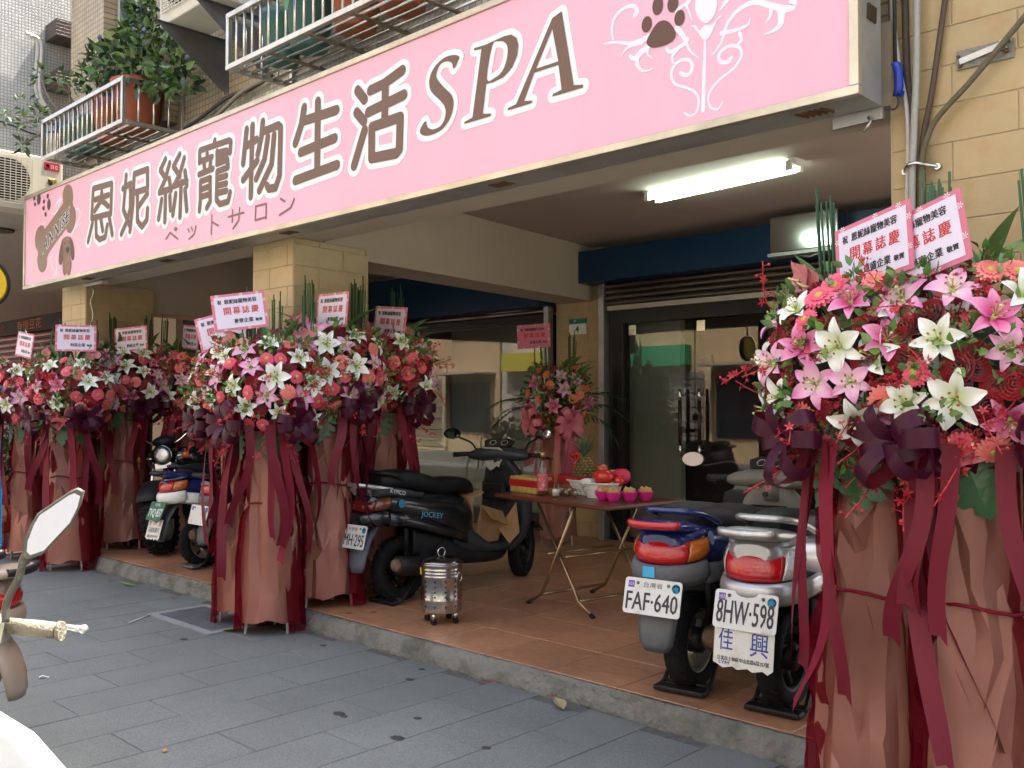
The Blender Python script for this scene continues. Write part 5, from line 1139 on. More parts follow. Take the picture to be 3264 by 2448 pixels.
def palm_mesh(L_):
    b = MB(); P = smooth_path([(0,0,0),(0,L_*.5,.06),(0,L_,-.12)], 8); b.tube(P, [.004-.0025*i/(len(P)-1) for i in range(len(P))], 5)
    for i, p in enumerate(P[3:]):
        s = (i+3)/len(P); l_ = .16*math.sin(math.pi*(.15+.8*s))
        for sg_ in (-1, 1): b.add([p, p+V((sg_*l_*.5, l_*.35, -.01)), p+V((sg_*l_, l_*.8, -.06)), p+V((sg_*l_*.45, l_*.5, -.012))], [(0,1,2,3)])
    return b.mesh('palm_frond', [leaf_d])
pm_ = palm_mesh(.55)
for k, (az, up_) in enumerate(((80,.5),(105,.1),(-75,.3),(-100,.0),(120,-.35))):
    d = V((math.sin(R(az)), -math.cos(R(az))*.6-.1, up_)); link('palm_frond', pm_, st_in, Matrix.Translation((d.x*.12, d.y*.1, 1.28)) @ d.to_track_quat('Y','Z').to_matrix().to_4x4())

# ------------------------------------------------------------ scooters and motorcycle
rubber = M('tyre_rubber', (.009,.009,.010), .8, spec=.25, var=.3, vs=20, bump=.2, bs=60)
blackp = M('black_plastic', (.010,.010,.012), .5, spec=.3, var=.2, vs=6); greyp = M('grey_plastic', (.095,.10,.105), .55, var=.16, vs=7, bump=.1)
dgreyp = M('dark_grey_plastic', (.028,.031,.036), .5, spec=.3, var=.25, vs=6)
seatm = M('seat_vinyl', (.008,.008,.009), .5, spec=.3, bump=.25, bs=90, bd=.004); alloy = M('wheel_alloy', (.36,.35,.31), .4, .6, var=.15)
chrome = M('chrome', (.75,.75,.74), .12, 1); darkmetal = M('dark_metal', (.025,.024,.023), .5, .6, var=.4, vs=9); rusty = M('rusty_metal', (.16,.085,.05), .75, .3, c2=(.25,.20,.15), vs=14)
red_lens = M('red_lens', (.42,.006,.008), .12, coat=.6, bump=.3, bs=120, bd=.004); amber = M('amber_lens', (.42,.10,.006), .12, coat=.6, bump=.3, bs=110, bd=.004); clear_lens = M('clear_lens', (.62,.62,.60), .12, .55, coat=.5, bump=.9, bs=70, bd=.01)
mirror_m = M('mirror_glass', (.82,.84,.86), .02, 1); plate_w = M('plate_white', (.60,.61,.58), .5, c2=(.42,.40,.34), vs=16, c2t=(.56,.75)); plate_ink = M('plate_ink', (.03,.03,.035), .55); plate_g = M('plate_green', (.006,.12,.065), .5)
stick_b = M('sticker_blue', (.05,.36,.62), .5); stick_v = M('sticker_violet', (.14,.06,.34), .5)
def sec(x, zc, hw, hh, n=18, p=2.7, dz=0.0):
    r = []
    for k in range(n):
        a = 2*math.pi*k/n; c, s = math.cos(a), math.sin(a)
        r.append(V((x, hw*abs(c)**(2/p)*(1 if c >= 0 else -1), zc + hh*abs(s)**(2/p)*(1 if s >= 0 else -1) + dz)))
    return r
def secs(rows, n=18, p=2.7, k=3):
    """interpolate section rows (x,zc,hw,hh) smoothly and loft"""
    P = smooth_path([(a, b_, c) for a, b_, c, d in rows], k); Q = smooth_path([(a, d, 0) for a, b_, c, d in rows], k)
    return [sec(p_.x, p_.y, max(.004, p_.z), max(.004, q.y), n, p) for p_, q in zip(P, Q)]
def band(z0, z1, hw, dep, xb, a0, a1, n=16, bulge=.012, slope=0.0):
    """curved strip round the tail: plan is an ellipse of half-width hw, depth dep, rearmost at xb"""
    rings = []
    for i in range(n+1):
        a = a0 + (a1-a0)*i/n; y = hw*math.sin(a); x = xb + dep*(1-math.cos(a)); nx, ny = -math.cos(a)/dep, math.sin(a)/hw; l_ = math.hypot(nx, ny); nx, ny = nx/l_, ny/l_
        ra = []
        for s in (0, .25, .5, .75, 1): bu = bulge*math.sin(math.pi*s)+.001; zz = z0+(z1-z0)*s; ra.append((x+nx*bu+slope*(zz-z0), y+ny*bu, zz + (x-xb)*.12))
        ra += [(x-nx*.02+slope*(z1-z0), y-ny*.02, z1+(x-xb)*.12), (x-nx*.02, y-ny*.02, z0+(x-xb)*.12)]
        rings.append(ra)
    b = MB(); b.loft(rings); return b
def wheel(parent, x, r, wd, spokes=3, rim=alloy, lean=0.0, knob=False):
    t = MB(); pr = [(r*.66,-wd*.36),(r*.78,-wd*.49),(r*.92,-wd*.46),(r*.985,-wd*.28),(r,0),(r*.985,wd*.28),(r*.92,wd*.46),(r*.78,wd*.49),(r*.66,wd*.36)]
    t.lathe(pr, 40, (0,0,0), 'Y', cap=False)
    if knob:
        for k in range(26):
            a = 2*math.pi*k/26
            for yy in (-wd*.34, 0, wd*.34):
                aa = a + (.12 if yy == 0 else 0); rr_ = r*.985 if yy else r; q = Matrix.Rotation(-aa, 4, 'Y') @ Matrix.Translation((rr_, yy, 0)); bb = MB(); bb.box(-.012,.010,-wd*.13,wd*.13,-.016,.016); t.put(bb, q)
    else:
        for k in range(36):
            a = 2*math.pi*k/36
            for sg_ in (-1, 1):
                q = Matrix.Rotation(-a, 4, 'Y') @ Matrix.Translation((r*.985, sg_*wd*.22, 0)) @ Matrix.Rotation(sg_*.6, 4, 'X'); bb = MB(); bb.box(-.01,.0015,-wd*.16,wd*.16,-.005,.005); t.put(bb, q)
    h = bpy.data.objects.new('wheel', None); col.objects.link(h); h.parent = parent; h.location = (x, 0, r)
    t.build('tyre', rubber, h, world=False)
    b = MB(); b.lathe([(r*.69,-wd*.36),(r*.60,-wd*.33),(r*.60,wd*.33),(r*.69,wd*.36)], 36, (0,0,0), 'Y', cap=False); b.build('rim', rim, h, world=False)
    b = MB(); b.lathe([(.02,-wd*.5),(.055,-wd*.45),(.06,0),(.055,wd*.45),(.02,wd*.5)], 18, (0,0,0), 'Y'); b.build('hub', darkmetal, h, world=False)
    for k in range(spokes):
        a = 2*math.pi*k/spokes+.4; b = MB(); c, s = math.cos(a), math.sin(a); c2, s2 = math.cos(a+.35), math.sin(a+.35)
        b.loft([[(c*.04-s*.03*q, -wd*.16*w_, s*.04+c*.03*q) for q, w_ in ((-1,1),(1,1),(1,-1),(-1,-1))], [(c*r*.35-s*.018*q, -wd*.14*w_, s*r*.35+c*.018*q) for q, w_ in ((-1,1),(1,1),(1,-1),(-1,-1))], [(c2*r*.62-s2*.02*q, -wd*.14*w_, s2*r*.62+c2*.02*q) for q, w_ in ((-1,1),(1,1),(1,-1),(-1,-1))]]); b.build('spoke', rim, h, world=False)
    return h
def plate(parent, M_, number, head=None, back=plate_w, inkm=plate_ink, W=.265, Hh=.15, stickers=True, dealer=None):
    b = MB(); r_ = .014; pts = []
    for cx_, cy_, a0 in ((W/2-r_,Hh/2-r_,0),(-W/2+r_,Hh/2-r_,90),(-W/2+r_,-Hh/2+r_,180),(W/2-r_,-Hh/2+r_,270)):
        for k in range(4): a = R(a0+30*k); pts.append((cx_+r_*math.cos(a), cy_+r_*math.sin(a)))
    b.prism(pts, -.0015, .0015); p = b.build('license_plate', back, parent, world=False); p.matrix_local = M_
    if not number: return p
    n = MB(); g_ = fit(number, W*.90, Hh*(.50 if head else .60))
    if len(number) == 1: g_ = fit(number, W*.11, Hh*.55); g_.xf(Matrix.Translation((W*.38,0,0)))
    for i, (dx, dy) in enumerate(((-.0013,0),(.0013,0),(0,.0012))): n.put(g_, Matrix.Translation((dx, dy-(Hh*.14 if head else Hh*.06), .0024+i*.00005)))
    n.build('number', inkm, p, world=False)
    if head: n = MB(); n.put(fit(head, W*.34, Hh*.15), Matrix.Translation((0, Hh*.33, .0024))); n.build('heading', inkm, p, world=False)
    for x in (-W*.27, W*.27): n = MB(); n.lathe([(.007,.0016),(.007,.005),(.003,.006)], 10, (x, Hh*.36, 0)); n.build('bolt', rusty, p, world=False)
    if stickers:
        n = MB(); n.lathe([(.019,.0022),(.0005,.0022)], 18, (W*.40, Hh*.30, 0)); n.build('sticker', stick_b, p, world=False)
        n = MB(); n.box(-W*.44, -W*.33, Hh*.22, Hh*.41, .0018, .0022); n.build('sticker', stick_v, p, world=False)
        n = MB(); n.put(fit('103', W*.08, Hh*.09), Matrix.Translation((-W*.385, Hh*.315, .0026))); n.build('sticker_number', plate_w, p, world=False)
    return p
def tilt_plate(x, z, pitch):
    """rear-facing plate frame: right = -y (as seen from behind), leaning"""
    up = V((math.sin(R(pitch)), 0, math.cos(R(pitch)))); return frame_m((x, 0, z), (0,-1,0), up)
def scooter(label, loc, heading, o, group='scooters parked under the arcade'):
    """o: options. local x forward, y left"""
    t = thing('scooter', label, 'scooter', loc, R(heading), group); t.scale = (o.get('sc', 1.04),)*3
    if o.get('lean'): t.rotation_mode = 'QUATERNION'; t.rotation_quaternion = (Matrix.Rotation(R(heading),3,'Z') @ Matrix.Rotation(R(o['lean']),3,'X')).to_quaternion()
    body, panel, lower = o['body'], o.get('panel', greyp), o.get('lower', greyp); r = o.get('r', .215); wb = o.get('wb', 1.22)
    B = lambda m: m
    def bd(mb, nm, m, p=t, **k): return mb.build(nm, m, p, world=False, **k)
    wheel(t, 0, r, .105, 3, o.get('rim', alloy)); fw_ = wheel(t, wb, r, .09, 3, o.get('rim', alloy)); fw_.rotation_euler = (0,0,R(o.get('steer',0)))
    # tail and side cowl
    rows = o.get('cowl', [(-.335,.685,.07,.035),(-.29,.68,.118,.062),(-.18,.665,.152,.088),(0,.630,.168,.115),(.22,.575,.170,.150),(.42,.515,.158,.185),(.56,.455,.135,.20),(.60,.43,.10,.19)])
    b = MB(); b.loft(secs(rows)); bd(b, 'body_cowl', body)
    b = MB(); b.loft(secs([(.40,.42,.12,.12),(.55,.36,.15,.10),(.75,.285,.165,.035),(.95,.29,.16,.036),(1.02,.33,.13,.05)], p=4)); bd(b, 'floorboard', o.get('floor', dgreyp))
    b = MB(); b.loft(secs([(.05,.40,.09,.10),(.25,.34,.12,.11),(.5,.27,.13,.08),(.85,.22,.12,.05),(.98,.25,.08,.05)], p=4)); bd(b, 'underframe', blackp)
    # seat
    b = MB(); b.loft(secs(o.get('seat', [(-.19,.775,.055,.035),(-.12,.78,.11,.05),(.05,.775,.128,.058),(.2,.752,.125,.058),(.30,.735,.118,.055),(.48,.735,.110,.055),(.60,.715,.085,.045),(.645,.69,.05,.02)]), p=3.2)); bd(b, 'seat', o.get('seatm', seatm))
    # leg shield and nose
    b = MB(); rings = []
    for z, xf, hw, th in ((.25,.93,.18,.10),(.34,1.0,.215,.15),(.48,1.045,.235,.17),(.62,1.055,.23,.16),(.76,1.04,.205,.14),(.87,1.015,.165,.12),(.95,.995,.11,.09),(.985,.98,.05,.05)):
        ring = []
        for k in range(20):
            a = 2*math.pi*k/20; c, s = math.cos(a), math.sin(a)
            x = xf + (th*.75 if c > 0 else th*.28)*abs(c)**.8*(1 if c > 0 else -1); y = hw*abs(s)**.75*(1 if s > 0 else -1); ring.append((x, y, z))
        rings.append(ring)
    b.loft(rings); hz = o.get('hz', 0); b.v = [V((p.x, p.y, p.z + hz*max(0,(p.z-.25)/.75))) for p in b.v]; bd(b, 'leg_shield', panel)
    b = MB(); b.loft(secs([(1.08,.55,.02,.2),(1.13,.55,.13,.24),(1.19,.56,.10,.2),(1.225,.57,.03,.08)], p=2.4)); bd(b, 'nose_cowl', body)
    if o.get('glovebox', True):
        b = MB(); b.box(.905,.955,-.11,.11,.60,.74); bd(b, 'glove_box', blackp, bevel=.02, seg=3); b = MB(); b.lathe([(.014,0),(.014,.02)], 12, (.885,0,.80), 'X'); bd(b, 'ignition_lock', darkmetal)
    # fork, fender
    for y in (-.062, .062): b = MB(); b.tube([(1.06,y,.62),(wb,y,r)], .017, 8); bd(b, 'fork_leg', darkmetal)
    b = MB(); rings = []
    for k in range(11):
        a = R(35+14*k); q = (wb + (r+.03)*math.cos(a), (r+.03)*math.sin(a)+r)
        rings.append([(q[0]-.0*math.cos(a)-(.0 if abs(j) < 3 else .03)*math.cos(a), j/4*.066, q[1]-(.0 if abs(j) < 3 else .03)*math.sin(a)) for j in (-4,-3,-1,1,3,4)])
    b.loft(rings, closed=False); bd(b, 'front_fender', body, solid=.006)
    # steering assembly turned about the head
    st = Matrix.Translation((1.0,0,hz)) @ Matrix.Rotation(R(o.get('steer',0)),4,'Z') @ Matrix.Translation((-1.0,0,0)); hm = o.get('handle', dgreyp)
    b = MB(); b.loft([[(1.0+.075*math.cos(a)*k_-.02*abs(y)/.24-.25*abs(y)*abs(y), y, 1.02-.02*abs(y)/.2+.052*math.sin(a)*k_) for a in [2*math.pi*q/14 for q in range(14)]] for y, k_ in ((-.235,.45),(-.19,.75),(-.12,1.0),(0,1.12),(.12,1.0),(.19,.75),(.235,.45))]); b.xf(st); bd(b, 'handlebar_cowl', hm)
    b = MB(); b.prism([(-.10,-.03),(.10,-.03),(.12,.03),(.07,.055),(-.07,.055),(-.12,.03)], 0, .012, frame_m((.965,0,1.078),(0,-1,0),(.75,0,.65))); b.xf(st); sp = bd(b, 'speedometer', M('dial_black', (.02,.022,.025), .1, coat=.5))
    b = MB()
    for y in (-.045,.045): b.lathe([(.026,.0125),(.024,.0125)], 18, (y,0.01,0), cap=False)
    for k in range(9): a = R(210-30*k); b.bar((-.045+.018*math.cos(a),.01+.018*math.sin(a),.0127),(-.045+.024*math.cos(a),.01+.024*math.sin(a),.0127),.002,.0006)
    b.xf(frame_m((.965,0,1.078),(0,-1,0),(.75,0,.65))); b.xf(st); bd(b, 'dial_marks', plate_w)
    b = MB(); b.tube([(1.02,0,.90),(1.0,0,1.0)], .06, 14); b.xf(st); bd(b, 'steering_neck', hm)
    for s in (-1, 1):
        b = MB(); b.tube([(.985,s*.225,1.005),(.955,s*.35,1.0)], .0165, 12); b.lathe([(.02,0),(.02,.008)],12,(0,0,0)); b.v[-24:] = [Matrix.Translation((.955,s*.35,1.0)) @ Matrix.Rotation(R(-90*s),4,'X') @ p for p in b.v[-24:]]; b.xf(st); bd(b, 'grip', M('grip_rubber', (.02,.02,.02), .7, bump=.6, bs=150))
        b = MB(); b.tube(smooth_path([(1.03,s*.20,1.0),(1.05,s*.26,.995),(1.035,s*.36,.985)],4), [.006]*8+[.008], 7); b.ball((1.035,s*.365,.985), .010, 8, 6); b.xf(st); bd(b, 'brake_lever', o.get('lever', blackp))
        b = MB(); b.box(.955,1.0,s*.16-.025,s*.16+.025,1.028,1.05); b.xf(st); bd(b, 'switch', blackp, bevel=.005)
        if o.get('mirrors', True):
            mx = (.93, s*.36, 1.16) if 'mpos' not in o else (o['mpos'][0], s*o['mpos'][1], o['mpos'][2])
            b = MB(); b.tube(smooth_path([(1.0,s*.19,1.03),(.985,s*.23,1.09),(mx[0]+.02,mx[1]-s*.06,mx[2]-.035),(mx[0]+.012,mx[1]-s*.01,mx[2])],4), .007, 7); b.xf(st); ml = bd(b, 'mirror_stalk', blackp)
            Mm = st @ frame_m(mx, (0.12*s,-1,0), (.12,0,1)); ring = [(.068*math.cos(2*math.pi*k/22)*(1.0), .042*math.sin(2*math.pi*k/22)) for k in range(22)]
            b = MB(); b.loft([[(x*q, y*q, z) for x, y in ring] for q, z in ((.55,-.035),(.9,-.022),(1,0),(.96,.006))]); b.xf(Mm); ms = bd(b, 'mirror_shell', blackp)
            b = MB(); b.flat([(x*.93, y*.93) for x, y in ring], .0068); b.xf(Mm); bd(b, 'mirror_glass', o.get('mirm', mirror_m), ms)
    # headlight
    b = MB(); b.ball((1.20,0,.70), .07, 14, 8, 0, .5, 1.3, .8); bd(b, 'headlight', clear_lens)
    # rear lamps and bumper
    tl = o.get('tail', (.615,.70,.150,.13,-.350))
    amb = o.get('amber', amber)
    b = band(tl[0], tl[1], tl[2], tl[3], tl[4], R(-48), R(48), 14, .016, o.get('tslope', .25)); bd(b, 'tail_light', o.get('lens', red_lens))
    for s in (-1, 1): b = band(tl[0]+.004, tl[1]-.006, tl[2], tl[3], tl[4], R(49*s), R(92*s), 8, .014, o.get('tslope', .25)); bd(b, 'turn_signal', amb, recalc=True)
    b = band(tl[1]+.001, tl[1]+.035, tl[2]-.014, tl[3]-.01, tl[4]+.03, R(-90), R(90), 16, .01, .55); bd(b, 'tail_top_trim', body)
    b = band(tl[0]-.095, tl[0]-.004, tl[2]+.006, tl[3]+.01, tl[4]-.004, R(-92), R(92), 20, .014, -.1); bd(b, 'rear_bumper', o.get('bumper', greyp))
    # side lower trim running forward
    for s in (-1, 1):
        b = MB(); b.loft([[(x, s*(y+dy*.012), z+dz) for dy, dz in ((0,h_),(1,h_*.6),(1,-h_*.6),(0,-h_),(-1,-h_*.6),(-1,h_*.6))] for x, y, z, h_ in ((tl[4]+tl[3],tl[2]+.002,tl[0]-.045,.045),(-.05,.160,.545,.045),(.15,.168,.49,.042),(.35,.165,.43,.036),(.5,.145,.37,.03))]); bd(b, 'lower_trim', o.get('trim', lower), recalc=True)
    # mudguard and plate
    b = MB(); rings = []
    for x, z, hw in ((-.21,.56,.075),(-.28,.50,.085),(-.335,.42,.09),(-.365,.34,.088),(-.375,.27,.078),(-.372,.235,.055)): rings.append([(x+.02,-hw,z),(x,-hw*.7,z),(x-.006,0,z),(x,hw*.7,z),(x+.02,hw,z)])
    b.loft(rings, closed=False); bd(b, 'mudguard', o.get('mud', greyp), solid=.006)
    pl = plate(t, tilt_plate(*o.get('ppos', (-.392,.465,14))), o['plate'], o.get('head', '台灣省'), o.get('pback', plate_w), o.get('pink', plate_ink), stickers=o.get('stickers', True))
    if o.get('dealer'):
        d = o['dealer']; q = MB(); W_, H_ = .25, .155; n_ = 12
        q.prism([(-W_/2,H_/2),(-W_/2,-H_/2+.012)] + [(-W_/2+W_*k/n_, -H_/2+.006*math.sin(k*2.1)) for k in range(1,n_)] + [(W_/2,-H_/2+.012),(W_/2,H_/2)], -.001, .001)
        bx = o.get('ppos', (-.392,.465,14)); Mp = tilt_plate(bx[0]+.012-.03, bx[1]-.142, bx[2]-6); dl = bd(q, 'dealer_card', M('dealer_white', (.62,.61,.56), .6, c2=(.5,.48,.42), vs=20)); dl.matrix_local = Mp
        for body_, x, y, w_, h_, m in d: k_ = MB(); k_.put(fit(body_, w_, h_), Matrix.Translation((x, y, .0022))); k_.put(fit(body_, w_, h_), Matrix.Translation((x+.0012, y, .0023))); bd(k_, 'dealer_lettering', m, dl)
    # exhaust, engine, stand
    b = MB(); b.loft([[V((x, y+ry*math.cos(2*math.pi*k/16), z+rz*math.sin(2*math.pi*k/16))) for k in range(16)] for x, y, z, ry, rz in ((.34,-.135,.215,.02,.02),(.26,-.145,.22,.045,.048),(.10,-.155,.235,.056,.062),(-.10,-.165,.262,.058,.064),(-.16,-.168,.27,.055,.06))]); bd(b, 'muffler', darkmetal)
    b = MB(); b.loft([[V((x, -.168+r_*math.cos(2*math.pi*k/16), z+r_*math.sin(2*math.pi*k/16))) for k in range(16)] for x, z, r_ in ((-.158,.27,.05),(-.19,.275,.034),(-.20,.277,.014))]); bd(b, 'muffler_end', rusty)
    b = MB(); b.loft(secs([(-.06,.25,.03,.07),(.02,.25,.045,.10),(.2,.26,.05,.085),(.40,.27,.04,.06)], p=3)); b.xf(Matrix.Translation((0,.125,0))); bd(b, 'transmission_case', darkmetal)
    b = MB(); b.box(.10,.42,-.10,.08,.20,.42); bd(b, 'engine', darkmetal, bevel=.03); b = MB(); b.lathe([(.085,-.02),(.085,.0),(.06,.006)], 20, (.30,-.115,.30), 'Y'); bd(b, 'fan_cover', blackp)
    for k in range(7): b = MB(); b.bar((.23+.022*k,-.124,.25),(.23+.022*k,-.124,.35),.008,.006); bd(b, 'fan_slot', darkmetal)
    b = MB(); sx = -.06
    for y in (-.11,.11): b.tube([(.12,y*.9,.24),(sx,y,.03),(sx-.04,y,.02)], .011, 7)
    b.tube([(sx,-.11,.03),(sx,.11,.03)], .010, 7); bd(b, 'centre_stand', darkmetal)
    b = MB(); b.box(sx-.10, sx-.03, -.12, .12, .005, .03); bd(b, 'stand_foot', o.get('foot', blackp), bevel=.008)
    for y in (-.075,): b = MB(); b.tube([(-.0,y,.24),(-.02,y-.02,.60)], .018, 8); bd(b, 'shock_absorber', darkmetal)
    # grab rail
    if o.get('rail'):
        m, kind = o['rail']
        if kind == 'wing':   # flat alloy wing
            b = MB(); P = smooth_path([(.10,.135,.70),(-.10,.15,.735),(-.30,.13,.775),(-.385,.06,.79),(-.395,0,.79),(-.385,-.06,.79),(-.30,-.13,.775),(-.10,-.15,.735),(.10,-.135,.70)],5)
            b.loft([[p+V((0,0,-.012)), p+V((0,0,.014)), p*1+V((.028,-p.y*.16,.014)), p+V((.028,-p.y*.16,-.012))] for p in P]); bd(b, 'grab_rail', m, recalc=True)
            for y in (-.08,.08): b = MB(); b.bar((-.33,y,.775),(-.27,y*.8,.70),.03,.05); bd(b, 'rail_post', m, bevel=.006)
            b = MB(); b.tube(smooth_path([(-.02,.10,.79),(-.14,.115,.845),(-.20,.08,.86),(-.21,0,.862),(-.20,-.08,.86),(-.14,-.115,.845),(-.02,-.10,.79)],4), .015, 8); bd(b, 'back_bar', o.get('bar2', blackp))
        else:
            b = MB(); b.tube(smooth_path([(.02,.125,.745),(-.14,.125,.795),(-.24,.095,.815),(-.265,0,.818),(-.24,-.095,.815),(-.14,-.125,.795),(.02,-.125,.745)],5), .014, 8); bd(b, 'grab_rail', m)
            b = MB(); b.loft(secs([(-.40,.765,.085,.012),(-.375,.765,.125,.022),(-.28,.755,.13,.028),(-.15,.735,.125,.03),(-.02,.715,.12,.02)], p=3)); bd(b, 'tail_wing', o.get('wing', body))
            b = band(.752,.782,.128,.05,-.410,R(-70),R(70),10,.006); bd(b, 'high_brake_light' if not o.get('plainwing') else 'wing_edge', red_lens if not o.get('plainwing') else m)
    for (body_, M_, w_, h_, m) in o.get('decals', ()): b = MB(); b.put(fit(body_, w_, h_), M_); bd(b, 'decal', m)
    return t
SIDE = lambda x, y, z, pitch=0, yawd=0: frame_m((x, y, z), (math.cos(R(pitch)), math.tan(R(yawd)), math.sin(R(pitch))), (-math.sin(R(pitch)), 0, math.cos(R(pitch))))   # on the right flank, read along +x
decal_w = M('decal_white', (.72,.72,.70), .4); decal_c = M('decal_cyan', (.10,.42,.62), .4); decal_s = M('decal_silver', (.45,.43,.40), .35, .5)
blackpaint = M('black_paint', (.008,.009,.012), .22, coat=.6, var=.3, vs=5); bluepaint = M('blue_paint', (.010,.020,.115), .25, coat=.7, var=.15, vs=4); silverpaint = M('silver_paint', (.42,.42,.42), .32, .7, var=.08); whitepaint = M('white_paint', (.66,.66,.63), .3, coat=.4, var=.06)
silver_rail = M('rail_silver', (.48,.48,.46), .35, .8, var=.2, vs=20)
gmh = scooter('black scooter with silver tail rail and cardboard on its footboard', (-5.14, 4.21, FL), 92, dict(hz=-.07, body=blackpaint, panel=dgreyp, lower=dgreyp, trim=blackpaint, plate='GMH·295', lens=M('dark_red_lens', (.12,.006,.008), .15, coat=.5), amber=M('dark_amber_lens', (.13,.04,.012), .15, coat=.5), steer=22, rail=(silver_rail, 'wing'), handle=M('handle_blue_grey', (.030,.037,.048), .45, var=.2), bumper=blackpaint, mud=M('mud_blue_grey', (.10,.115,.14), .5), rim=darkmetal, wb=1.24,
    seat=[(-.20,.80,.055,.045),(-.12,.81,.11,.062),(.05,.80,.13,.07),(.2,.765,.128,.065),(.30,.745,.12,.06),(.48,.745,.112,.058),(.60,.725,.09,.05),(.66,.69,.05,.025)],
    decals=[('KYMCO', SIDE(-.16,-.176,.742,-12), .13, .028, decal_w), ('JOCKEY', SIDE(.14,-.176,.565,-9), .20, .045, decal_c)]))
b = MB(); b.loft(secs([(-.30,.742,.158,.024),(-.2,.742,.166,.03),(-.05,.725,.167,.03),(.08,.70,.163,.02)], p=4)); b.v = [p for p in b.v]; b.build('rail_badge', dgreyp, gmh, world=False)
b = MB(); b.lathe([(.028,0),(.0005,0)], 20, (-.12,-.160,.665), 'Y'); b.v = [V((p.x, -.166, p.z)) for p in b.v]; b.build('round_sticker', stick_b, gmh, world=False)
faf = scooter('blue scooter with grey rear bumper and rusty plate FAF 640', (-2.55, 3.90, FL), 98, dict(sc=1.06, hz=-.13, body=bluepaint, panel=M('worn_grey', (.16,.16,.14), .55, var=.2), lower=greyp, trim=greyp, plate='FAF·640', steer=-4, rail=(bluepaint, 'loop'), handle=M('worn_grey'), bumper=greyp, mirm=M('dusty_mirror', (.42,.36,.34), .45, .6), lever=chrome, seatm=M('seat_brown', (.028,.022,.021), .6, bump=.2, bs=120), tail=(.60,.695,.158,.15,-.355), mpos=(.93,.44,1.10),
    decals=[('Attila', SIDE(.10,-.174,.575,-8), .13, .035, M('decal_violet', (.25,.22,.5), .4)), ('125', SIDE(.27,-.178,.53,-10), .05, .02, decal_s)]))
b = MB(); b.lathe([(.03,0),(.0005,0)], 20, (-.14,0,.70), 'Y'); b.v = [V((p.x, -.155+(.70-p.z)*-.2, p.z)) for p in b.v]; b.build('round_sticker', M('sticker_pale', (.35,.5,.68), .5), faf, world=False)
b = MB(); b.box(-.381,-.377,-.005,.05,.545,.590); b.build('bumper_sticker', stick_b, faf, world=False)
hw8 = scooter('silver scooter with big red tail light and white dealer card under plate 8HW 598', (-2.08, 3.93, FL), 95, dict(sc=1.06, hz=-.1, body=silverpaint, panel=M('worn_grey'), lower=silverpaint, trim=silverpaint, plate='8HW·598', head=None, steer=6, rail=(silver_rail, 'loop'), plainwing=True, wing=silver_rail, bumper=silverpaint, amber=clear_lens, mud=blackp, tail=(.575,.70,.155,.14,-.36), tslope=.35, mirrors=False, rim=darkmetal,
    dealer=[('佳', -.075, .028, .06, .085, M('dealer_blue', (.03,.06,.26), .5)), ('興', .065, .022, .075, .09, M('dealer_blue')), ('台北市士林區中山北路6段257號', .0, -.045, .215, .018, plate_ink), ('SYM', -.08, -.062, .045, .012, M('dealer_blue'))]))
tvq = scooter('small blue and white scooter with green plate TVQ 837 behind the flower stand', (-7.42, 3.98, FL), 88, dict(body=bluepaint, panel=whitepaint, lower=whitepaint, trim=whitepaint, plate='TVQ·837', steer=0, pback=plate_g, pink=decal_w, rail=(blackp, 'loop'), plainwing=True, bumper=whitepaint, r=.20, wb=1.15, lean=-3, foot=greyp, stickers=False, ppos=(-.392,.475,22),
    cowl=[(-.335,.665,.07,.035),(-.29,.66,.118,.055),(-.18,.645,.148,.08),(0,.615,.16,.10),(.22,.56,.162,.13),(.42,.50,.150,.165),(.56,.445,.13,.18),(.60,.43,.10,.17)],
    dealer=[('天', -.09, .05, .045, .05, M('card_red')), ('SYM', 0, .052, .06, .03, plate_ink), ('豪', .09, .05, .045, .05, M('card_red')), ('天豪車業行', 0, -.005, .2, .04, plate_ink), ('電話:2834-995', 0, -.052, .19, .022, plate_ink)]))
scooter('dark scooter mostly hidden between the small blue scooter and the flower stands', (-7.02, 4.12, FL), 90, dict(body=blackpaint, panel=dgreyp, plate='0', head=None, rail=(blackp, 'loop'), plainwing=True, stickers=True))
# cardboard on the black scooter's footboard
card_m = M('cardboard', (.34,.20,.095), .8, var=.1, vs=12, bump=.1); 
t = thing('cardboard_box', 'torn open cardboard box lying on the black scooter footboard', 'box', gmh.matrix_world.translation if False else (-5.14, 4.21, FL), R(92))
for pts in ([(.62,-.12,.34),(.90,-.10,.33),(.93,-.12,.55),(.66,-.16,.62)], [(.62,.12,.34),(.62,-.12,.34),(.60,-.13,.68),(.60,.12,.70)], [(.90,-.10,.33),(.90,.12,.34),(.95,.13,.52),(.95,-.13,.50)], [(.60,-.13,.68),(.60,.12,.70),(.70,.13,.73),(.71,-.14,.71)], [(.62,-.12,.338),(.62,.12,.338),(.90,.12,.336),(.90,-.10,.336)], [(.93,-.12,.55),(.66,-.16,.62),(.70,-.24,.52),(.88,-.22,.46)], [(.90,-.11,.42),(1.0,-.20,.62),(.97,-.26,.40),(.90,-.22,.32)]):
    b = MB(); b.add(pts, [(0,1,2,3)]); b.build('flap', card_m, t, world=False, solid=.005)
# cloth hung on the black scooter's handlebar
b = MB(); b.grid(lambda u, v: V((.93+.05*math.sin(v*3)+.03*u, .02-.16*(u-.5)-.02*math.sin(6*v), 1.10-.16*v+.02*math.sin(9*u)*v)), 6, 6); b.xf(Matrix.Rotation(R(22),4,'Z') if False else Matrix.Identity(4))
cl = tag(b.build('rag', M('rag_cloth', (.42,.42,.34), .9, var=.1), solid=.004), 'crumpled cream rag hung over the black scooter handlebar', 'cloth'); cl.location = (-5.14, 4.21, FL-.07); cl.rotation_euler = (0,0,R(92))

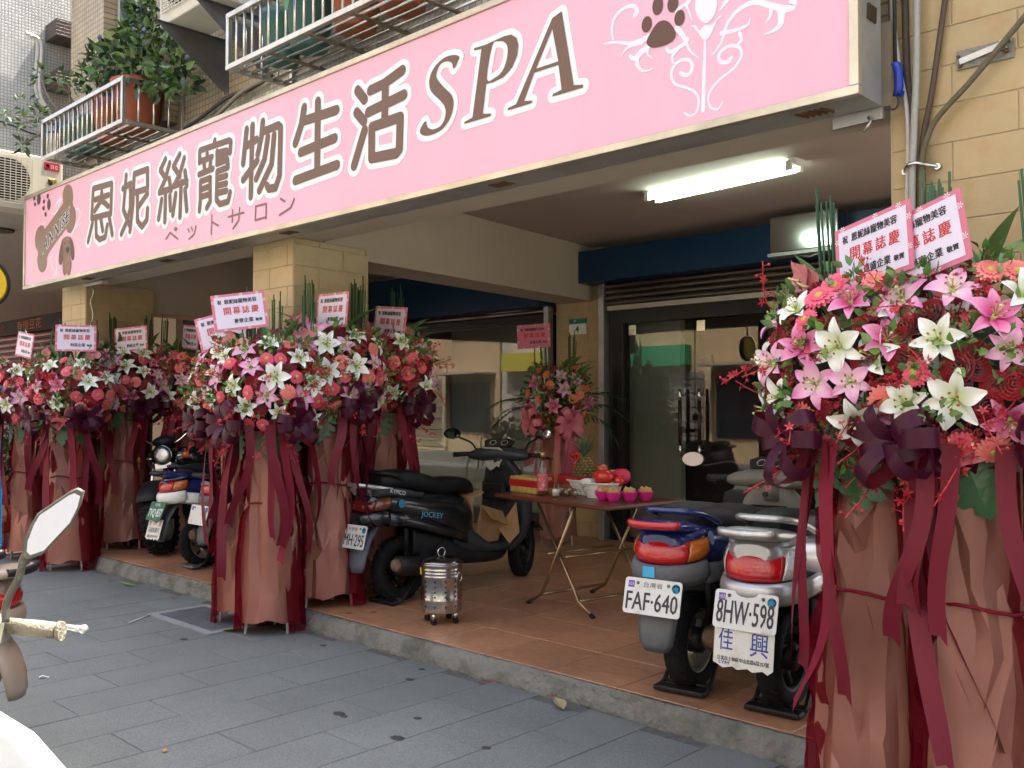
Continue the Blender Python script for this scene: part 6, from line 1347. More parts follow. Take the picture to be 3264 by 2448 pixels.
# ------------------------------------------------------------ motorcycle facing the street
def motorcycle(label, loc, heading, lean, steer=0):
    t = thing('motorcycle', label, 'motorcycle', loc); t.rotation_mode = 'QUATERNION'; t.rotation_quaternion = (Matrix.Rotation(R(heading),3,'Z') @ Matrix.Rotation(R(lean),3,'X')).to_quaternion()
    bd = lambda mb, nm, m, p=t, **k: mb.build(nm, m, p, world=False, **k)
    stm = Matrix.Translation((-.22,0,0)) @ Matrix.Rotation(R(steer),4,'Z') @ Matrix.Translation((.22,0,0))
    def bd(mb, nm, m, p=t, **k): mb.xf(stm); return mb.build(nm, m, p, world=False, **k)
    r = .305   # origin under the front axle; +x forward
    w0 = wheel(t, 0, r, .16, 5, alloy, knob=True); w0.location = stm @ V((0,0,r)); w0.rotation_euler = (0,0,R(steer)); wheel(t, -1.32, r, .16, 5, alloy, knob=True)
    for y in (-.105, .105):
        b = MB(); b.tube([(0,y,r),(-.12,y,.56)], .026, 10); bd(b, 'fork_slider', blackp)
        b = MB(); b.tube([(-.12,y,.56),(-.30,y,.95)], .017, 10); bd(b, 'fork_tube', chrome)
        b = MB(); b.tube([(-.11,y,.53),(-.13,y,.58)], .032, 10); bd(b, 'fork_boot', blackp)
    b = MB(); b.loft([[(.0+(r+.05)*math.cos(a)-(.03 if abs(j) == 4 else 0)*math.cos(a), j/4*.10, r+(r+.05)*math.sin(a)-(.03 if abs(j) == 4 else 0)*math.sin(a)) for j in (-4,-3,0,3,4)] for a in [R(28+14*k) for k in range(9)]], closed=False); bd(b, 'front_fender', blackp, solid=.006)
    for z, x in ((.80,-.235),(.94,-.295)): b = MB(); b.box(x-.03,x+.03,-.13,.13,z-.02,z+.02); bd(b, 'fork_clamp', blackp, bevel=.01)
    b = MB(); b.box(-.205,-.20,-.075,.075,.775,.825); bd(b, 'number_frame', chrome)
    b = MB(); b.lathe([(.02,-.10),(.07,-.07),(.09,-.02),(.092,0)], 26, (-.20,0,.90), 'X'); bd(b, 'headlight_bowl', blackp)
    b = MB(); b.lathe([(.094,-.004),(.096,.010),(.086,.014)], 26, (-.20,0,.90), 'X', cap=False); bd(b, 'headlight_ring', chrome)
    b = MB(); b.lathe([(.087,.002),(.05,.016),(.0005,.02)], 26, (-.20,0,.90), 'X'); bd(b, 'headlight_lens', M('headlight_glass', (.55,.55,.52), .08, .7, coat=.6, bump=.5, bs=60, bd=.01))
    for s in (-1, 1):
        b = MB(); b.tube([(-.24,s*.09,.88),(-.23,s*.19,.88)], .009, 6); bd(b, 'signal_stem', chrome); b = MB(); b.ball((-.225,s*.21,.88), .036, 12, 8, 0, .9,1,1); bd(b, 'turn_signal', amber)
        b = MB(); b.tube(smooth_path([(-.30,0,1.0),(-.30,s*.12,1.02),(-.33,s*.25,1.11),(-.42,s*.38,1.11)],4), .011, 8); hb = bd(b, 'handlebar', chrome)
        b = MB(); b.tube([(-.40,s*.34,1.11),(-.45,s*.43,1.105)], .017, 8); bd(b, 'grip', rubber)
        b = MB(); b.tube(smooth_path([(-.35,s*.27,1.11),(-.32,s*.33,1.105),(-.36,s*.44,1.10)],4), .006, 6); bd(b, 'lever', chrome)
    b = MB(); b.ball((-.27,0,1.03), .07, 14, 8, 0, .9,1.5,.8); bd(b, 'gauge', blackp)
    b = MB(); b.tube([(-.30,0,.98),(-.36,.02,1.0)], .04, 10); bd(b, 'cable_bundle', rubber)
    bd = lambda mb, nm, m, p=t, **k: mb.build(nm, m, p, world=False, **k)
    b = MB(); b.loft(secs([(-.30,.86,.04,.05),(-.38,.87,.12,.09),(-.52,.86,.15,.11),(-.70,.83,.12,.08),(-.78,.80,.06,.04)])); bd(b, 'fuel_tank', blackpaint)
    b = MB(); b.loft(secs([(-.74,.80,.09,.04),(-.9,.79,.12,.05),(-1.2,.80,.12,.05),(-1.45,.82,.09,.035)], p=3)); bd(b, 'seat', seatm)
    b = MB(); b.box(-.85,-.45,-.13,.13,.30,.66); bd(b, 'engine', darkmetal, bevel=.05, seg=3)
    b = MB(); b.tube([(-.32,0,.84),(-.55,0,.5),(-.6,0,.3),(-1.0,0,.3)], .03, 8); b.tube([(-.35,0,.88),(-.9,0,.72),(-1.4,0,.74)], .025, 8); bd(b, 'frame', darkmetal)
    for y in (-.1,.1): b = MB(); b.bar((-.95,y,.33),(-1.32,y,r),.03,.05); bd(b, 'swing_arm', darkmetal); b = MB(); b.tube([(-1.25,y,.34),(-1.15,y,.72)], .022, 8); bd(b, 'shock_absorber', chrome)
    b = MB(); b.tube([(-.5,-.12,.45),(-.6,-.16,.3),(-1.0,-.18,.33),(-1.5,-.19,.45)], [.02,.025,.045,.05], 10); bd(b, 'exhaust', chrome)
    b = MB(); b.loft(secs([(-1.25,.72,.08,.02),(-1.5,.70,.09,.02),(-1.68,.58,.09,.02)], p=3)); bd(b, 'rear_fender', blackp)
    b = MB(); b.bar((-.8,.12,.3),(-.85,.28,.03),.02,.02); bd(b, 'side_stand', darkmetal)
    return t
motorcycle('black motorcycle with fat knobbly front tyre and round headlight facing us', (-8.36, 3.96, FL), -80, 9, 34)

# ------------------------------------------------------------ folding table with offerings
gold_tube = M('bronze_tube', (.30,.21,.12), .28, .85, var=.15); wood_top = M('table_laminate', (.12,.034,.018), .32, var=.18, vs=5, stretch=(2,14,2))
TZ = .84 - FL
tb = thing('folding_table', 'folding table with reddish brown top and bronze crossed legs', 'table', (-4.16, 4.92, FL), R(-8))
b = MB(); b.box(-.55, .57, -.25, .47, TZ-.022, TZ); b.build('table_top', wood_top, tb, world=False, bevel=.004)
b = MB(); b.box(-.50, .52, -.20, .42, TZ-.035, TZ-.023); b.build('under_panel', M('under_board', (.10,.07,.045), .7), tb, world=False)
for y in (-.19, .40):
    for s, yo in ((1, 0), (-1, .028)):
        b = MB(); P = [(-s*.30+.06, y+yo, .012), (-s*.17+.06, y+yo, .085), (-s*.13+.06, y+yo, .15), (s*.20+.02, y+yo, TZ-.04)]; b.tube(P, .0115, 10); b.build('leg', gold_tube, tb, world=False)
        b = MB(); b.tube([(-s*.315+.06, y+yo, .004), (-s*.285+.06, y+yo, .020)], .015, 10); b.build('foot_cap', blackp, tb, world=False)
for s, z, yo in ((1,.085,0),(-1,.085,.028)): b = MB(); x = -s*.17+.06; b.tube([(x, -.19+yo, z), (x, .40+yo, z)], .010, 8); b.build('cross_rail', gold_tube, tb, world=False)
for x, z in ((-.05,.36),(.13,.36)): b = MB(); b.tube([(x,-.19,z),(x,.42,z)], .009, 8); b.build('cross_rail', gold_tube, tb, world=False)
def on_table(name, label, cat, x, y, group=None, rz=0): return thing(name, label, cat, (x, y, .8402), rz, group)
# bottle
clear = M_glass('clear_glass', (.93,.95,.94), 1.5)
t = on_table('rice_wine_bottle', 'clear glass bottle with pink label and gold cap', 'bottle', -4.42, 4.90)
b = MB(); b.lathe([(.034,0),(.037,.006),(.037,.155),(.030,.19),(.016,.225),(.0145,.265)], 24); b.build('bottle_glass', clear, t, world=False)
b = MB(); b.lathe([(.034,.004),(.034,.14)], 20); b.build('liquid', M_glass('rice_wine', (.86,.84,.78), 1.0), t, world=False)
b = MB(); b.lathe([(.0376,.03),(.0376,.145)], 20, cap=False); b.build('label_wrap', M('label_pink', (.55,.10,.13), .5, c2=(.7,.55,.5), vs=40), t, world=False)
b = MB(); b.lathe([(.0165,.262),(.0165,.292),(.012,.295)], 18); b.build('cap', M('cap_gold', (.45,.30,.10), .35, .6), t, world=False)
# packets
t = on_table('biscuit_packet', 'shrink-wrapped stack of yellow packets with a red band', 'packet', -4.60, 4.98, rz=R(-12))
for i in range(5):
    for j in range(2): b = MB(); b.box(-.165+.066*i, -.103+.066*i, -.075+.075*j, -.005+.075*j, 0, .115); b.build('small_packet', M('packet_yellow', (.50,.34,.10), .35, pv=.1), t, world=False, bevel=.008)
b = MB(); b.box(-.169, .169, -.079, .079, .045, .095); b.build('red_band', M('band_red', (.42,.02,.025), .35), t, world=False, bevel=.004)
t = on_table('gift_box', 'flat red and brown gift box behind the bottle', 'box', -4.38, 5.16, rz=R(-10))
b = MB(); b.box(-.16,.16,-.09,.09,0,.07); b.build('box_body', M('box_brown', (.24,.11,.045), .5), t, world=False, bevel=.004)
b = MB(); b.box(-.162,.162,-.092,.092,.071,.125); b.build('box_lid', M('band_red'), t, world=False, bevel=.004)
# glasses
for i, (x, y, lab, h) in enumerate(((-4.235, 4.83, 'tall glass holding white rice and incense sticks', .085), (-4.205, 4.905, 'small round glass of clear wine left of the pair', .06), (-4.10, 4.885, 'small round glass of clear wine right of the pair', .06), (-4.33, 4.99, 'small glass half hidden behind the incense glass', .06))):
    t = on_table('drinking_glass', lab, 'glass', x, y, 'glasses on the folding table'); b = MB()
    b.lathe([(.022,0),(.028,.004),(.031,h*.5),(.027,h),(.0245,h),(.028,h*.5),(.024,.008)], 20); b.build('glass_body', clear, t, world=False)
    f = MB(); f.lathe([(.0225,.009),(.027,h*.45),(.026,h*.62)], 16); f.build('contents', M('rice_white', (.72,.70,.66), .8) if i == 0 else M_glass('rice_wine'), t, world=False)
t = on_table('incense_sticks', 'bundle of thin brown incense sticks standing in the rice glass', 'incense', -4.235, 4.83); rr = random.Random(2)
for k in range(9): b = MB(); a = rr.uniform(0,6.28); b.tube([(.008*math.cos(a),.008*math.sin(a),.02),(.016*math.cos(a+.4),.016*math.sin(a+.4),.31)], .0018, 5); b.build('stick', M('incense', (.26,.12,.06), .8), t, world=False)
# baskets
def basket(label, x, y, r, h):
    t = on_table('white_basket', label, 'basket', x, y, 'white baskets on the folding table'); b = MB(); n = 44
    for i in range(7):
        z0 = h*i/7; z1 = h*(i+.92)/7; rr0 = r*(.72+.28*z0/h); rr1 = r*(.72+.28*z1/h)
        b.loft([[((ra+.0022*(1 if (k+i) % 2 else -1))*math.cos(2*math.pi*k/n)*1.25, (ra+.0022*(1 if (k+i) % 2 else -1))*math.sin(2*math.pi*k/n), z) for k in range(n)] for ra, z in ((rr0,z0),((rr0+rr1)/2+.002,(z0+z1)/2),(rr1,z1))], cap=(i == 0))
    w_ = M('white_plastic', (.66,.66,.63), .45); o = b.build('weave', w_, t, world=False)
    b = MB(); b.tube([((r+.003)*1.25*math.cos(2*math.pi*k/32), (r+.003)*math.sin(2*math.pi*k/32), h) for k in range(32)], .006, 7, loop=True); b.build('rim', w_, t, world=False)
    b = MB(); b.lathe([(r*.7,.004),(.001,.004)], 20); b.v = [V((p.x*1.25,p.y,p.z)) for p in b.v]; b.build('bottom', w_, t, world=False)
    return t
basket('white woven basket holding the pineapple', -4.22, 5.15, .125, .10); basket('white woven basket of red fruit in front', -4.00, 5.03, .12, .10)
t = thing('pineapple', 'pineapple tied with a red ribbon bow', 'pineapple', (-4.28, 5.18, .90))
b = MB(); n = 16
for i in range(10):
    for k in range(13):
        a = 2*math.pi*(k+.5*(i % 2))/13; s = (i+.5)/10; r_ = .072*math.sin(math.pi*(.12+.80*s))**.6; z = .20*s; nrm = V((math.cos(a), math.sin(a), .6*(s-.5))); p = V((r_*math.cos(a), r_*math.sin(a), z)); x = V((-math.sin(a), math.cos(a), 0)); y = nrm.normalized().cross(x)
        q = .0175; b.add([p-x*q, p-y*q*.8, p+x*q, p+y*q*.8, p+nrm.normalized()*.012], [(0,1,4),(1,2,4),(2,3,4),(3,0,4)])
b.build('fruit_body', M('pineapple_skin', (.17,.13,.045), .6, var=.4, vs=40), t, world=False)
b = MB(); b.ball((0,0,.10), 1, 14, 8, 0, .068,.068,.10); b.build('flesh_core', M('pineapple_dark', (.05,.05,.02), .7), t, world=False)
rr = random.Random(9)
for k in range(26): a = k*2.4; l_ = .10+.10*(k/26); sp = (1-k/26)*.9+.1; q = leaf_shape(l_, .022, .5, .1, 4); d = V((math.cos(a)*sp, math.sin(a)*sp, 1)); q.xf(Matrix.Translation((0,0,.195)) @ d.to_track_quat('Y','Z').to_matrix().to_4x4()); q.build('crown_leaf', M('crown_green', (.07,.12,.075), .5), t, world=False)
for s in (-1, 1): b = MB(); b.loft([[(-.04+s*.03*math.sin(q)*1.2, -.06-.012*math.cos(q), .20+s*.0+.025*math.sin(q*2)), (-.04+s*.03*math.sin(q)*1.2, -.04-.012*math.cos(q), .215+.025*math.sin(q*2))] for q in [math.pi*i/8 for i in range(9)]], closed=False); b.build('bow', M('gloss_red', (.55,.015,.012), .2), t, world=False, solid=.002)
b = MB(); b.tube([(.0,-.06,.20),(-.03,-.07,.14),(-.02,-.075,.10)], .006, 6); b.build('bow_tail', M('gloss_red'), t, world=False)
def fruit(name, label, cat, x, y, z, r, m, sx=1, sz=1, stem=True, rz=0):
    t = thing(name, label, cat, (x, y, z), rz, 'fruit on the folding table'); b = MB()
    b.lathe([(r*.12,-r*.86*sz),(r*.5,-r*.9*sz),(r*.86,-r*.55*sz),(r,0),(r*.9,r*.5*sz),(r*.55,r*.86*sz),(r*.2,r*.88*sz),(.001,r*.74*sz)], 22); b.v = [V((p.x*sx, p.y, p.z)) for p in b.v]; b.build('flesh', m, t, world=False)
    if stem: b = MB(); b.tube([(0,0,r*.74*sz),(.004,0,r*1.05*sz)], .0025, 5); b.build('stem', bark, t, world=False)
    return t
apple_m = M('apple_skin', (.48,.08,.05), .3, c2=(.50,.30,.10), vs=18, coat=.3); 
fruit('apple', 'red and yellow apple beside the pineapple', 'apple', -4.13, 5.14, .955, .042, apple_m); fruit('apple', 'apple behind the melon on the table', 'apple', -4.18, 5.26, 1.005, .045, apple_m)
fruit('melon', 'pale yellow melon in the basket', 'melon', -4.06, 5.24, .965, .055, M('melon_skin', (.55,.43,.16), .45, var=.15, vs=30), sx=1.3, stem=False)
fruit('pomelo', 'big shiny red fruit on top of the front basket', 'fruit', -3.955, 4.99, .985, .062, M('red_skin', (.52,.03,.014), .25, coat=.3), sx=1.25, sz=.85)
fruit('dragon_fruit', 'bright pink dragon fruit behind the big red fruit', 'fruit', -3.90, 5.11, .985, .055, M('dragon_pink', (.62,.03,.10), .45, bump=.8, bs=40), sx=1.3)
fruit('red_apple', 'small red apple at the right of the front basket', 'apple', -3.865, 5.04, .958, .038, M('red_skin'))
fruit('wrapped_bun', 'white paper-wrapped bun at the left of the front basket', 'bun', -4.07, 4.97, .945, .045, M('paper_white', (.68,.70,.73), .6, bump=.5, bs=30), sx=1.3, sz=.6, stem=False)
cake_m = M('fa_gao', (.50,.29,.10), .75, var=.2, vs=25, bump=.5, bs=50)
for i, (x, y, lab) in enumerate(((-3.885, 4.895, 'left pink bowl with a split steamed cake'), (-3.775, 4.865, 'front pink bowl with the largest burst steamed cake'), (-3.715, 4.955, 'middle pink bowl with a steamed cake'), (-3.665, 5.06, 'rear right pink bowl with a wrapped steamed cake'))):
    t = on_table('pink_bowl', lab, 'bowl', x, y, 'bowls of steamed cakes'); b = MB()
    b.lathe([(.028,0),(.030,.006),(.046,.028),(.053,.058),(.055,.062),(.051,.062),(.045,.03)], 26); b.build('bowl', M('magenta_plastic', (.62,.025,.22), .35), t, world=False)
    rr = random.Random(30+i)
    for k in range(4): b = MB(); a = k*1.57+rr.uniform(-.3,.3); c = V((.020*math.cos(a),.020*math.sin(a),.062)); b.ball(c, .028, 12, 8, 0, 1, 1, .95); b.v = [p+V((0,0,.010*math.sin(p.x*150)*math.cos(p.y*140))) for p in b.v]; b.build('cake', cake_m, t, world=False)
t = on_table('plastic_bag', 'thin pink plastic bag standing behind the table', 'bag', -4.48, 5.30); 
b = MB(); b.loft([[((.10-.055*s)*math.cos(2*math.pi*k/20)*(1+.12*math.sin(3*k+9*s)), (.05-.02*s)*math.sin(2*math.pi*k/20)*(1+.12*math.sin(5*k)), .36*s) for k in range(20)] for s in [i/8 for i in range(9)]], cap=False); b.build('film', M_sheer('bag_pink', (.45,.16,.24), .45), t, world=False)
# ------------------------------------------------------------ joss-paper burner
mir = M('polished_steel', (.50,.49,.46), .2, 1, bump=.03, bs=6)
t = thing('joss_burner', 'polished steel joss-paper burner with star holes on castors', 'burner', (-4.44, 3.98, FL))
R0 = .128
b = MB(); b.lathe([(R0*.97,.075),(R0*.98,.08),(R0,.14),(R0*1.0,.145),(R0*1.012,.15),(R0,.155),(R0,.29),(R0*1.02,.295),(R0,.30),(R0,.31),(R0*1.02,.315),(R0,.32),(R0,.33),(R0*1.02,.335),(R0,.34),(R0*1.0,.36),(R0*1.06,.365),(R0*1.06,.372)], 48); b.build('drum', mir, t, world=False)
b = MB(); b.lathe([(R0*1.05,.372),(R0*1.07,.378),(R0*.95,.39),(R0*.6,.405),(.001,.41)], 40); b.build('lid', M('steel_dark_lid', (.25,.25,.24), .18, 1), t, world=False)
b = MB(); b.tube([(.0,.03*math.cos(a),.435+.028*math.sin(a)) for a in [2*math.pi*k/20 for k in range(20)]], .0035, 7, loop=True); b.build('lid_ring', steel, t, world=False)
hole = M('hole_black', (.006,.006,.006), .9)
for k in range(12):
    a = 2*math.pi*k/12
    for z in (.115,.175,.205,.237,.268):
        nrm = V((math.cos(a), math.sin(a), 0)); star = [((.0085 if j % 2 == 0 else .0042)*math.sin(math.pi*j/5), (.0085 if j % 2 == 0 else .0042)*math.cos(math.pi*j/5)) for j in range(10)]
        b = MB(); b.flat(star, 0, frame_m(nrm*(R0+.0012)+V((0,0,z)), V((-math.sin(a), math.cos(a), 0)), (0,0,1))); b.build('star_hole', hole, t, world=False)
for k in range(4):
    a = R(20+90*k); c = V((.10*math.cos(a), .10*math.sin(a), 0)); b = MB(); b.lathe([(.021,-.009),(.021,.009)], 16, c+V((0,0,.021)), 'Y'); w_ = b.build('castor', rubber, t, world=False, bevel=.003)
    b = MB(); b.tube([c+V((0,0,.03)), c*.95+V((0,0,.076))], [.012,.016], 10); b.build('castor_fork', steel, w_, world=False)
for s in (-1, 1): b = MB(); d = V((math.cos(R(10)), math.sin(R(10)), 0))*s; x = V((-d.y, d.x, 0)); b.tube([d*(R0+.012)+x*.024*math.cos(q)+V((0,0,.295+.026*math.sin(q))) for q in [2*math.pi*k/18 for k in range(18)]], .003, 6, loop=True); b.build('side_ring', steel, t, world=False)
a = R(-118); nrm = V((math.cos(a), math.sin(a), 0)); fm = frame_m(nrm*(R0+.004)+V((0,0,.325)), V((-math.sin(a), math.cos(a), 0)), (0,0,1))
b = MB(); b.box(-.019,.019,-.021,.021,-.001,.0005); b.xf(fm); b.build('yellow_label', M('label_yellow', (.72,.55,.02), .5), t, world=False)
b = MB(); b.flat([(.008*math.sin(math.pi*j/5)*(1 if j % 2 == 0 else .5), .008*math.cos(math.pi*j/5)*(1 if j % 2 == 0 else .5)) for j in range(10)], .0012, fm); b.build('label_mark', M('ink_black'), t, world=False)

# ------------------------------------------------------------ near scooter with mirror at the left edge, beige scooter behind it
dusty = M('dusty_metal', (.10,.09,.07), .5, .5, c2=(.24,.22,.17), vs=26); dusty_h = M('dusty_housing', (.26,.24,.19), .55, .3, c2=(.12,.11,.09), vs=18); dustgrip = M('dusty_grip', (.22,.19,.13), .8, c2=(.07,.06,.05), vs=18, bump=.4, bs=120)
ns = scooter('sunlit white scooter at the left edge with tall mirror and worn grip', (-1.575, -.18, 0), 134, dict(sc=1.0, body=whitepaint, panel=whitepaint, plate='', head=None, rail=(blackp, 'loop'), plainwing=True, mirrors=False, stickers=False, handle=dusty_h, lever=M('bare_alloy', (.55,.54,.50), .35, .8), glovebox=False), group='scooters parked along the street')
for o in list(ns.children):
    if o.name.startswith('grip'): o.data.materials[0] = dustgrip
    if o.name.startswith('leg_shield'): o.scale = (1, 1.62, .88)
hexm = [(.042,.066),(.054,.059),(.048,.033),(.033,0),(-.018,-.058),(-.045,-.067),(-.052,-.058),(-.05,-.035),(-.038,0),(-.027,.02),(.030,.061)]
t = ns; th = R(134); loc = V((-1.575,-.18,0)); inv = Matrix.Rotation(-th,4,'Z') @ Matrix.Translation(-loc)
n_ = V((.88,-.36,.30)).normalized(); rgt = V((0,0,1)).cross(n_).normalized(); Mm = inv @ frame_m((-1.984,.737,1.217), rgt, (0,0,1))
b = MB(); b.loft([[(x*k_, y*k_, z) for x, y in hexm] for k_, z in ((.6,-.026),(.95,-.018),(1.06,-.002),(1.06,.004),(1.0,.006))]); b.xf(Mm); sh_ = b.build('mirror_shell', dusty, t, world=False)
b = MB(); b.flat([(x*.90,y*.90) for x, y in hexm], .0068, Mm); b.build('mirror_glass', mirror_m, sh_, world=False)
b = MB(); b.tube([inv @ V(p) for p in smooth_path([(-2.015,.70,1.155),(-2.022,.693,1.135),(-2.035,.69,1.106),(-2.053,.675,1.06),(-2.05,.672,1.02)],4)], [.011]*4+[.0075]*13, 10); b.build('mirror_stalk', dusty, t, world=False)
beige = M('beige_paint', (.26,.20,.145), .4, var=.1, coat=.2)
bs_ = scooter('beige scooter half out of the picture behind the white one', (-4.525, 1.197, 0), 224, dict(sc=1.0, bumper=beige, mud=beige, body=beige, panel=beige, plate='', head=None, rail=(blackp,'loop'), plainwing=True, mirrors=False, stickers=False, handle=M('plum_plastic', (.10,.07,.085), .4), amber=clear_lens), group='scooters parked along the street')
for o in list(bs_.children):
    if o.name.startswith('license_plate'):
        for q in list(o.children): bpy.data.objects.remove(q)
        bpy.data.objects.remove(o); continue
    if o.name.startswith('leg_shield'): o.scale = (1, 1.35, 1)
b = MB(); b.loft([[(1.02+.02*math.cos(q), .20+.055*math.sin(q)*k_, z) for q in [2*math.pi*i/14 for i in range(14)]] for k_, z in ((.7,.79),(1,.80),(1,.88),(.8,.895))]); b.build('front_signal', clear_lens, bs_, world=False)

# ------------------------------------------------------------ far left: potted bush, bicycle, blue cabinet
t = thing('street_bush', 'dark leafy bush in a terracotta pot beyond the left flower stands', 'plant', (-11.1, 3.75, 0)); rr = random.Random(77)
b = MB(); b.lathe([(.15,0),(.16,.01),(.21,.22),(.22,.25),(.19,.25)], 22); b.build('pot', terr, t, world=False)
b = MB(); b.tube([(0,0,.2),(.02,0,.5),(.0,.02,.8)], [.02,.016,.01], 7); b.build('stem', bark, t, world=False)
f = MB()
for c, r_ in (((0,0,.65),.28),((-.2,.05,.85),.22),((.15,-.05,.95),.2),((-.05,0,1.1),.18),((.2,0,.7),.2)): leaf_mass(f, rr, c, r_, 110, .09, .045, (0,1,1,1,2), shell=.3)
f.build('foliage', [leaf_g, leaf_d, leaf_y], t, world=False)['kind'] = 'stuff'
t = thing('street_bush', 'second potted bush at the picture edge beside the blue cabinet', 'plant', (-11.75, 3.55, 0))
b = MB(); b.lathe([(.15,0),(.16,.01),(.21,.22),(.22,.25),(.19,.25)], 22); b.build('pot', terr, t, world=False)
f = MB()
for c, r_ in (((0,0,.6),.3),((.1,0,.9),.25),((-.1,0,1.05),.2)): leaf_mass(f, rr, c, r_, 110, .09, .045, (0,1,1,2), shell=.3)
f.build('foliage', [leaf_g, leaf_d, leaf_y], t, world=False)['kind'] = 'stuff'
t = thing('blue_cabinet', 'bright blue metal cabinet at the left picture edge', 'cabinet', (-10.6, 3.12, 0))
b = MB(); b.box(-.36,.33,-.25,.20,.05,1.60); b.build('body', M('cabinet_blue', (.015,.16,.42), .4, var=.1), t, world=False, bevel=.006)
b = MB(); b.box(-.38,.35,-.27,.22,1.601,1.68); b.build('lid', M('cabinet_blue'), t, world=False, bevel=.01)
b = MB(); b.tube([(.34,.0+.03*math.cos(q),.98+.03*math.sin(q)) for q in [2*math.pi*k/16 for k in range(16)]], .007, 6, loop=True); b.build('pull_ring', M('enamel_white'), t, world=False)
for x in (-.3,.27):
    for y in (-.2,.15): b = MB(); b.box(x-.02,x+.02,y-.02,y+.02,0,.05); b.build('foot', blackp, t, world=False)
t = thing('bicycle', 'bicycle parked before the red shutter behind the left flower stands', 'bicycle', (-10.75, 4.25, .0), R(190)); br = M('bike_blue', (.03,.06,.2), .35, coat=.4)
for x in (0, 1.0):
    b = MB(); b.tube([(x+.31*math.cos(q), 0, .33+.31*math.sin(q)) for q in [2*math.pi*k/40 for k in range(40)]], .018, 8, loop=True); b.build('tyre', rubber, t, world=False)
    b = MB()
    for k in range(18): a = 2*math.pi*k/18; b.tube([(x,0,.33),(x+.29*math.cos(a),0,.33+.29*math.sin(a))], .0015, 3)
    b.build('spokes', chrome, t, world=False)['kind'] = 'stuff'
b = MB(); b.tube([(0,0,.33),(.42,0,.30),(.32,0,.80)], .014, 8); b.tube([(0,0,.33),(.34,0,.72),(.85,0,.78)], .012, 8); b.tube([(.42,0,.30),(.86,0,.70)], .016, 8); b.tube([(1.0,0,.33),(.84,0,.95)], .013, 8); b.build('frame', br, t, world=False)
b = MB(); b.loft(secs([(.20,.89,.09,.03),(.28,.90,.085,.035),(.40,.90,.04,.03),(.48,.89,.02,.015)])); b.build('saddle', seatm, t, world=False)
b = MB(); b.tube(smooth_path([(.70,.28,.98),(.82,.2,1.0),(.84,0,.97),(.82,-.2,1.0),(.70,-.28,.98)],4), .011, 8); b.build('handlebar', chrome, t, world=False)
# ------------------------------------------------------------ manhole cover and litter on the pavement
t = thing('access_cover', 'chequered metal access cover set in the pavement by the flower stands', 'manhole cover', (-6.03, 3.2, 0))
b = MB(); b.box(-6.46,-5.60,3.03,3.09,-.01,.006); b.box(-6.46,-5.60,3.44,3.49,-.01,.006); b.box(-6.46,-6.40,3.0905,3.4395,-.01,.006); b.box(-5.66,-5.60,3.0905,3.4395,-.01,.006); b.build('frame', M('pale_cement', (.24,.245,.24), .9, var=.15), t)
b = MB(); b.box(-6.399,-5.661,3.091,3.439,-.01,.003)
for i in range(18):
    for j in range(9):
        x, y = -6.38+.04*i+(.02 if j % 2 else 0), 3.105+.039*j; b.bar((x-.011*(1 if (i+j) % 2 else -1), y-.008, .0035), (x+.011*(1 if (i+j) % 2 else -1), y+.008, .0035), .005, .003)
b.build('plate', M('chequer_plate', (.15,.16,.17), .5, .4, var=.2), t)
gumm = M('gum_spot', (.035,.035,.035), .7)
for i, (x, y) in enumerate(((-3.726,2.692),(-3.676,2.684),(-3.268,2.672),(-3.406,2.906),(-4.022,3.46),(-5.611,2.874),(-5.362,3.46),(-4.851,3.385),(-2.904,2.86),(-3.915,3.287))):
    b = MB(); rr = random.Random(i); n = 14; r_ = rr.uniform(.014,.028); b.loft([[(r_*q*(1+.2*math.sin(3*k+i))*math.cos(2*math.pi*k/n)*1.3, r_*q*math.sin(2*math.pi*k/n), z) for k in range(n)] for q, z in ((1,0),(.9,.0015),(.3,.0025))]); o = b.build('gum_spot', gumm); o.location = (x, y, .0008)
    tag(o, 'dark flattened gum spot trodden into the grey pavement', 'gum', 'gum spots on the pavement')
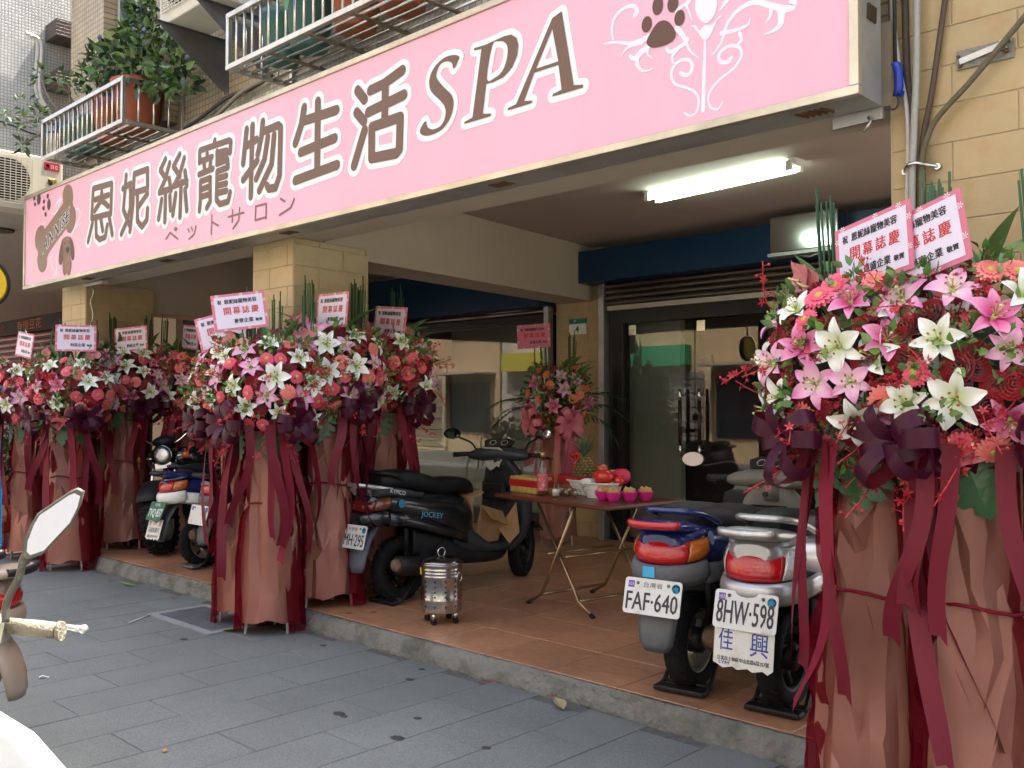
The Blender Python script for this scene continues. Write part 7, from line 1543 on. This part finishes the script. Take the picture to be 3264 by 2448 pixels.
def litter(name, label, cat, x, y, mb, m, z=.004, rz=0, group='litter on the pavement'):
    o = mb.build(name, m); o.location = (x, y, z); o.rotation_euler = (0, 0, rz); return tag(o, label, cat, group)
litter('fallen_leaf', 'fresh green leaf lying by the access cover', 'leaf', -5.62, 3.14, leaf_shape(.17,.05,.5,-.12,6), leaf_y, .006, R(-50)); litter('fallen_leaf', 'yellowing leaf lying at the foot of the kerb', 'leaf', -7.5, 3.42, leaf_shape(.22,.035,.5,-.1,6), leaf_y, .006, R(100)); litter('fallen_leaf', 'dry pale leaf on the kerb edge near the blue scooter', 'leaf', -2.98, 3.45, leaf_shape(.12,.06,.6,-.2,6), M('dry_leaf', (.30,.24,.13), .8), .01, R(60)); litter('fallen_leaf', 'tiny orange leaf at the bottom of the pavement', 'leaf', -3.83, 1.88, leaf_shape(.035,.02,.5,-.1,4), M('orange_leaf', (.45,.16,.04), .7), .005, 1)
b = MB(); b.tube([(-.13,0,.004),(.13,.01,.004)], .004, 6); litter('bamboo_skewer', 'thin pale stick lying on the pavement', 'stick', -6.35, 2.93, b, M('pale_stick', (.55,.52,.46), .7), .002, R(-60))
for i, (x, y) in enumerate(((-7.9,3.40),(-6.83,3.42),(-4.95,3.85),(-5.05,3.72),(-3.58,3.49),(-3.5,3.50),(-3.1,3.52))):
    rr = random.Random(60+i); b = MB()
    for k in range(5): a = 2*math.pi*k/5; b.add([(0,0,.003),(.012*math.cos(a-.4),.012*math.sin(a-.4),.006),(.026*math.cos(a),.026*math.sin(a),.003),(.012*math.cos(a+.4),.012*math.sin(a+.4),.006)], [(0,1,2,3)])
    litter('fallen_blossom', 'red orchid blossom fallen beside the kerb', 'blossom', x, y, b, orch_m, (FL+.002) if y > 3.63 else .006 if y < 3.5 else .03, i, 'fallen red blossoms')
for i, (x, y, lab) in enumerate(((-6.85,2.30,'small white paper scrap left of the stick'), (-5.35,1.95,'curled white paper scrap near the worn grip'))): b = MB(); b.grid(lambda u, v: V((.05*(u-.5), .018*(v-.5), .006+.006*math.sin(5*u))), 5, 2); litter('paper_scrap', lab, 'paper', x, y, b, M('paper_white'), .002, i*1.3)
